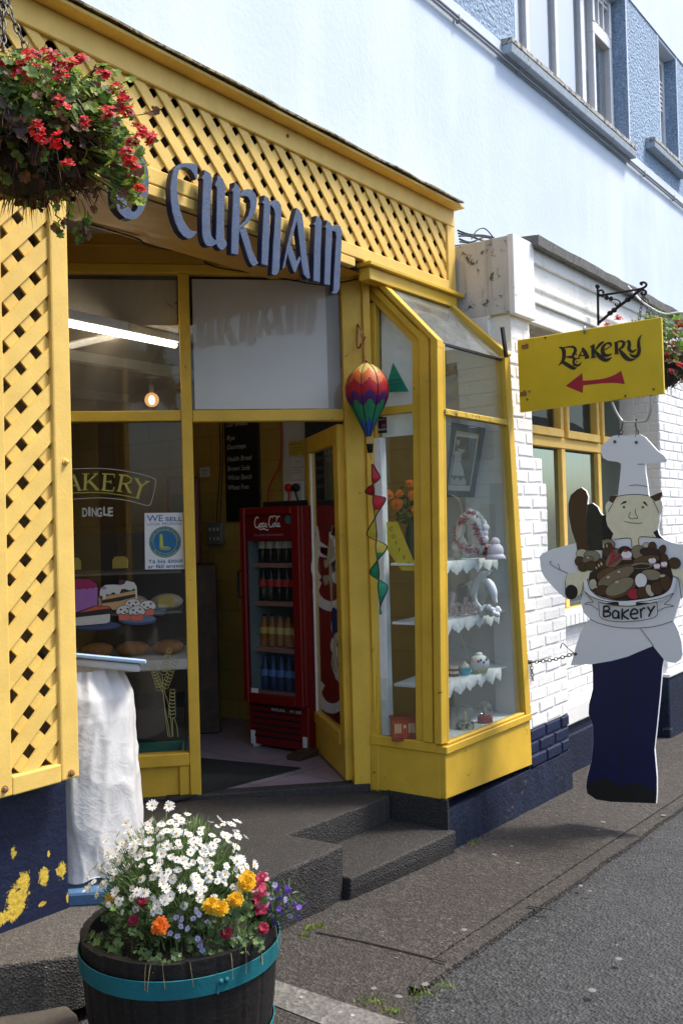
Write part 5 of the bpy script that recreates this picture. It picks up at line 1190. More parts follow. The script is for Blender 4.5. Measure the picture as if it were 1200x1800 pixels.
paint('eyes', dots, blackc)
lines('drawn_lines', [z4([(828, 685), (826, 715), (842, 745), (840, 762), (822, 758), (808, 765), (785, 760), (775, 745), (790, 710)]), z4([(738, 784), (790, 795), (850, 799), (884, 796)]), z4([(845, 337), (897, 337)]), z4([(780, 506), (830, 500), (880, 505), (920, 513)]), z4([(690, 588), (760, 577), (850, 574), (935, 584)]), z4([(655, 640), (615, 710)]), z4([(965, 620), (1000, 690), (1010, 720)]),
     z4([(665, 925), (780, 914), (797, 950), (800, 985)]), z4([(855, 968), (862, 908), (960, 908), (1050, 920)]), z5([(175, 250), (162, 262), (190, 290), (240, 318), (300, 345)]), z5([(226, 270), (240, 315)]), z5([(303, 345), (283, 400), (285, 500), (310, 548)]),
     z5([(440, 400), (425, 450), (405, 530)]), z5([(868, 775), (920, 845), (972, 915)]), z5([(470, 700), (560, 740), (700, 768), (860, 772), (1000, 755), (1118, 718)])], M['black'], .0032)
hole = P_('bolt_grey', (.10, .10, .10))
paint('bolt_head', [[CF.uv(930+(cx+13*cos(a))*.225, 740+(cy+13*sin(a))*.225) for a in [2*pi*k/14 for k in range(14)]] for cx, cy in ((668, 163), (835, 168), (362, 1820))], hole)
# hands and cuffs
paint('hand', [U(z5([(300, 350), (400, 330), (500, 328), (538, 343), (546, 362), (524, 378), (470, 382), (440, 402), (427, 445), (416, 500), (397, 520), (372, 512), (350, 470), (310, 435), (284, 432), (285, 390)]))], skin)
paint('hand', [U(z5([(1050, 310), (1075, 293), (1120, 303), (1200, 318), (1262, 332), (1262, 480), (1218, 500), (1200, 440), (1170, 380), (1120, 360), (1070, 348)]))], skin)
paint('cuff', [[CF.uv(930+(330+50*cos(a))*.225, 930+(492+58*sin(a))*.225) for a in [2*pi*k/20 for k in range(20)]]], blackc)
# loaves in the bowl
base = z6([(205, 470), (220, 400), (330, 330), (105, 340), (68, 290), (80, 220), (230, 250), (350, 250), (350, 100), (480, 130), (560, 190), (640, 150), (760, 140), (900, 130), (1000, 190), (1045, 250), (1095, 430), (1100, 470), (1075, 555), (1000, 622), (850, 662), (650, 690), (500, 690), (350, 655), (250, 595)])
paint('bread_heap', [U(base)], dbrown)
def loaf(cx, cy, rx, ry, rot=0, k=22): return [CF.uv(1000+(cx+rx*cos(a)*cos(rot)-ry*sin(a)*sin(rot))/6, 940+(cy+rx*cos(a)*sin(rot)+ry*sin(a)*cos(rot))/6) for a in [2*pi*i/k for i in range(k)]]
def out(l, g=4): 
    cx = sum(p[0] for p in l)/len(l); cy = sum(p[1] for p in l)/len(l); return [(p[0]+(p[0]-cx)/max(1e-6, math.hypot(p[0]-cx, p[1]-cy))*.0030, p[1]+(p[1]-cy)/max(1e-6, math.hypot(p[0]-cx, p[1]-cy))*.0030) for p in l]
for sh, m in ((loaf(140, 200, 62, 48, .1), cream), (loaf(242, 225, 84, 58, .15), olive), (loaf(115, 280, 50, 50), brown), (loaf(200, 262, 58, 36, -.2), tan), (loaf(150, 340, 52, 46), brown), (loaf(235, 325, 62, 48), brown), (loaf(350, 310, 56, 60), brown), (loaf(418, 95, 68, 48, .2), olive), (loaf(410, 160, 52, 75, .2), brown), (loaf(455, 240, 40, 110, .55), tan), (loaf(500, 270, 42, 110, .8), tan), (loaf(590, 165, 64, 42, .0), dbrown), (loaf(735, 185, 78, 72, .2), olive), (loaf(820, 110, 38, 26), cream),
              (loaf(880, 130, 42, 54, .1), brown), (loaf(985, 160, 34, 52, .35), brown), (loaf(860, 190, 110, 50, .2), dbrown), (loaf(820, 265, 140, 45, -.15), midb), (loaf(1010, 260, 38, 60, -.2), brown), (loaf(1115, 298, 62, 56, .2), brown), (loaf(600, 340, 150, 30, -.15), midb), (loaf(400, 410, 110, 55, -.4), midb), (loaf(770, 325, 115, 34, -.03), olive), (loaf(770, 332, 90, 18, -.03), dbrown), (loaf(870, 420, 105, 55, .1), olive), (loaf(255, 520, 40, 55, .2), cream),
              (loaf(500, 440, 210, 68, -.45), tan), (loaf(360, 585, 85, 50, -.1), brown), (loaf(555, 560, 175, 85, -.45), midb), (loaf(540, 545, 160, 74, -.47), olive), (loaf(690, 620, 68, 55, .0), redp), (loaf(765, 480, 62, 75, .0), whit), (loaf(790, 612, 70, 62, .3), brown), (loaf(860, 585, 40, 65, -.45), cream), (loaf(935, 560, 62, 70, -.3), brown), (loaf(1030, 500, 62, 95, -.35), brown)):
    paint('loaf', [out(sh)], blackc); paint('loaf', [sh], m)
paint('filling', [U(z6([(470, 140), (490, 170), (470, 260), (440, 270), (450, 200)])), U(z6([(540, 205), (552, 225), (440, 320), (410, 335), (415, 310)]))], redp)
ck = []
for cx, cy, s in ((615, 215, 1.), (885, 275, .72), (935, 330, .62), (1010, 310, .62)):
    paint('bun', [out(loaf(cx, cy, 58*s, 46*s))], blackc)
    paint('bun', [U(z6([(cx-48*s, cy), (cx+52*s, cy), (cx+50*s, cy+48*s), (cx-44*s, cy+50*s)]))], pink); paint('bun', [loaf(cx, cy-8*s, 56*s, 40*s)], whit); paint('bun', [loaf(cx-10*s, cy-48*s, 26*s, 14*s)], redp)
paint('almond', [loaf(210, 238, 14, 10), loaf(325, 322, 8, 18, -.4), loaf(352, 305, 10, 18, -.4), loaf(300, 348, 8, 14, -.3), loaf(375, 120, 8, 20), loaf(410, 115, 7, 18), loaf(535, 388, 16, 11), loaf(425, 445, 20, 12, -.3), loaf(515, 495, 20, 13, -.3), loaf(298, 548, 12, 10), loaf(995, 430, 30, 14, -.2)], cream)
paint('bowl_rim', [U(z6([(195, 455), (225, 560), (260, 605), (350, 662), (500, 692), (640, 692), (850, 664), (1000, 625), (1078, 560), (1108, 440), (1145, 450), (1110, 610), (1000, 680), (850, 720), (620, 745), (420, 720), (280, 670), (180, 600), (165, 500)]))], whit)
lines('drawn_lines', [z6([(205, 465), (225, 550), (260, 602), (350, 660), (500, 690), (640, 690), (850, 662), (1000, 622), (1075, 555), (1103, 450)]), z6([(165, 500), (150, 590), (125, 640)]), z6([(1110, 440), (1160, 470), (1180, 560), (1195, 680)]),
      z6([(180, 595), (230, 660), (268, 708), (215, 710), (178, 728), (240, 735), (322, 790)]), z6([(180, 595), (260, 655), (400, 698), (520, 705)]), z6([(720, 708), (860, 690), (1000, 660), (1110, 612)]), z6([(1110, 612), (1070, 680), (1015, 728), (1070, 735), (1110, 750), (1020, 765), (945, 805)]),
      z6([(325, 705), (330, 800), (340, 860), (400, 895), (520, 912), (650, 912), (800, 895), (900, 870), (938, 840), (944, 780), (935, 705)]), z6([(325, 705), (440, 735), (560, 748), (680, 748), (820, 725), (935, 705)])], M['black'], .0034)
paint('banner_fold', [U(z6([(390, 716), (535, 703), (538, 742), (470, 735)])), U(z6([(720, 710), (880, 714), (800, 730), (716, 742)]))], blackc)
t = MB(); kx = 0
zc = lambda l: CF.pts(z6(l))
for l in ([(375, 750), (372, 862)], [(372, 752), (425, 755), (430, 788), (378, 805)], [(378, 806), (440, 815), (436, 850), (375, 862)],
          [(530, 815), (495, 795), (468, 830), (480, 872), (520, 868), (532, 825), (530, 810), (535, 885)], [(570, 775), (566, 892)], [(640, 785), (575, 838), (640, 888)],
          [(662, 835), (728, 822), (722, 790), (690, 780), (662, 810), (660, 855), (690, 882), (735, 872)], [(762, 775), (768, 875)], [(765, 805), (785, 775), (812, 770)], [(835, 755), (868, 805)], [(912, 745), (870, 810), (848, 862)]):
    kx += 1; t.stroke(CF, smoothline(zc(l), 6), .0098, .0185+kx*.00012)
t.build('lettering', M['black'], cb)
# chains
def chain(mb, a, b, link=.026, w=.007, r=.0022, sag=0.):
    L = sqrt(dot(vsub(b, a), vsub(b, a))); n = max(2, int(L/(link*.78))); d = nrm(vsub(b, a)); s1 = nrm(cross(d, (.3, .5, .9))); s2 = cross(d, s1)
    for k in range(n):
        t_ = (k+.5)/n; c = vadd(lerp(a, b, t_), (0, 0, -sag*4*t_*(1-t_))); s = s1 if k % 2 else s2
        mb.tube([vadd(vadd(c, d, link/2*cos(x)), s, w*sin(x)) for x in [2*pi*i/10 for i in range(10)]], r, 5, closed=True)
for a_, b_ in (((1094, 742), (1087, 770)), ((1117, 740), (1118, 770))):
    t = MB(); p, q = SG.p(*SG.uv(*a_), -.011), CF.p(*CF.uv(b_[0], b_[1]), -.012)
    t.tube(smoothline([vadd(p, (0, 0, .012)), vadd(p, (0, .008, -.01)), lerp(p, q, .55)], 4), .005, 6); chain(t, lerp(p, q, .5), vadd(q, (0, 0, .0)), .030, .011, .004)
    t = t.build('chain_hook', M['chain'], None, True); tag(t, 'black hook and chain link above the %s end of the baker hat' % ('left' if a_[0] < 1100 else 'right'), 'chain', 'hooks above the baker cut-out')
t = MB(); a_, b_ = onY(929, 1164, 2.468), CF.p(*CF.uv(1006, 1149), -.02)
chain(t, a_, b_, .030, .009, .0028, .012); chain(t, vadd(a_, (.03, 0, -.005)), vadd(a_, (.045, 0, -.115)), .026, .008, .0026); t.ball(a_, .014, seg=8, rings=5); t.tube(smoothline([vadd(b_, (-.05, .06, .03)), vadd(b_, (-.04, .05, .06)), vadd(b_, (-.02, .03, .03)), b_], 4), .003, 5)
t = t.build('tether_chain', M['chain'], None, True); tag(t, 'thin steel chain tying the baker cut-out to the white brick pilaster', 'chain')

# ================================================================== SCROLLED IRON BRACKET
xb = onY(1050, 545, 2.40)[0]
IB = FX(xb)
zz = lambda l: [IB.p(*IB.uv(1040+x*.13333, 480+y*.13333), 0) for x, y in l]
ib = thing('scrolled_bracket', zz([(80, 680)])[0], 'black wrought iron bracket with scrolled ends standing out from the white fascia', 'bracket')
t = MB(); t.tube(zz([(70, 165), (75, 300), (80, 690)]), .009, 6); t.ball(zz([(70, 175)])[0], .016); t.build('back_bar', M['dark_metal'], ib, True)
t = MB(); t.tube(zz([(78, 300), (400, 250), (655, 205)]), .008, 6); t.tube(smoothline(zz([(655, 205), (705, 175), (712, 145), (690, 125), (650, 125), (638, 140), (660, 155)]), 5), .008, 6); t.tube(smoothline(zz([(650, 215), (700, 235), (708, 262), (690, 285), (660, 285), (648, 262), (665, 255)]), 5), .008, 6); t.tube(smoothline(zz([(140, 300), (95, 285), (80, 255), (95, 232), (130, 228), (150, 250), (135, 268)]), 5), .007, 6); t.build('top_arm', M['dark_metal'], ib, True)
t = MB(); pl = zz([(90, 655), (285, 490), (470, 350), (655, 205)]); t.tube(pl, .010, 6)
for x, y in ((235, 528), (288, 490), (468, 352), (520, 312)): t.ball(zz([(x, y)])[0], .021, sz=.8, seg=8, rings=6)
t.tube(smoothline(zz([(110, 300), (190, 325), (260, 340), (330, 352), (365, 378), (362, 410), (330, 430), (305, 420), (310, 400)]), 4), .005, 6)
for x, y in ((190, 325), (248, 338)): t.ball(zz([(x, y)])[0], .016, seg=8, rings=6)
t.build('brace', M['dark_metal'], ib, True)
t = MB(); t.tube(smoothline([onY(1103, 503, 2.38), onY(1116, 518, 2.3), onX(1129, 531, xb), onX(1150, 545, xb), onX(1170, 552, xb-.1), onX(1195, 549, xb-.1), onX(1230, 552, xb-.1)], 5), .006, 6); t = t.build('white_cable', M['white'], None, True); tag(t, 'white cable drooping from the gutter past the iron bracket', 'cable')

# ================================================================== PLANTS
rg = random.Random(17)
def rv(): 
    while 1:
        q = (rg.uniform(-1, 1), rg.uniform(-1, 1), rg.uniform(-1, 1)); l = dot(q, q)
        if .01 < l < 1: return q
def leafpoly(k=9, lobes=5, a=.22):
    return [(cos(t_)*(1+a*cos(lobes*t_)), sin(t_)*(1+a*cos(lobes*t_))) for t_ in [2*pi*i/(2*k) for i in range(2*k)]]
GL = [(.15*cos(a), .15*sin(a)) for a in (0,)]
def addleaf(mb, c, nml, s, lobes=7, cup=.25):
    n = nrm(nml); u = nrm(cross(n, rv())); v = cross(n, u); K = 14; vs = [vadd(c, n, -cup*s*.6)]
    for i in range(K):
        t_ = 2*pi*i/K; r = s*(1 if i % 2 == 0 else .80)*(.35 if i == 0 else 1)*rg.uniform(.9, 1.1); vs.append(vadd(vadd(vadd(c, u, r*cos(t_)), v, r*sin(t_)), n, cup*s*rg.uniform(.0, .7)))
    mb.add(vs, [(0, 1+i, 1+(i+1) % K) for i in range(K)])
def addblade(mb, a, d, L, w, bend=.4):
    s = nrm(cross(d, rv())); p0 = a; p1 = vadd(a, d, L*.5); d2 = nrm(vadd(d, (0, 0, -1), bend)); p2 = vadd(p1, d2, L*.5)
    mb.add([vadd(p0, s, w/2), vadd(p0, s, -w/2), vadd(p1, s, w/2), vadd(p1, s, -w/2), p2], [(0, 1, 3, 2), (2, 3, 4)])
def addpetals(mb, c, n, R, k, w, cup=.2, wide=.5):
    n = nrm(n); u = nrm(cross(n, rv())); v = cross(n, u)
    for i in range(k):
        a = 2*pi*(i+rg.uniform(-.2, .2))/k; e = vadd(vmul(u, cos(a)), v, sin(a)); s = vadd(vmul(u, -sin(a)), v, cos(a)); r = R*rg.uniform(.85, 1.08); h = R*cup*rg.uniform(.3, 1.4)
        P0 = vadd(c, e, R*.12); P1 = vadd(vadd(c, e, r*wide), n, h*.6); P2 = vadd(vadd(c, e, r*.9), n, h*.8); P3 = vadd(vadd(c, e, r), n, h*.7)
        mb.add([vadd(P0, s, w*.25), vadd(P0, s, -w*.25), vadd(P1, s, w*.5), vadd(P1, s, -w*.5), vadd(P2, s, w*.4), vadd(P2, s, -w*.4), P3], [(0, 1, 3, 2), (2, 3, 5, 4), (4, 5, 6)])
def foliage(name, c, r=.5, tl=.35):
    m, nt, b = newmat(name); co = objco(nt); n1 = noise(nt, 35, 3, .6, co); cc = ramp(nt, n1.outputs[0], [(.3, tuple(q*(1-r) for q in c)), (.7, tuple(q*(1+r) for q in c))]).outputs[0]
    link(nt, cc, b.inputs['Base Color']); b.inputs['Roughness'].default_value = .55
    t = nd(nt, 'ShaderNodeBsdfTranslucent'); link(nt, cc, t.inputs[0]); mx = nd(nt, 'ShaderNodeMixShader'); mx.inputs[0].default_value = tl
    link(nt, b.outputs[0], mx.inputs[1]); link(nt, t.outputs[0], mx.inputs[2]); link(nt, mx.outputs[0], nt.nodes['Material Output'].inputs[0]); return m
g1, g2, g3, dry, dry2 = foliage('mid_green_leaf', (.19, .30, .06), .5, .45), foliage('dark_green_leaf', (.075, .14, .035), .5, .4), foliage('yellow_green_leaf', (.33, .40, .06), .5, .45), foliage('dead_leaf', (.17, .075, .035)), foliage('dark_dead_stem', (.045, .025, .018))
gred, gred2 = foliage('geranium_red', (.62, .004, .004), .2, .2), foliage('geranium_crimson', (.28, .004, .012), .25, .12)
def basket(cen, RX, RY, RZ, nleaf, heads, label, bowlr, nm_s, chain_to, trail=(), lobes=()):
    b = thing('hanging_basket', vadd(cen, (0, 0, -RZ)), label, 'hanging basket', 'hanging flower baskets')
    t = MB(); prof = [(bowlr*sin(x), -bowlr*.95*cos(x)) for x in [pi/2*i/10 for i in range(11)]]; t.lathe(vadd(cen, (0, 0, -RZ*.28)), prof+[(bowlr*1.02, .015), (bowlr*.9, .015)], 28); t.build('bowl', surf('mossy_liner', (.022, .018, .013), .95, .4, 30, .9, 60), b, True)
    mb = MB(); rr = random.Random(int(nleaf))
    for i in range(nleaf):
        q = rv(); q = vmul(nrm(q), rg.uniform(.55, 1.04)); low = q[2] < -.15
        p = (cen[0]+q[0]*RX, cen[1]+q[1]*RY, cen[2]+q[2]*RZ)
        f = rg.random(); up = q[2]
        mb.k = (3 if f < .55 else 4) if (low and rg.random() < .62) else (0 if f < .5 else 1 if f < .8 else 2 if f < .93 else 3)
        nn = nrm(vadd(vadd(q, (0, 0, .5)), rv(), .8)); addleaf(mb, p, nn, rg.uniform(.6, 1.25)*nm_s)
    for ex, ey, sx_, sy_, n_ in lobes:
        for i in range(n_):
            p = onplane(ex+rg.gauss(0, sx_), ey+rg.gauss(0, sy_), vadd(cen, FW, rg.uniform(-.10, .05)), FW); mb.k = rg.choice((0, 0, 2, 2, 1, 3)); addleaf(mb, p, nrm(vadd(vadd(rv(), FW, -.7), (0, 0, .5))), rg.uniform(.6, 1.1)*nm_s)
            if rg.random() < .5: mb.k = rg.choice((0, 3, 2)); mb.tube([p, lerp(p, cen, .3)], .0018, 3, cap=False)
    for i in range(int(nleaf*.75)):
        q = nrm(rv()); p = (cen[0]+q[0]*RX*.8, cen[1]+q[1]*RY*.8, cen[2]+q[2]*RZ*.85); mb.k = rg.choice((0, 3, 4, 4, 2)) if q[2] > -.1 else rg.choice((3, 4, 4, 4))
        addblade(mb, p, nrm(vadd(q, rv(), .7)), rg.uniform(.05, .13)*nm_s/.022, .0035, .9)
    for px, py, L in trail:
        p = onplane(px, py, cen, FW); pts = [vadd(p, (rg.uniform(-.012, .012), rg.uniform(-.01, .01), -L*k/5)) for k in range(6)]; mb.k = 3; mb.tube(pts, .0022, 4)
        for k in range(7): mb.k = rg.choice((0, 3, 2, 1)); addleaf(mb, vadd(pts[rg.randrange(1, 6)], rv(), .02), rv(), nm_s*.7)
    mb.build('foliage', [g1, g2, g3, dry, dry2], b)
    for px, py, s, kk in heads:
        c = onplane(px, py, vadd(cen, FW, -RX*kk), FW); t = MB(); t.k = 0
        for i in range(int(8*s)+4):
            o = vmul(rv(), .024*s); t.k = 0 if rg.random() < .75 else 1; d = nrm(vadd(vadd(o, (0, 0, .02)), FW, -.02)); addpetals(t, vadd(c, o), d, .0125*rg.uniform(.8, 1.2), 5, .0085, .35, .6)
        t.build('flower_head', [gred, gred2], b)
    t = MB()
    for a_ in chain_to[1]: chain(t, chain_to[0], a_, .034, .008, .0028)
    t.build('chain', M['chain'], b, True)
    return b
cL = onY(42, 232, 2.36)
dL = dot(vsub(cL, CAM), FW); hk = vadd(onplane(6, 6, cL, FW), (0, 0, .02))
heads = [(55, 110, 1.1, .8), (40, 130, 1., .85), (85, 98, 1., .8), (100, 108, .9, .75), (122, 110, .8, .7), (55, 92, .7, .6), (140, 103, .55, .6), (182, 130, .7, .7), (108, 137, .8, .9), (107, 180, .8, 1.05), (66, 225, .8, 1.1), (72, 243, .6, 1.1), (105, 248, .9, 1.1), (205, 155, .8, .6), (218, 172, .9, .6), (225, 195, .8, .6), (190, 200, .8, .8), (245, 228, .9, .5), (262, 240, .8, .5), (232, 250, .7, .6), (220, 268, .8, .7), (232, 285, .7, .6), (0, 106, .8, .8), (148, 215, .5, 1.), (118, 290, .5, 1.), (245, 330, .5, .6), (30, 118, .7, .8)]
basket(cL, .285, .27, .19, 1500, heads, 'large hanging basket of red geraniums with dead stems, top left before the lattice fascia', .145, .021, (hk, [vadd(cL, (.10, -.05, .02)), vadd(cL, (-.10, -.05, .02)), vadd(cL, (0, .12, .02))]), [(146, 350, .12), (150, 370, .085), (118, 330, .10), (100, 360, .07), (205, 320, .08), (170, 330, .06), (40, 330, .05)], [(228, 300, 14, 30, 70), (205, 265, 22, 25, 60), (180, 190, 30, 30, 70), (225, 335, 12, 14, 26), (120, 170, 50, 30, 90), (60, 190, 40, 35, 70)])
t = MB(); t.tube([vadd(hk, (.022*cos(a), 0, .022*sin(a))) for a in [2*pi*i/12 for i in range(12)]], .004, 6, closed=True); t.bar(vadd(hk, (0, -.02, .03)), (hk[0], YF+.02, hk[2]+.035), .022, .022); t.bar((hk[0], YF-.012, hk[2]+.12), (hk[0], YF-.012, hk[2]-.2), .03, .01)
t = t.build('basket_hanger', M['dark_metal'], None, True); tag(t, 'dark iron arm and ring at the top left carrying the larger flower basket', 'bracket')
cR = onX(1140, 632, xb); hkR = zz([(672, 290)])[0]
headsR = [(1085, 560, 1.1, .2), (1066, 571, .8, .2), (1190, 568, 1.2, .5), (1182, 590, .9, .5), (1172, 622, .9, .8), (1193, 640, .7, .8), (1180, 605, .8, .8), (1197, 575, 1., .5), (1178, 652, .6, .8)]
cR = onplane(1152, 618, cR, FW)
basket(cR, .33, .30, .25, 560, headsR, 'smaller looking hanging basket of red geraniums half hidden behind the yellow sign', .19, .026, (hkR, [vadd(cR, (.12, -.05, .06)), vadd(cR, (-.12, -.05, .06)), vadd(cR, (0, .14, .06)), vadd(cR, (.02, -.14, .06))]))

# ---------------------------------------------------------------- half-barrel of flowers
bc = onZ(317, 1618, .50); RB = .286; zb = gz(bc[0])
bp = thing('barrel_planter', (bc[0], bc[1], zb), 'dark half barrel with turquoise hoops standing full of flowers by the entrance platform', 'planter')
t = MB(); NS = 22; SEG = NS*6; vs = []; rows = [(0, .80), (.12, .90), (.25, .965), (.36, .995), (.418, 1.0)]
H = .50-zb
rgb_ = random.Random(2); so_ = [rgb_.uniform(-.0015, .0015) for _ in range(NS)]; zo_ = [rgb_.uniform(-.003, .002) for _ in range(NS)]
for fz, fr_ in ((0, .82), (.25, .90), (.5, .955), (.75, .985), (1, 1.0)):
    for k in range(SEG):
        a = 2*pi*k/SEG; j = k % 6; i = k//6; r = RB*fr_+so_[i]-(.003 if j == 0 else 0); vs.append((bc[0]+r*cos(a), bc[1]+r*sin(a), zb+H*fz+(zo_[i] if fz == 1 else 0)))
for fz, fr_ in ((1, .915), (.8, .90)):
    for k in range(SEG): a = 2*pi*k/SEG; i = k//6; vs.append((bc[0]+RB*fr_*cos(a), bc[1]+RB*fr_*sin(a), zb+H*fz+(zo_[i] if fz == 1 else 0)))
fs = [(i*SEG+k, i*SEG+(k+1) % SEG, (i+1)*SEG+(k+1) % SEG, (i+1)*SEG+k) for i in range(6) for k in range(SEG)]
t.add(vs, fs); t.build('tub', surf('black_stained_staves', (.006, .005, .0045), .6, .4, 3, .5, 40, dirt=(.03, .022, .018), damt=.34, dscale=20, streak=((.015, .012, .010), (26, 26, 1.5), .5, .8)), bp)
hm = surf('turquoise_hoop', (.005, .125, .15), .55, .15, 6, .2, 60, dirt=(.05, .06, .05), damt=.37, dscale=14)
def hoop(z0, z1, nm='hoop'):
    t = MB(); 
    def rad(z): q = (z-zb)/H; return RB*(.82+.32*q-.14*q*q)+.0065
    t.lathe((bc[0], bc[1], 0), [(rad(z0), z0), (rad(z0)+.003, z0+.001), (rad(z1)+.003, z1-.001), (rad(z1), z1)], 72, cap=False)
    a = math.atan2(-bc[1], -bc[0])+.30; r = rad(z0)+.0045
    for da in (-.06, .0):
        p = (bc[0]+r*cos(a+da+.12), bc[1]+r*sin(a+da+.12), (z0+z1)/2+.004); t.ball(p, .008, seg=8, rings=5)
    aa = a+.02; t.hexa([(bc[0]+(r+k)*cos(aa+d), bc[1]+(r+k)*sin(aa+d), z) for z in (z0-.001, z1+.001) for k, d in ((.001, 0), (.001, .02), (-.003, .02), (-.003, 0))])
    return t.build(nm, hm, bp, True, auto=40)
zh1 = onplane(318, 1728, (bc[0]-RB*.8, bc[1]-RB*.6, 0), FW)[2]
hoop(.50-.094, .50-.042); hoop(.50-.33, .50-.28)
t = MB(); t.lathe((bc[0], bc[1], .44), [(RB*.91, 0), (RB*.6, .02), (.01, .03)], 32, cap=False); t.build('soil', surf('dark_soil', (.02, .015, .011), .95, .4, 40, .9, 60), bp)
# daisies
wpet, ydisc = foliage('daisy_white', (.80, .80, .78), .04), surf('daisy_yellow', (.55, .33, .02), .8, .2, 90, .3, 300)
dg1, dg2 = foliage('feathery_green', (.18, .27, .085)), foliage('feathery_dark_green', (.085, .145, .048))
db = thing('daisy_bush', (bc[0], bc[1], .45), 'bushy white daisies with yellow centres filling the top of the half barrel', 'daisies')
fm = MB(); DC = (bc[0]-.012*RT[0], bc[1]-.012*RT[1], .60); DR_ = (.215, .21, .185)
def dome(th, ph, k=1.): return (DC[0]+DR_[0]*k*sin(th)*cos(ph), DC[1]+DR_[1]*k*sin(th)*sin(ph), DC[2]+DR_[2]*k*cos(th))
for i in range(3300):
    th = math.acos(rg.uniform(-.75, 1)); ph = rg.uniform(0, 2*pi); k = rg.uniform(.45, 1.0); p = dome(th, ph, k); d = nrm(vadd(vsub(p, (bc[0], bc[1], .42)), rv(), .10)); fm.k = 0 if rg.random() < .45+.3*cos(th) else 1
    addblade(fm, p, d, rg.uniform(.02, .05), .0032, .15)
for i in range(260):
    th = math.acos(rg.uniform(-.2, 1)); ph = rg.uniform(0, 2*pi); p = dome(th, ph, .98); q = (bc[0]+rg.uniform(-.1, .1), bc[1]+rg.uniform(-.1, .1), .46); fm.k = rg.choice((0, 1)); fm.tube([q, lerp(q, p, .5), p], .0016, 3, cap=False)
    for j in range(5): addblade(fm, lerp(q, p, rg.uniform(.4, .95)), nrm(vadd(rv(), (0, 0, .6))), rg.uniform(.02, .045), .0035, .2)
fm.build('foliage', [dg1, dg2], db)
dme = []
for v_ in range(6):
    t = MB(); t.k = 0; k = rg.randint(11, 15); addpetals(t, (0, 0, 0), (0, 0, 1), .0215, k, .0066, rg.choice((-.15, .05, .2, .3)), .62); t.k = 1; t.ball((0, 0, .001), .0052, sz=.55, seg=9, rings=5)
    me = bpy.data.meshes.new('daisy'); me.from_pydata(t.v, [], t.f); me.materials.append(wpet); me.materials.append(ydisc); me.polygons.foreach_set('material_index', t.m); me.update(); dme.append(me)
def daisy(p, d, s=1.):
    o = bpy.data.objects.new('flower', rg.choice(dme)); COL.objects.link(o); o.parent = db; o.location = vsub(p, tuple(db.location)); q = Vector(d).to_track_quat('Z', 'Y'); o.rotation_euler = q.to_euler(); o.scale = (s, s, s)
cnt = 0; placed = []
while cnt < 94:
    th = math.acos(rg.uniform(.12, 1)**.9); ph = YAW+pi+rg.gauss(0, 1.25); p = dome(th, ph, rg.choice((rg.uniform(.9, 1.1), rg.uniform(1.05, 1.3))))
    if any(dot(vsub(p, q), vsub(p, q)) < .016**2 for q in placed): continue
    placed.append(p); d = nrm(vadd(vadd(vsub(p, DC), (0, 0, .10)), vadd(vmul(rv(), 1.2), FW, -.5), .11)); daisy(p, d, rg.uniform(.52, .80)); cnt += 1
for px, py in ((268, 1416), (298, 1417), (205, 1515), (193, 1506), (238, 1552)): p = onplane(px, py, (bc[0], bc[1], .6), FW); daisy(p, nrm(vadd(vmul(FW, -1), (0, 0, .8))), .85)
# the crowd of smaller daisies between them, more than a hundred in all
mm_ = MB()
for i in range(150):
    th = math.acos(rg.uniform(.0, 1)**.9); ph = YAW+pi+rg.gauss(0, 1.3); c_ = dome(th, ph, rg.uniform(.92, 1.22)); d = nrm(vadd(vadd(vsub(c_, DC), (0, 0, .10)), vadd(vmul(rv(), 1.3), FW, -.5), .11)); s_ = rg.uniform(.45, .7)
    mm_.k = 0; addpetals(mm_, c_, d, .0205*s_, rg.randint(10, 13), .0085*s_, rg.choice((-.2, .1, .4)), .62); mm_.k = 1; u_ = nrm(cross(d, rv())); mm_.lathe(c_, [(.005*s_, 0), (.0045*s_, .002), (.001, .003)], 7, ax=(u_, cross(d, u_), d))
o = mm_.build('small_daisies', [wpet, ydisc], db); o['kind'] = 'stuff'
# the other bedding flowers
def blossom(kind, mat, pos, R, label, cat, grp, layers=4, pk=9, stem=True, disc=None):
    o = thing(kind, (pos[0], pos[1], pos[2]-.05), label, cat, grp); t = MB(); n = nrm(vadd(vmul(FW, -1), (0, 0, .9)))
    for L in range(layers+1): addpetals(t, vadd(pos, n, .003*L), n, R*(1-.16*L), pk+3-L, R*(.36 if pk > 8 else .7), .1+.22*L, .7)
    t.build('bloom', mat, o)
    if stem:
        s_ = MB(); s_.tube([vadd(pos, (0, 0, -.002)), vadd(pos, (.005, .012, -.05)), vadd(pos, (.008, .02, -.10))], .0022, 4)
        for j in range(5): addleaf(s_, vadd(vadd(pos, (0, .012, -.04)), rv(), .025), vadd(rv(), (0, -.5, .6)), .012)
        s_.build('stem', dg2, o)
    return o
myel, mor = foliage('marigold_yellow', (.78, .46, .012), .12), foliage('marigold_orange', (.75, .17, .012), .15)
def atb(px, py, k): return onplane(px, py, vadd((bc[0], bc[1], .55), FW, -k), FW)
for px, py, k, R, lb in ((433, 1553, .16, .030, 'yellow marigold bloom highest on the right of the barrel'), (414, 1582, .19, .026, 'yellow marigold bloom just below the highest one in the barrel'), (372, 1592, .21, .026, 'yellow marigold bloom left of its twin above the barrel rim'), (388, 1597, .23, .026, 'yellow marigold bloom right of its twin above the barrel rim'), (436, 1543, .13, .024, 'yellow marigold bloom half behind the highest one in the barrel'), (196, 1580, .10, .020, 'small golden marigold at the far left edge of the barrel')):
    blossom('marigold', myel, atb(px, py, k), R, lb, 'marigold', 'marigolds in the barrel', 5, 11)
blossom('marigold', mor, atb(282, 1628, .24), .027, 'single orange marigold low at the front of the barrel', 'marigold', 'marigolds in the barrel', 5, 11)
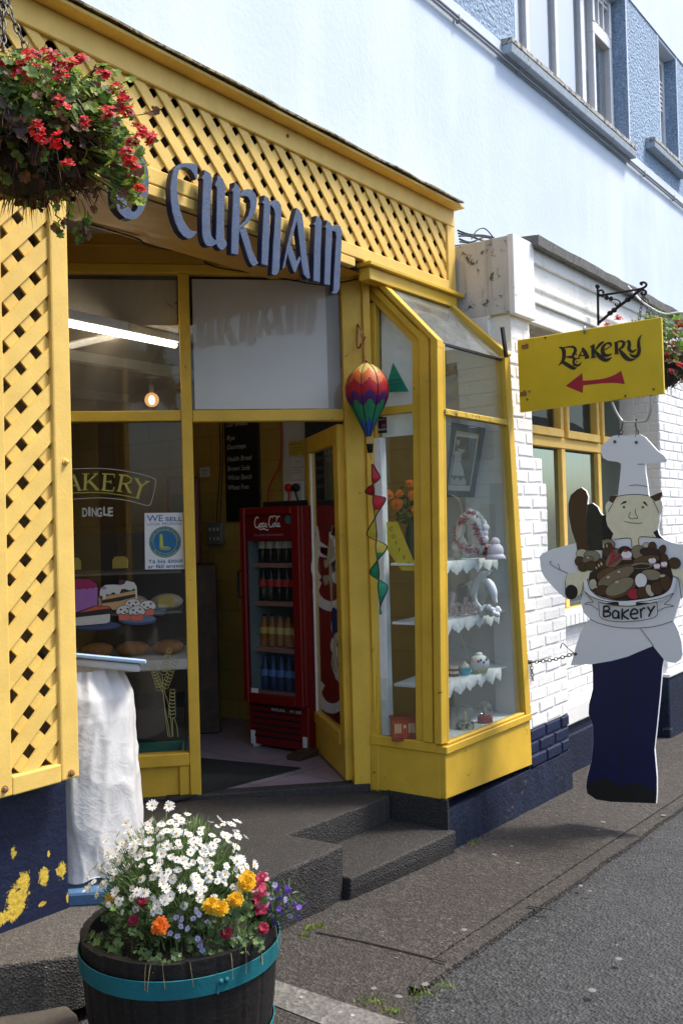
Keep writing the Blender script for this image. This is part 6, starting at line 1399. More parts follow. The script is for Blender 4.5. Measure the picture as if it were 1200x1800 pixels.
pinkm, violet, crim, palev = foliage('pink_snapdragon', (.62, .06, .14), .2), foliage('violet_lobelia', (.20, .06, .55), .2), foliage('crimson_petunia', (.32, .01, .04), .2), foliage('pale_lobelia', (.50, .47, .72), .15)
pk = thing('pink_snapdragon', atb(455, 1600, .12), 'upright pink and red snapdragon at the right edge of the barrel', 'flower'); t = MB()
for i in range(30): q = atb(455+rg.uniform(-9, 12), 1540+rg.uniform(-2, 62), .10+rg.uniform(-.02, .03)); t.k = 0 if rg.random() < .7 else 1; addpetals(t, q, nrm(vadd(rv(), FW, -1)), .013, 4, .013, .4, .6)
t.build('flower_spike', [pinkm, foliage('pale_pink', (.70, .35, .38), .1)], pk); t = MB()
for i in range(50): q = atb(455+rg.uniform(-22, 25), 1580+rg.uniform(-20, 60), .06); addblade(t, q, nrm(vadd(rv(), (0, 0, 1.2))), .05, .007)
t.build('foliage', [dg2], pk)
lo = thing('trailing_lobelia', atb(490, 1610, .0), 'trailing violet lobelia spilling over the right rim of the barrel', 'flower'); t = MB(); s_ = MB()
for i in range(34): px, py = 470+abs(rg.gauss(0, 24)), 1585+rg.gauss(0, 22); q = atb(px, py, .05+rg.uniform(-.05, .05)); t = MB(); addpetals(t, q, nrm(vadd(rv(), FW, -1)), .009, 5, .008, .2, .6); t.build('flower', violet if rg.random() < .7 else palev, lo); s_.tube([q, lerp(q, atb(452, 1630, .05), .5), atb(452, 1630, .05)], .0012, 3, cap=False); [addblade(s_, vadd(q, rv(), .03), nrm(vadd(rv(), (0, 0, .6))), .03, .004) for _ in range(4)]
s_.build('foliage', [dg2], lo)
lp = thing('pale_lobelia', atb(345, 1640, .22), 'scattered small pale blue lobelia at the front rim of the barrel', 'flower'); t = MB(); s_ = MB()
for px, py in ((345, 1600), (350, 1607), (340, 1614), (318, 1628), (330, 1632), (300, 1640), (348, 1650), (352, 1662), (365, 1620), (312, 1645), (352, 1655), (356, 1670), (310, 1612), (415, 1648), (320, 1616)): q = atb(px, py, .24); t = MB(); addpetals(t, q, nrm(vadd(rv(), FW, -1.3)), .009, 5, .008, .2, .6); t.build('flower', palev, lp); s_.tube([q, vadd(q, (.01, .01, -.05))], .0012, 3, cap=False)
for i in range(150): q = atb(rg.uniform(225, 450), rg.uniform(1585, 1685), rg.uniform(.12, .24)); addblade(s_, q, nrm(vadd(rv(), (0, 0, 1.0))), rg.uniform(.03, .07), .005)
for i in range(130): q = atb(rg.uniform(190, 465), rg.uniform(1580, 1685), rg.uniform(.05, .22)); s_.k = rg.choice((0, 1)); addleaf(s_, q, nrm(vadd(vadd(rv(), FW, -.8), (0, 0, .6))), rg.uniform(.008, .017))
s_.build('foliage', [dg2, dg1], lp)
for px, py, lb in ((398, 1640, 'deep crimson petunia at the barrel rim near the front right'), (235, 1618, 'deep crimson petunia at the barrel front left of the orange marigold'), (250, 1585, 'deep crimson petunia in shade under the daisies'), (463, 1632, 'deep crimson petunia beneath the pink snapdragon')): blossom('petunia', crim, atb(px, py, .2), .017, lb, 'petunia', 'crimson petunias in the barrel', 2, 6)
gr = MB()
for i in range(230):
    a = rg.uniform(0, 2*pi); r = RB*.88*sqrt(rg.uniform(.4, 1)); q = (bc[0]+r*cos(a), bc[1]+r*sin(a), .445); gr.k = rg.choice((0, 1, 1, 2)); addblade(gr, q, nrm(vadd((cos(a)*.5, sin(a)*.5, 1), rv(), .5)), rg.uniform(.03, .10), .0034, .6)
for i in range(150):
    a = rg.uniform(2.6, 6.6); q = (bc[0]+RB*rg.uniform(.82, .97)*cos(a), bc[1]+RB*rg.uniform(.82, .97)*sin(a), .485+rg.uniform(-.01, .035)); gr.k = rg.choice((0, 1, 1, 2)); addleaf(gr, q, nrm((cos(a)+rg.uniform(-.5, .5), sin(a)+rg.uniform(-.5, .5), .9)), rg.uniform(.006, .016))
for i in range(8): a = rg.uniform(3, 5.2); q = (bc[0]+RB*.9*cos(a), bc[1]+RB*.9*sin(a), .48); gr.k = 3; gr.tube(smoothline([q, vadd(q, (cos(a)*.03, sin(a)*.03, .02)), vadd(q, (cos(a)*.05+rg.uniform(-.02, .02), sin(a)*.05, -.04))], 3), .0012, 3)
o = gr.build('barrel_grass', [dg1, dg2, g2, foliage('straw', (.35, .28, .14))]); tag(o, 'tangle of grass and dry straw around the rim of the flower barrel', 'grass', None, 'stuff')
# moss and weeds in the paving
ms = MB()
for (px, py, n_, sp) in ((655, 1762, 60, 26), (690, 1778, 40, 18), (740, 1748, 60, 30), (780, 1735, 40, 22), (545, 1632, 60, 10), (535, 1645, 30, 12), (832, 1482, 40, 14), (560, 1628, 30, 10), (1160, 1450, 20, 40)):
    for i in range(n_): q = onG(px+rg.gauss(0, sp*.5), py+rg.gauss(0, sp*.2), .002); ms.k = rg.choice((0, 1, 2)); addblade(ms, q, nrm(vadd(rv(), (0, 0, 1.5))), rg.uniform(.006, .022), .004)
o = ms.build('moss_tufts', [g1, g3, foliage('moss', (.10, .11, .03))]); tag(o, 'moss and small weeds along the paving edges', 'moss', None, 'stuff')
# grit and litter on the pavement
lt_ = MB()
for i in range(60): q = onG(rg.uniform(520, 1190), rg.uniform(1420, 1780), .003); s_ = rg.uniform(.002, .006); lt_.k = rg.choice((0, 0, 1)); lt_.ball(q, s_, sz=.4, seg=6, rings=3)
for i in range(16): q = onG(rg.uniform(560, 1180), rg.uniform(1430, 1760), .0015); s_ = rg.uniform(.008, .016); lt_.k = 0; lt_.lathe(q, [(s_, 0), (s_*.8, .0015), (.001, .002)], 9, sx=rg.uniform(.7, 1.3))
o = lt_.build('grit', [flat('pale_grit', (.17, .16, .145), .9), flat('brown_grit', (.12, .07, .05), .9)]); tag(o, 'loose grit scattered over the pavement', 'grit', None, 'stuff')

# ================================================================== WRAPPED STAND BY THE DOOR
sc_ = onZ(182, 1528, .36)
ws = thing('wrapped_stand', (sc_[0], sc_[1]+.02, .36), 'tall bin wrapped in crumpled white plastic sheet behind the lattice post', 'wrapped bin')
def pz(py): return onplane(190, py, sc_, FW)[2]
R_ = [(1176, .105), (1186, .112), (1200, .125), (1225, .143), (1260, .152), (1330, .155), (1400, .152), (1450, .151), (1500, .151), (1527, .150)]
zs_ = [(pz(y), r) for y, r in R_][::-1]
def rz(z):
    for (z0, r0), (z1, r1) in zip(zs_, zs_[1:]):
        if z <= z1: return r0+(r1-r0)*(z-z0)/(z1-z0)
    return zs_[-1][1]
NR, NSG = 110, 130; vs = []; cx_, cy_ = sc_[0]+.0, sc_[1]+.09
def ridge(q): return .42-min(.42, abs(mnoise.noise(q))*1.6)
for i in range(NR+1):
    z = zs_[0][0]+(zs_[-1][0]-zs_[0][0])*i/NR; f_ = i/NR
    for k in range(NSG):
        a = 2*pi*k/NSG; c_, s_ = cos(a), sin(a); e = .8; ux = abs(c_)**e*(1 if c_ > 0 else -1); uy = abs(s_)**e*(1 if s_ > 0 else -1)
        p = Vector((ux*1.3, uy*1.3, z*2.4)); wq = p+.5*Vector((mnoise.noise(p+Vector((9, 2, 1))), mnoise.noise(p+Vector((1, 7, 3))), mnoise.noise(p+Vector((3, 3, 8)))))
        w = mnoise.noise(p*.8+Vector((4, 0, 0)))*.024+ridge(Vector((wq.x, wq.y, wq.z*.55))*1.25)*.022+ridge(Matrix.Rotation(.7, 3, 'X') @ wq*2.0+Vector((5, 5, 5)))*.010+ridge(wq*4.2)*.0015
        top_ = max(0, (f_-.84)/.16); w += top_*.007*sin(a*15+3*mnoise.noise(p))
        r = rz(z)*1.27+w-.014+.012*(1-f_)**3; vs.append((cx_+r*ux, cy_+r*uy, z+(.02*mnoise.noise(Vector((a*2, 0, 2))) if i == 0 else 0)))
fs = [(i*NSG+k, i*NSG+(k+1) % NSG, (i+1)*NSG+(k+1) % NSG, (i+1)*NSG+k) for i in range(NR) for k in range(NSG)]
def m_film():
    m, nt, b = newmat('crumpled_white_plastic'); co = objco(nt); n1 = noise(nt, 4, 5, .6, co, 1.2)
    va = nd(nt, 'ShaderNodeTexVoronoi', i_Scale=11., feature='DISTANCE_TO_EDGE'); vb = nd(nt, 'ShaderNodeTexVoronoi', i_Scale=30., feature='DISTANCE_TO_EDGE')
    md = nd(nt, 'ShaderNodeVectorMath', operation='MULTIPLY_ADD'); link(nt, noise(nt, 5, 3, .6, co).outputs['Color'], md.inputs[0]); md.inputs[1].default_value = (.16, .16, .16); link(nt, co, md.inputs[2])
    link(nt, md.outputs[0], va.inputs['Vector']); link(nt, md.outputs[0], vb.inputs['Vector'])
    ra = ramp(nt, va.outputs['Distance'], [(0., 1.), (.16, 0.)]); rb_ = ramp(nt, vb.outputs['Distance'], [(0., .5), (.14, 0.)])
    ad = nd(nt, 'ShaderNodeMath', operation='ADD'); link(nt, ra.outputs[0], ad.inputs[0]); link(nt, rb_.outputs[0], ad.inputs[1]); a2 = nd(nt, 'ShaderNodeMath', operation='ADD'); link(nt, ad.outputs[0], a2.inputs[0]); link(nt, n1.outputs[0], a2.inputs[1])
    b.inputs['Base Color'].default_value = (.80, .79, .77, 1); b.inputs['Roughness'].default_value = .3; b.inputs['Specular IOR Level'].default_value = .55
    bump(nt, b, a2.outputs[0], .09, .012)
    t = nd(nt, 'ShaderNodeBsdfTranslucent'); t.inputs[0].default_value = (.72, .70, .66, 1); mx = nd(nt, 'ShaderNodeMixShader'); mx.inputs[0].default_value = .25
    link(nt, b.outputs[0], mx.inputs[1]); link(nt, t.outputs[0], mx.inputs[2]); link(nt, mx.outputs[0], nt.nodes['Material Output'].inputs[0]); return m
pm = m_film()
t = MB(); t.add(vs, fs); t.build('plastic_sheet', pm, ws, True)
def pz(py): return onplane(190, py, sc_, FW)[2]
zt_ = pz(1168)
def trayframe(px, py, z): 
    q = onZ(px, py, z); return q
cR_ = onZ(257, 1160, zt_+.02)      # right front corner
du_, dv_ = nrm((.67, .74, -.125)), nrm((-.74, .67, .15))
def slab2(c, a, b, th, A0=0, B0=0): p = vadd(vadd(c, du_, A0), dv_, B0); Q = [p, vadd(p, du_, a), vadd(vadd(p, du_, a), dv_, b), vadd(p, dv_, b)]; return [vadd(x, (0, 0, -th)) for x in Q]+Q
t = MB(); c8 = slab2(cR_, .34, .34, .016); t.hexa([c8[i] for i in (0, 3, 2, 1, 4, 7, 6, 5)]); t.build('blue_lid', surf('pale_blue_lid', (.36, .52, .72), .3, .05, 4, .03, 20, dirt=(.7, .74, .8), damt=.4, dscale=8, spec=.6), ws, bevel=.004)
t = MB(); c8 = slab2(vadd(cR_, (0, 0, -.0185)), .31, .29, .03, .02, .022); t.hexa([c8[i] for i in (0, 3, 2, 1, 4, 7, 6, 5)]); t.build('folded_rim', pm, ws, bevel=.01, seg=2)
pb_ = MB(); q0 = onZ(124, 1590, .3); q1 = onZ(186, 1586, .3)
zz0 = zplat(q0[0]); dxx = nrm((q1[0]-q0[0], q1[1]-q0[1], 0)); ny = cross((0, 0, 1), dxx)
if ny[1] < 0: ny = vmul(ny, -1)
A = vadd(q0, dxx, -.1); B = vadd(q0, dxx, .135)
pb_.hexa([(A[0], A[1], .285), (B[0], B[1], .285), vadd((B[0], B[1], .285), ny, .26), vadd((A[0], A[1], .285), ny, .26), (A[0], A[1], .342), (B[0], B[1], .342), vadd((B[0], B[1], .342), ny, .26), vadd((A[0], A[1], .342), ny, .26)])
pb_ = pb_.build('blue_plinth_block', surf('chipped_sky_blue', (.06, .14, .26), .7, .12, 10, .4, 60, dirt=(.12, .06, .05), damt=.42, dscale=14), None, bevel=.012, seg=2); tag(pb_, 'chipped light blue painted block on the ground under the wrapped bin', 'block')

# ================================================================== BALLOON WIND SPINNER
SW = SHOP.off(.17)
ctr = SW.p(*SW.uv(645, 690)); d_ = dot(vsub(ctr, CAM), FW); m_px = d_/F
sp = thing('balloon_spinner', SW.p(*SW.uv(650, 800)), 'rainbow hot air balloon wind spinner hanging by the shop door', 'wind spinner')
cols = [('blue', (.03, .12, .42)), ('green', (.03, .30, .14)), ('purple', (.10, .02, .16)), ('red', (.50, .01, .02)), ('orange', (.72, .16, .03)), ('yellow', (.72, .52, .12)), ('black', (.01, .01, .01))]
cm_ = [foliage('spinner_'+n_, c, .06) for n_, c in cols]
prof = [(638, 3), (642, 12), (650, 23), (662, 33), (675, 38), (688, 39), (700, 37), (712, 32), (725, 25), (738, 18), (750, 12), (760, 7), (767, 5)]
pr = smoothline(prof, 6); t = MB(); NG = 8; SEG = NG*10; vs = []
ztop_ = ctr[2]+(690-638)*m_px
for y, r in pr:
    z = ctr[2]+(690-y)*m_px
    for k in range(SEG): a = 2*pi*k/SEG+.35; j = (k % 10)/10; bul = 1-.035*(abs(2*j-1)**2); vs.append((ctr[0]+r*m_px*bul*cos(a), ctr[1]+r*m_px*bul*sin(a), z))
for i in range(len(pr)-1):
    for k in range(SEG):
        j = abs(2*(((k % 10)+.5)/10)-1); y = (pr[i][0]+pr[i+1][0])/2
        yy = y-13*j+6
        mi = 5 if yy < 655 else 4 if yy < 674 else 3 if yy < 694 else 2 if yy < 711 else 1 if yy < 741 else 0
        if k % 10 in (0,) and False: mi = 6
        t.add([], []); l = (k+1) % SEG
        t.f.append((i*SEG+k, (i+1)*SEG+k, (i+1)*SEG+l, i*SEG+l)); t.m.append(mi)
t.v = vs; t.build('envelope', cm_, sp, True)
t = MB()
for g in range(NG):
    a = 2*pi*g/NG+.35; t.tube([(ctr[0]+(r*m_px*.967+.0008)*cos(a), ctr[1]+(r*m_px*.967+.0008)*sin(a), ctr[2]+(690-y)*m_px) for y, r in pr], .0026, 5)
t.build('piping', M['black'], sp, True)
bz = ctr[2]+(690-796)*m_px; bx_, by_ = SW.p(*SW.uv(650, 790))[:2]
t = MB(); t.lathe((bx_, by_, bz), [(.014, 0), (.018, .04), (.0185, .046), (.016, .046)], 16); t.build('basket', M['dark_metal'], sp, True)
t = MB()
for g in range(4): a = pi/2*g+.5; t.tube([(bx_+.016*cos(a), by_+.016*sin(a), bz+.045), (ctr[0]+.013*cos(a), ctr[1]+.013*sin(a), ctr[2]+(690-768)*m_px)], .0015, 4)
t.build('basket_rope', flat('rope_tan', (.4, .32, .18), .8), sp, True)
t = MB(); t.tube([(ctr[0], ctr[1], ztop_), SHOP.p(*SHOP.uv(633, 590, .10), .10)], .0015, 4); t.ball((ctr[0], ctr[1], ztop_+.01), .008); t.build('cord', flat('cord_red', (.3, .06, .05), .8), sp, True)
t = MB(); t.tube([(bx_, by_, bz), SW.p(*SW.uv(652, 808))], .0015, 4); t.build('tail_cord', M['black'], sp, True)
# twisting ribbon tail
ax = lambda y: SW.p(*SW.uv(600+(300+ (y-200)*.058)*.17778, 780+y*.17778))
keys = [(200, -.6), (320, 0), (470, pi), (540, 2*pi), (720, 2.5*pi), (880, 3*pi), (1020, 4*pi), (1260, 5*pi), (1420, 6*pi), (1640, 6.6*pi)]
wk = [(200, .004), (320, .018), (470, .020), (540, .030), (700, .014), (880, .022), (1020, .026), (1150, .014), (1260, .020), (1420, .022), (1640, .003)]
def interp(k, y):
    for (a, b), (c, d) in zip(k, k[1:]):
        if y <= c: return b+(d-b)*(y-a)/(c-a)
    return k[-1][1]
t = MB(); e1_ = []; e2_ = []; Nn = 120
for i in range(Nn+1):
    y = 200+1440*i/Nn; c = ax(y); ph = interp(keys, y); w = interp(wk, y)*2.15; d = vadd(vmul(SW.u, cos(ph)), SW.n, sin(ph)*.8); e1_.append(vadd(c, d, -w*.10)); e2_.append(vadd(c, d, w))
for i in range(Nn):
    y = 200+1440*(i+.5)/Nn; t.k = 0 if y < 660 else 1 if y < 1080 else 2; t.add([e1_[i], e2_[i], e2_[i+1], e1_[i+1]], [(0, 1, 2, 3)])
t.build('tail', [foliage('tail_red', (.50, .015, .03), .1), foliage('tail_yellow', (.62, .48, .06), .1), foliage('tail_green', (.02, .30, .15), .1)], sp, True)
t = MB(); t.tube(e1_, .0032, 5); t.tube(e2_, .0034, 5); t.build('tail_piping', M['black'], sp, True)
t = MB(); t.ball(ax(1665), .008, sz=1.8); t.build('tassel', foliage('tassel_green', (.05, .30, .18), .1), sp, True)
t = MB(); hp = [SHOP.p(*SHOP.uv(px, py, n_), n_) for px, py, n_ in ((628, 570, .036), (627, 600, .036), (630, 612, .05), (640, 596, .10), (642, 590, .10))]; t.tube(smoothline(hp, 4), .006, 6); t.tube([SHOP.p(*SHOP.uv(628, 570, .036), .04), SHOP.p(*SHOP.uv(636, 582, .08), .08), SHOP.p(*SHOP.uv(634, 592, .1), .1)], .004, 6)
t = t.build('wall_hook', M['rust'], None, True); tag(t, 'rusty hook on the door post holding the balloon spinner', 'hook')
# ================================================================== THINGS IN THE BAY
def sphereset(name, pts, r, mat, par, jit=0): 
    t = MB()
    for p in pts: t.ball(p, r*rg.uniform(.8, 1.15), seg=9, rings=6, jit=jit)
    return t.build(name, mat, par, True)
FP2 = FX(4.98)
pf = thing('framed_picture', FP2.p(*FP2.uv(807, 874)), 'framed picture of a dancer in white hung askew in the bay window', 'picture')
Zp = lambda l, n=0.: FP2.pts([(770+x*.14441, 730+y*.14441) for x, y in l], n)
t = MB(); fo, fi = Zp([(97, 993), (415, 1000), (555, 155), (160, 85)]), Zp([(98, 915), (388, 925), (500, 232), (208, 182)])
for k in range(4): l = (k+1) % 4; t.prism(FP2, [fo[k], fo[l], fi[l], fi[k]], -.02, .004)
t.build('frame', surf('dark_green_frame', (.035, .05, .048), .4, .2, 20, .1), pf)
t = MB(); t.prism(FP2, fi, -.018, -.010); t.build('mount', paper, pf)
t = MB(); t.plate(FP2, Zp([(120, 850), (370, 858), (462, 285), (215, 255)]), -.0085); t.build('print', surf('dark_print', (.10, .10, .07), .6, .5, 18, 0, 1), pf)
t = MB()
for k, l in enumerate(([(185, 560), (260, 565), (300, 680), (305, 740), (150, 730)], [(190, 440), (250, 430), (275, 480), (265, 560), (190, 555)], [(215, 400), (320, 420), (270, 480), (255, 450)], [(215, 300), (250, 300), (252, 350), (220, 370)], [(150, 740), (185, 790), (225, 750), (260, 800), (300, 750), (330, 800), (325, 850), (130, 845)])): t.plate(FP2, Zp(l), -.0078+k*.0001)
t.build('dancer', flat('print_pale', (.45, .52, .54), .7), pf)
# the wreath of white balls
zt = shz[0]
WX = FX(4.72)
wr = thing('pompom_wreath', WX.p(WX.uv(832, 985)[0], zt), 'white pompom wreath with red tufts on the upper display shelf', 'wreath')
Wc = WX.uv(829, 938); wu = abs(WX.uv(855, 938)[0]-Wc[0])*.82; wv = abs(WX.uv(829, 897)[1]-Wc[1])*.80
zmin = zt+.03
balls = []
for k in range(22):
    a = 2*pi*k/22
    for rr_, nn in ((1.05, .0), (.80, .03)):
        balls.append(WX.p(Wc[0]+wu*rr_*cos(a), max(Wc[1]+wv*rr_*sin(a), zmin+rg.uniform(0, .03)), nn+rg.uniform(-.012, .012)))
for k in range(14): balls.append(WX.p(Wc[0]+rg.uniform(-.09, .10), zmin+rg.uniform(-.008, .05), rg.uniform(-.04, .05)))
wool = surf('white_wool', (.75, .74, .72), .95, .05, 40, .6, 120)
sphereset('pompoms', balls, .027, wool, wr, .002)
t = MB(); rr = rg
for q in [balls[i] for i in (1, 3, 5, 8, 10, 13, 15, 17, 20, 22, 24, 27, 29, 31, 35, 38, 40, 42, 45, 48, 50, 54)]:
    for k in range(22): addblade(t, vadd(q, WX.n, .016), nrm(vadd(rv(), WX.n, .8)), .038, .006, .2)
o = t.build('red_tufts', foliage('red_tinsel', (.50, .02, .06), .2), wr); o['kind'] = 'stuff'
t = MB(); hat = WX.p(WX.uv(870, 968)[0], zt)
t.ball(vadd(hat, (0, 0, .045)), .045, sz=1., seg=12, rings=8); t.lathe(hat, [(.06, 0), (.05, .02), (.02, .05)], 14); t.ball(vadd(hat, (0, 0, .095)), .026)
t = t.build('white_ornament', surf('pale_ornament', (.60, .58, .60), .7, .08, 30, .3, 60), None, True); tag(t, 'small pale grey figure beside the pompom wreath on the upper shelf', 'ornament')
# dolphins
zt = shz[1]; DX = FX(4.74)
Zd = lambda l: DX.pts([(770+x*.2, 960+y*.2) for x, y in l])
do = thing('dolphin_ornament', DX.p(DX.uv(848, 1072)[0], zt), 'white china ornament of two leaping dolphins on the middle display shelf', 'ornament')
chin = flat('white_china', (.66, .70, .72), .2)
def body(pl, r, nm='dolphin'):
    t = MB(); pts = [DX.p(u, v, 0) for u, v in smoothline(Zd(pl), 5)]; R = [q[0] for q in smoothline([(x,) for x in r], 5)]; t.tube(pts, [x*.95 for x in R], 12); return t
t = body([(450, 235), (400, 250), (350, 300), (310, 390), (320, 480), (370, 540), (400, 560)], [.006, .022, .026, .022, .016, .012, .010]); t.build('dolphin', chin, do, True)
t = body([(300, 290), (370, 300), (440, 330), (480, 400), (495, 460), (510, 500)], [.008, .02, .028, .024, .014, .008]); 
q = DX.p(*Zd([(430, 285)])[0]); t.hexa([vadd(q, (0, a, b)) for a, b in ((-.004, -.02), (.004, -.02), (.004, .02), (-.004, .02), (-.003, .03), (.003, .03), (.003, .04), (-.003, .04))]); t.build('dolphin', chin, do, True)
t = MB(); 
for k in range(36): u, v = Zd([(330+rg.uniform(-20, 190), 560)])[0]; t.ball(DX.p(u, zt+rg.uniform(.005, .045), rg.uniform(-.03, .03)), .016, seg=7, rings=5)
t.build('wave_base', chin, do, True)
t = MB(); a_, b_, c_ = [DX.p(*q_) for q_ in Zd([(400, 245), (470, 212), (310, 470)])]; t.tube([a_, lerp(a_, b_, .5), b_], [.014, .008, .004], 8); e_ = DX.p(*Zd([(258, 335)])[0]); f_ = DX.p(*Zd([(205, 350)])[0]); g_ = DX.p(*Zd([(320, 330)])[0]); t.tube([g_, e_, f_], [.016, .012, .004], 8); t.tube([DX.p(*Zd([(320, 420)])[0]), e_], [.018, .014], 8)
t.build('dolphin_head', chin, do, True)
BX_ = FX(4.66)
Zk = lambda l: BX_.pts([(770+x*.2, 960+y*.2) for x, y in l])
t = MB(); kk = 0
wordm = surf('speckled_pink', (.62, .45, .46), .8, .1, 60, .2, 60, dirt=(.75, .7, .7), damt=.5, dscale=90)
for l in ([(100, 430), (130, 430), (115, 520), (110, 600)], [(112, 560), (140, 520), (150, 570), (120, 600)], [(195, 530), (165, 520), (158, 585), (190, 590), (198, 530), (200, 600)], [(245, 455), (225, 530), (222, 605)], [(275, 510), (235, 545), (275, 600)], [(285, 565), (325, 545), (315, 510), (285, 530), (285, 590), (335, 590)]):
    pts = [BX_.p(u, v, 0) for u, v in smoothline(Zk(l), 5)]; t.tube(pts, .012, 7)
dz = zt+.012-min(q[2] for q in t.v)-.012; t.v = [vadd(q, (0, 0, dz)) for q in t.v]
t = t.build('cake_word_ornament', wordm, None, True); tag(t, 'speckled pink ornament of joined script letters on the middle shelf', 'ornament')
# cakes on the lower shelf
zt = shz[2]
def stand(px, py, X, z): f_ = FX(X); return f_.p(f_.uv(px, py)[0], z)
def swirl(mb, c, r, h, turns=3): mb.tube([(c[0]+r*(1-k/40)*cos(turns*2*pi*k/40), c[1]+r*(1-k/40)*sin(turns*2*pi*k/40), c[2]+h*k/40) for k in range(41)], [r*.55*(1-k/48) for k in range(41)], 8)
def cake(pos, s, cup, ice, lb, nm, spr=False):
    o = thing('toy_cupcake', pos, lb, 'cupcake ornament', None); t = MB(); n = 28
    vs = [(pos[0]+s*(.8+.2*f_)*(1+(.04 if k % 2 else -.02))*cos(2*pi*k/n), pos[1]+s*(.8+.2*f_)*(1+(.04 if k % 2 else -.02))*sin(2*pi*k/n), pos[2]+s*1.05*f_) for f_ in (0, 1) for k in range(n)]
    t.add(vs, [(k, (k+1) % n, n+(k+1) % n, n+k) for k in range(n)]+[tuple(range(n, 2*n))]); t.build('case', cup, o)
    t = MB(); c_ = vadd(pos, (0, 0, s*1.02))
    if spr: t.ball(c_, s*1.12, sz=.95, seg=16, rings=9); t.ball(vadd(c_, (0, 0, s*.8)), s*.5)
    else: swirl(t, c_, s*.62, s*1.1)
    t.build('icing', ice, o, True)
    if spr:
        t = MB(); t.k = 0
        for k in range(12): q = nrm((rg.uniform(-1, .3), rg.uniform(-1, .8), rg.uniform(.1, 1))); t.k = k % 3; t.ball(vadd(c_, q, s*1.08), s*.16, seg=7, rings=5)
        t.build('sweets', [M['red'], flat('sweet_blue', (.05, .1, .4), .4), flat('sweet_green', (.05, .3, .08), .4)], o, True)
cake(stand(816, 1168, 4.66, zt+.001), .036, flat('cup_blue', (.04, .32, .46), .5), flat('icing_cream', (.70, .66, .55), .6), 'small cupcake ornament in a blue case on the lower display shelf', 0)
cake(stand(842, 1160, 4.76, zt+.001), .050, flat('cup_lemon', (.52, .48, .20), .5), flat('icing_white', (.74, .74, .72), .6), 'larger cupcake ornament in a lemon case topped with sweets', 0, True)
t = MB(); p = stand(796, 1172, 4.6, zt); 
for k, m_ in enumerate((0, 1, 0, 1)): t.k = m_; t.lathe(vadd(p, (0, 0, .001+k*.014)), [(.03, 0), (.03, .0135)], 16)
t = t.build('layer_cake_ornament', [flat('cake_brown', (.10, .04, .02), .7), flat('cake_cream', (.62, .5, .4), .7)]); tag(t, 'little brown layered cake ornament half hidden by the corner post', 'ornament')
# snow globes on the floor of the bay
zt = .53
def globe(pos, s, base, lb, pat=None, fig=None):
    o = thing('snow_globe', pos, lb, 'snow globe', 'snow globes on the bay floor'); t = MB(); t.lathe(pos, [(s*.95, 0), (s*1., s*.1), (s*.95, s*.75), (s*.85, s*.82)], 20); t.build('base', base, o, True, auto=40)
    c_ = vadd(pos, (0, 0, s*1.68)); t = MB(); t.ball(c_, s*.98, seg=20, rings=12); t.build('globe', glassmat('globe_glass_'+lb[:5], tint=(.9, .92, .9), dust=.06, gain=1.4), o, True)
    t = MB(); q = vadd(pos, (0, 0, s*.85)); t.lathe(q, [(s*.35, 0), (s*.28, s*.3), (s*.12, s*.7), (s*.16, s*.85), (s*.02, s*1.1)], 10); t.tube([vadd(q, (0, -s*.3, s*.2)), vadd(q, (0, -s*.1, s*.8)), vadd(q, (0, s*.3, s*.4))], s*.08, 6); t.build('figure', fig or cream, o, True)
globe(stand(817, 1274, 4.60, zt), .050, surf('holly_pattern_base', (.50, .46, .38), .5, .1, 9, 0, 1, dirt=(.02, .05, .02), damt=.52, dscale=40), 'snow globe on a cream base with dark leaves, the larger of two')
globe(stand(852, 1266, 4.80, zt), .044, flat('globe_red', (.30, .015, .03), .4), 'snow globe on a plain red base, the smaller of two')
# red toy house
hs = thing('toy_house', onZ(712, 1300, .53), 'small red brick toy house with white windows on the bay floor', 'toy house')
hp = onZ(690, 1302, .53); q_ = onZ(733, 1300, .53); hu = nrm(vsub(q_, hp)); HF = Fr(hp, (hu[0], hu[1], 0)); w_ = sqrt(dot(vsub(q_, hp), vsub(q_, hp))); h_ = .105
t = MB(); t.box(HF, 0, w_, .0, h_, -.07, 0); t.build('walls', surf('toy_brick', (.36, .075, .025), .5, .2, 30, .1), hs)
t = MB(); t.box(HF, -.006, w_+.006, h_+.0005, h_+.014, -.075, .006); t.box(HF, -.006, w_+.006, -.0, .012, .0005, .02); t.build('roof', surf('toy_roof', (.22, .05, .02), .5, .2, 30, .1), hs)
t = MB(); 
for k, (a_, b_) in enumerate(((.08, .36), (.64, .92))):
    for j in range(3): t.box(HF, w_*(a_+(b_-a_)*j/3)+.002, w_*(a_+(b_-a_)*(j+1)/3)-.001, h_*.35, h_*.82, .0005, .003)
t.box(HF, w_*.44, w_*.56, h_*.12, h_*.75, .0005, .004); t.build('window', flat('toy_window', (.60, .42, .22), .4), hs)
t = MB(); t.box(HF, w_*.455, w_*.545, h_*.14, h_*.6, .0045, .006); t.build('door', M['red'], hs)
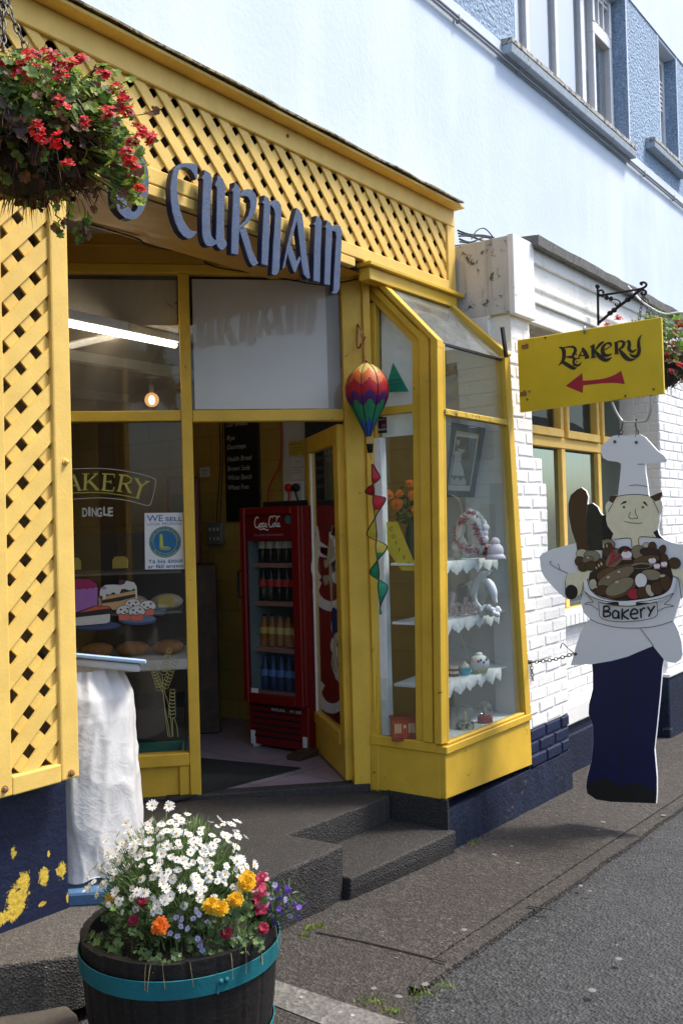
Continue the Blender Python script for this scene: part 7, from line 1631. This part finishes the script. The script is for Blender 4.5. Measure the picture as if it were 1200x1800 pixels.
# vase of orange roses
ro = thing('rose_vase', vadd(onZ(725, 985, shz[0]), (0.02, .0, 0)), 'dark green vase of orange roses on the upper shelf behind the side glass', 'vase of roses'); vp = tuple(ro.location)
vz = lambda py: onplane(720, py, vp, FW)[2]
t = MB(); H_ = vz(912)-vp[2]; t.lathe(vp, [(.035, 0), (.04, .01), (.05, H_*.35), (.052, H_*.6), (.034, H_*.9), (.04, H_)], 20, cap=False); t.build('vase', flat('dark_green_vase', (.03, .055, .05), .3), ro, True)
orose = foliage('orange_rose', (.80, .30, .05), .18)
for px, py, s in ((697, 886, 1.), (683, 870, .9), (720, 850, .8), (724, 870, .9), (702, 868, .7), (728, 895, .7), (735, 860, .8)):
    c_ = onplane(px, py, vadd(vp, FW, -.03), FW); t = MB(); n_ = nrm(vadd(vmul(FW, -1), rv(), .5))
    for L in range(5): addpetals(t, vadd(c_, n_, .003*L), n_, .036*s*(1-.17*L), 6, .034*s*(1-.14*L), .1+.35*L, .6)
    t.build('rose', orose, ro)
t = MB()
for k in range(60): q = onplane(rg.uniform(695, 738), rg.uniform(862, 925), vp, FW); addleaf(t, vadd(q, rv(), .03), rv(), .016)
t.build('leaves', [g2], ro)
# stickers and notices on the bay glass
BSg = BS.off(-.0265)
def glassnote(name, poly, mat, label, cat, texts=(), lm=None, off=-.0005):
    r = thing(name, BS.p(*BS.uv(*poly[0], -.026), -.026), label, cat); q = BS.pts(poly, -.0195); t = MB(); t.prism(BS, q, -.0195, -.0188); t.build('sheet', mat, r)
    t = MB()
    for s, px, py, h, wd in texts: u, v = BS.uv(px, py, -.018); text(t, BS, s, u, v, h, -.0182, wd, align='c')
    if t.v: t.build('lettering', lm or M['black'], r)
    return r
glassnote('triangle_sticker', [(690.5, 637), (718, 688), (676, 690)], flat('sticker_green', (.015, .27, .15), .5), 'green triangular waste service sticker on the bay side glass', 'sticker', (('T', 690, 652, .013, None), ('GREEN', 691, 661, .007, .03), ('COMMERCIAL', 693, 670, .012, .085), ('REFUSE SERVICE', 694, 677, .012, .09), ('www collection bins', 695, 681.5, .006, .085), ('No. 36', 691, 687, .009, .04)))
glassnote('lifeboats_sticker', [(655, 733), (679, 733), (680, 761), (656, 762)], flat('sticker_navy', (.008, .014, .05), .5), 'dark navy lifeboats sticker below the bay side transom', 'sticker', (('support', 668, 738.5, .009, .06), ('lifeboats', 668, 757, .016, .082)), paper)
t = MB(); u, v = BS.uv(674, 748, -.018); t.box(BS, u-.012, u+.012, v-.008, v+.008, -.0186, -.0180); o = t.build('small_flag_mark', flat('flag_red', (.4, .05, .05), .5), bpy.data.objects['lifeboats_sticker'])
r = glassnote('coffee_notice', [(679, 917), (698, 917), (734, 1003), (706, 1003), (681, 968)], flat('notice_yellow', (.58, .47, .05), .6), 'slanting yellow notice with the word COFFEE set downwards on the bay side glass', 'notice', tuple((c_, px, py, .022, None) for c_, px, py in zip('COFFEE', (687, 691, 696, 702, 710, 718), (933, 946, 958, 970, 983, 995))))

# ================================================================== TRANSFERS ON THE SHOP GLASS
DN = -.0290
def D(l): return SHOP.pts(l, DN)
Z7 = lambda l: D([(125+x*.175, 810+y*.175) for x, y in l])
Z8 = lambda l: D([(125+x*.18885, 1000+y*.18885) for x, y in l])
dy, dgry = flat('transfer_yellow', (.40, .37, .085), .6), flat('transfer_grey', (.36, .37, .36), .6)
bk_ = thing('bakery_transfer', SHOP.p(*Z7([(420, 440)])[0], DN), 'arched yellow BAKERY transfer in a grey outline on the shop window', 'window transfer')
t = MB(); t.stroke(SHOP, smoothline(Z7([(-520, 130), (-300, 95), (0, 82), (250, 76), (480, 92), (680, 130), (800, 165), (845, 188), (850, 220), (830, 330), (800, 430), (770, 450), (720, 438), (600, 405), (450, 382), (250, 372), (0, 388), (-200, 410), (-420, 450)]), 5), .0040, DN); t.build('outline', dgry, bk_)
t = MB(); k_ = 0
def stk(l, w):
    global k_
    k_ += 1; t.stroke(SHOP, Z7(l), w, DN+.0002*k_)
stk([(-30, 330), (40, 322), (200, 318), (350, 322), (500, 342), (600, 362), (680, 378)], .0042)
for l, w in (([(-145, 165), (-145, 300)], .014), ([(-140, 172), (-85, 180), (-80, 220), (-140, 232), (-70, 245), (-65, 290), (-140, 298)], .008),
             ([(20, 140), (-45, 300)], .006), ([(25, 140), (88, 298)], .014), ([(-10, 245), (60, 245)], .006), ([(-60, 300), (-20, 300)], .005), ([(65, 298), (110, 296)], .005),
             ([(150, 135), (142, 292)], .014), ([(258, 135), (155, 225)], .007), ([(185, 205), (268, 290)], .014), ([(112, 133), (185, 133)], .005), ([(225, 132), (272, 132)], .005), ([(112, 293), (175, 292)], .005), ([(235, 290), (288, 294)], .005),
             ([(345, 130), (332, 292)], .014), ([(312, 130), (440, 138)], .006), ([(438, 138), (434, 168)], .005), ([(340, 208), (405, 212)], .006), ([(403, 195), (401, 230)], .005), ([(302, 292), (425, 305)], .006), ([(425, 305), (436, 262)], .005),
             ([(515, 145), (485, 305)], .014), ([(482, 140), (565, 150), (610, 180), (600, 215), (560, 232), (505, 228)], .008), ([(548, 232), (592, 320)], .013), ([(460, 300), (520, 312)], .005), ([(572, 318), (615, 322)], .005),
             ([(655, 180), (705, 255)], .013), ([(775, 208), (705, 258)], .007), ([(705, 250), (668, 375)], .014), ([(630, 172), (690, 186)], .005), ([(738, 202), (795, 212)], .005), ([(645, 372), (690, 380)], .005)): stk(l, w)
t.build('lettering', dy, bk_)
t = MB(); k_ = 0
for s, x, y in zip('DINGLE', (115, 175, 210, 262, 325, 372), (560, 552, 558, 560, 548, 555)): u, v = Z7([(x, y)])[0]; text(t, SHOP, s, u, v, .046, DN+.0002*k_, {'I': .012}.get(s, .026), bold=.03); k_ += 1
t = t.build('dingle_transfer', flat('transfer_white', (.42, .42, .40), .6)); tag(t, 'white capitals DINGLE on the shop window under the arched transfer', 'window transfer')
# local produce poster
wp = thing('produce_poster', SHOP.p(*Z7([(940, 1090)])[0], DN), 'white poster saying WE SELL LOCAL PRODUCE with a blue badge on the shop window', 'poster')
q = Z7([(745, 1090), (1140, 1088), (1125, 520), (738, 525)]); t = MB(); t.prism(SHOP, q, DN-.0004, DN); t.build('sheet', flat('poster_white', (.66, .67, .70), .6), wp)
blu = flat('poster_blue', (.012, .13, .28), .6); nvy = flat('poster_navy', (.02, .05, .16), .6); yg = flat('poster_lime', (.42, .45, .06), .6); tg_ = flat('poster_teal', (.02, .16, .15), .6)
def wt(s, x0, y, x1, h, mat, n=.0006, bold=.02): t = MB(); a_, b_ = Z7([(x0, y)])[0], Z7([(x1, y)])[0]; text(t, SHOP, s, a_[0], a_[1], h, DN+n, b_[0]-a_[0], bold=bold); return t.build('lettering', mat, wp)
wt('WE', 765, 610, 925, .034, blu, bold=.01); wt('SELL', 948, 607, 1120, .022, blu); wt('LOCAL PRODUCE', 768, 650, 1112, .014, nvy, bold=0); wt('Tá bia áitiúil', 775, 1030, 1122, .019, blu); wt('ar fáil anseo', 772, 1080, 1128, .019, blu)
cx_, cy_ = Z7([(945, 815)])[0]; r_ = (Z7([(1105, 815)])[0][0]-cx_)
for k, (f_, m_) in enumerate(((1., tg_), (.955, yg), (.935, blu), (.76, yg), (.735, blu))): t = MB(); t.plate(SHOP, circ(cx_, cy_, r_*f_, k=48), DN+.0005+.0002*k); t.build('badge', m_, wp)
def arc(r, a0, sgn):
    def f_(u, v): a_ = a0-sgn*u/r; rr_ = r+sgn*v; return (cx_+rr_*cos(a_), cy_+rr_*sin(a_))
    return f_
t = MB(); text(t, SHOP, 'Dingle Peninsula Produce', 0, 0, .0105, DN+.0018, r_*2.3, align='c', warp=arc(r_*.78, pi/2, 1)); text(t, SHOP, 'Bia Chorca Dhuibhne', 0, 0, .0105, DN+.0018, r_*1.7, align='c', warp=arc(r_*.92, -pi/2, -1)); t.build('badge_lettering', yg, wp)
t = MB(); t.plate(SHOP, Z7([(892, 745), (905, 732), (918, 745), (928, 862), (985, 862), (1005, 878), (985, 894), (905, 894), (892, 880)]), DN+.0017); t.build('badge_letter', yg, wp)
t = MB(); a_, b_ = Z7([(903, 888)])[0], Z7([(990, 888)])[0]; text(t, SHOP, 'Local', a_[0], a_[1], .012, DN+.0020, b_[0]-a_[0], bold=.02); t.build('badge_lettering', nvy, wp)
# painted cakes
ck = thing('cake_transfer', SHOP.p(*Z8([(300, 570)])[0], DN), 'painted slices of cake and a plate of buns on the shop window', 'window transfer')
LK = [0]
def dec(nm, l, c_, smo=True):
    LK[0] += 1; t = MB(); q = Z8(l); q = smoothline(q, 4, True) if smo else q; t.plate(SHOP, q, DN+.00012*LK[0]); return t.build(nm, c_ if not isinstance(c_, tuple) else flat('transfer_%d' % LK[0], c_, .6), ck)
def ell(cx, cy, rx, ry, k=18): return [(cx+rx*cos(2*pi*i/k), cy+ry*sin(2*pi*i/k)) for i in range(k)]
bl_, wh_, bldk = M['black'], flat('cake_white', (.50, .50, .48), .6), flat('plate_blue', (.035, .055, .13), .6)
dec('plate', ell(210, 530, 255, 48), bl_, False); dec('plate', ell(215, 525, 245, 40), bldk, False)
dec('cake', [(-120, 420), (-120, 120), (-40, 90), (60, 80), (180, 90), (245, 130), (258, 180), (255, 400), (200, 440)], bl_, False)
dec('cake', [(-112, 420), (-112, 160), (60, 190), (248, 170), (246, 400), (160, 440)], (.28, .12, .36), False)
dec('icing', [(-110, 180), (-110, 130), (60, 92), (180, 98), (238, 140), (246, 175), (225, 170), (205, 190), (180, 172), (155, 195), (125, 175), (100, 192), (70, 175), (40, 195), (0, 175)], (.26, .015, .09), False)
dec('cake', [(265, 260), (262, 215), (275, 175), (320, 142), (400, 140), (440, 150), (450, 115), (520, 105), (590, 120), (618, 160), (622, 300), (590, 300), (520, 385), (380, 385), (285, 350), (285, 290)], bl_, False)
dec('cake', [(290, 345), (290, 260), (600, 200), (602, 330), (520, 378), (385, 380)], (.46, .28, .13), False); dec('filling', [(288, 322), (288, 292), (600, 232), (602, 260), (450, 300)], bl_, False)
dec('icing', [(270, 255), (268, 215), (280, 180), (322, 150), (400, 146), (468, 150), (520, 110), (588, 126), (612, 165), (620, 295), (604, 298), (600, 200), (590, 180), (560, 200), (530, 195), (500, 185), (470, 190), (450, 235), (420, 232), (395, 215), (365, 240), (330, 235), (322, 270), (305, 285), (295, 250)], wh_, False)
dec('cherry', ell(475, 122, 32, 24), (.07, .01, .03), False); dec('sweet', ell(308, 178, 24, 14), (.28, .16, .40), False)
dec('cake', [(-60, 440), (60, 400), (220, 342), (350, 345), (385, 375), (372, 490), (340, 512), (100, 535), (-60, 540)], bl_, False)
dec('cake', [(-50, 530), (-50, 470), (80, 448), (365, 418), (362, 490), (335, 505), (100, 526)], wh_, False); dec('icing', [(80, 408), (225, 348), (345, 352), (360, 368), (250, 380)], (.50, .09, .05), False)
dec('plate', ell(620, 470, 182, 52), bldk, False); dec('plate', ell(620, 462, 165, 38), (.10, .13, .22), False)
for cx, cy in ((578, 330), (500, 390), (715, 345), (615, 395)):
    dec('bun', [(cx-62, cy+10), (cx+62, cy+10), (cx+50, cy+85), (cx-50, cy+85)], (.50, .12, .07), False)
    dec('bun', [(cx-82, cy+10), (cx-70, cy-25), (cx-30, cy-50), (cx+25, cy-52), (cx+65, cy-28), (cx+80, cy+10), (cx+60, cy+35), (cx+25, cy+25), (cx-5, cy+42), (cx-40, cy+28), (cx-68, cy+40)], bl_); dec('bun', [(cx-76, cy+8), (cx-64, cy-23), (cx-28, cy-46), (cx+24, cy-48), (cx+60, cy-26), (cx+74, cy+8), (cx+56, cy+28), (cx+24, cy+18), (cx-6, cy+34), (cx-40, cy+20), (cx-64, cy+32)], wh_)
    for ax_, ay_ in ((-35, -12), (28, -20), (0, 12)): dec('currant', ell(cx+ax_, cy+ay_, 11, 9, 10), bl_, False)
# wheat
wh = thing('wheat_transfer', SHOP.p(*Z8([(930, 1565)])[0], DN), 'pale yellow ears of wheat drawn on the lower right of the shop window', 'window transfer')
t = MB(); k_ = 0
def ws_(l, w=.0032):
    global k_
    k_ += 1; t.stroke(SHOP, smoothline(Z8(l), 4), w, DN+.0001*k_)
for l in ([(920, 1570), (905, 1450), (870, 1270), (855, 1100), (850, 980)], [(940, 1565), (930, 1400), (900, 1230), (870, 1130), (910, 990)], [(905, 1560), (880, 1380), (870, 1260), (860, 1170), (830, 1100), (790, 1020)], [(950, 1560), (945, 1450), (945, 1390)], [(995, 1565), (985, 1460), (955, 1380)]): ws_(l)
for (x0, y0, x1, y1, n_, w_) in ((850, 985, 915, 755, 8, 34), (865, 1110, 980, 840, 9, 34), (835, 1130, 762, 915, 8, 34), (940, 1390, 945, 1130, 8, 34)):
    L_ = math.hypot(x1-x0, y1-y0); dx_, dy_ = (x1-x0)/L_, (y1-y0)/L_; sx_, sy_ = -dy_, dx_
    for k in range(n_):
        f_ = k/n_; cx, cy = x0+(x1-x0)*f_, y0+(y1-y0)*f_; w2 = w_*(1-.4*f_)
        for s_ in (-1, 1): ws_([(cx, cy), (cx+sx_*s_*w2+dx_*16, cy+sy_*s_*w2+dy_*16), (cx+sx_*s_*w2*.7+dx_*46, cy+sy_*s_*w2*.7+dy_*46), (cx+dx_*34, cy+dy_*34)], .0024)
t.build('ears', flat('wheat_yellow', (.36, .33, .12), .6), wh)
# small sliver of a transfer on the open door: a walking cook in a tall hat
dd_ = thing('cook_transfer', DR.p(-.45, 1.0, .002), 'pale transfer of a thin cook in a tall hat on the open door glass', 'window transfer')
ZD = lambda l: DR.pts([(400+x*.2, 850+y*.2) for x, y in l], .003)
LD = [0]
def dd2(nm, l, m_): LD[0] += 1; t = MB(); t.plate(DR, smoothline(ZD(l), 4, True), .0026+.00015*LD[0]); t.build(nm, m_, dd_)
pc = flat('transfer_cream', (.46, .43, .33), .6)
dd2('hat', [(895, 480), (915, 478), (938, 560), (940, 640), (900, 690), (865, 745), (848, 720), (850, 665), (870, 670), (880, 560)], pc); dd2('arm', [(838, 812), (900, 812), (895, 850), (860, 895), (845, 870)], pc); dd2('body', [(900, 700), (918, 770), (915, 900), (920, 1080), (905, 1000), (900, 880), (890, 780)], pc)
dd2('trousers', [(920, 1090), (985, 1150), (970, 1290), (930, 1350), (915, 1240)], flat('transfer_navy', (.02, .03, .14), .6)); dd2('glove', [(975, 1110), (1000, 1090), (998, 1160), (980, 1190), (968, 1150)], pc); dd2('leg', [(930, 1350), (962, 1320), (955, 1500), (965, 1640), (940, 1660), (930, 1500)], pc)
# ================================================================== LIGHT, SKY, CAMERA
w = bpy.data.worlds.new('World'); SC.world = w; w.use_nodes = True; nt = w.node_tree
bg = nt.nodes['Background']; sky = nt.nodes.new('ShaderNodeTexSky'); sky.sky_type = 'NISHITA'; sky.sun_disc = False
SUN_EL, SUN_AZ = radians(58), math.atan2(-.72, .70)     # towards the sun: along the street and out from the fronts
sky.sun_elevation = SUN_EL; sky.sun_rotation = pi/2-SUN_AZ; sky.altitude = 30; sky.air_density = 1.0; sky.dust_density = 2.5; sky.ozone_density = 1.0
nt.links.new(sky.outputs[0], bg.inputs[0]); bg.inputs[1].default_value = .15
sl = bpy.data.lights.new('sun', 'SUN'); sl.energy = 2.5; sl.angle = radians(12); sl.color = (1, .95, .87)
so = bpy.data.objects.new('sun', sl); COL.objects.link(so)
sd = Vector((cos(SUN_EL)*cos(SUN_AZ), cos(SUN_EL)*sin(SUN_AZ), sin(SUN_EL))); so.rotation_euler = sd.to_track_quat('Z', 'Y').to_euler(); so.location = (8, -10, 14)
cd = bpy.data.cameras.new('camera'); co_ = bpy.data.objects.new('camera', cd); COL.objects.link(co_); SC.camera = co_
cd.sensor_fit = 'VERTICAL'; cd.sensor_height = 36.; cd.lens = F/1800*36; cd.clip_start = .05; cd.clip_end = 500
co_.matrix_world = Matrix(((RT[0], UP[0], -FW[0], CAM[0]), (RT[1], UP[1], -FW[1], CAM[1]), (RT[2], UP[2], -FW[2], CAM[2]), (0, 0, 0, 1)))
SC.view_settings.view_transform = 'Standard'; SC.view_settings.look = 'None'; SC.view_settings.exposure = 1.0; SC.view_settings.gamma = 1.
SC.render.engine = 'CYCLES'; SC.cycles.max_bounces = 10; SC.cycles.transparent_max_bounces = 16; SC.cycles.diffuse_bounces = 5; SC.cycles.glossy_bounces = 4
SC.cycles.use_denoising = True; SC.cycles.caustics_reflective = False; SC.cycles.caustics_refractive = False
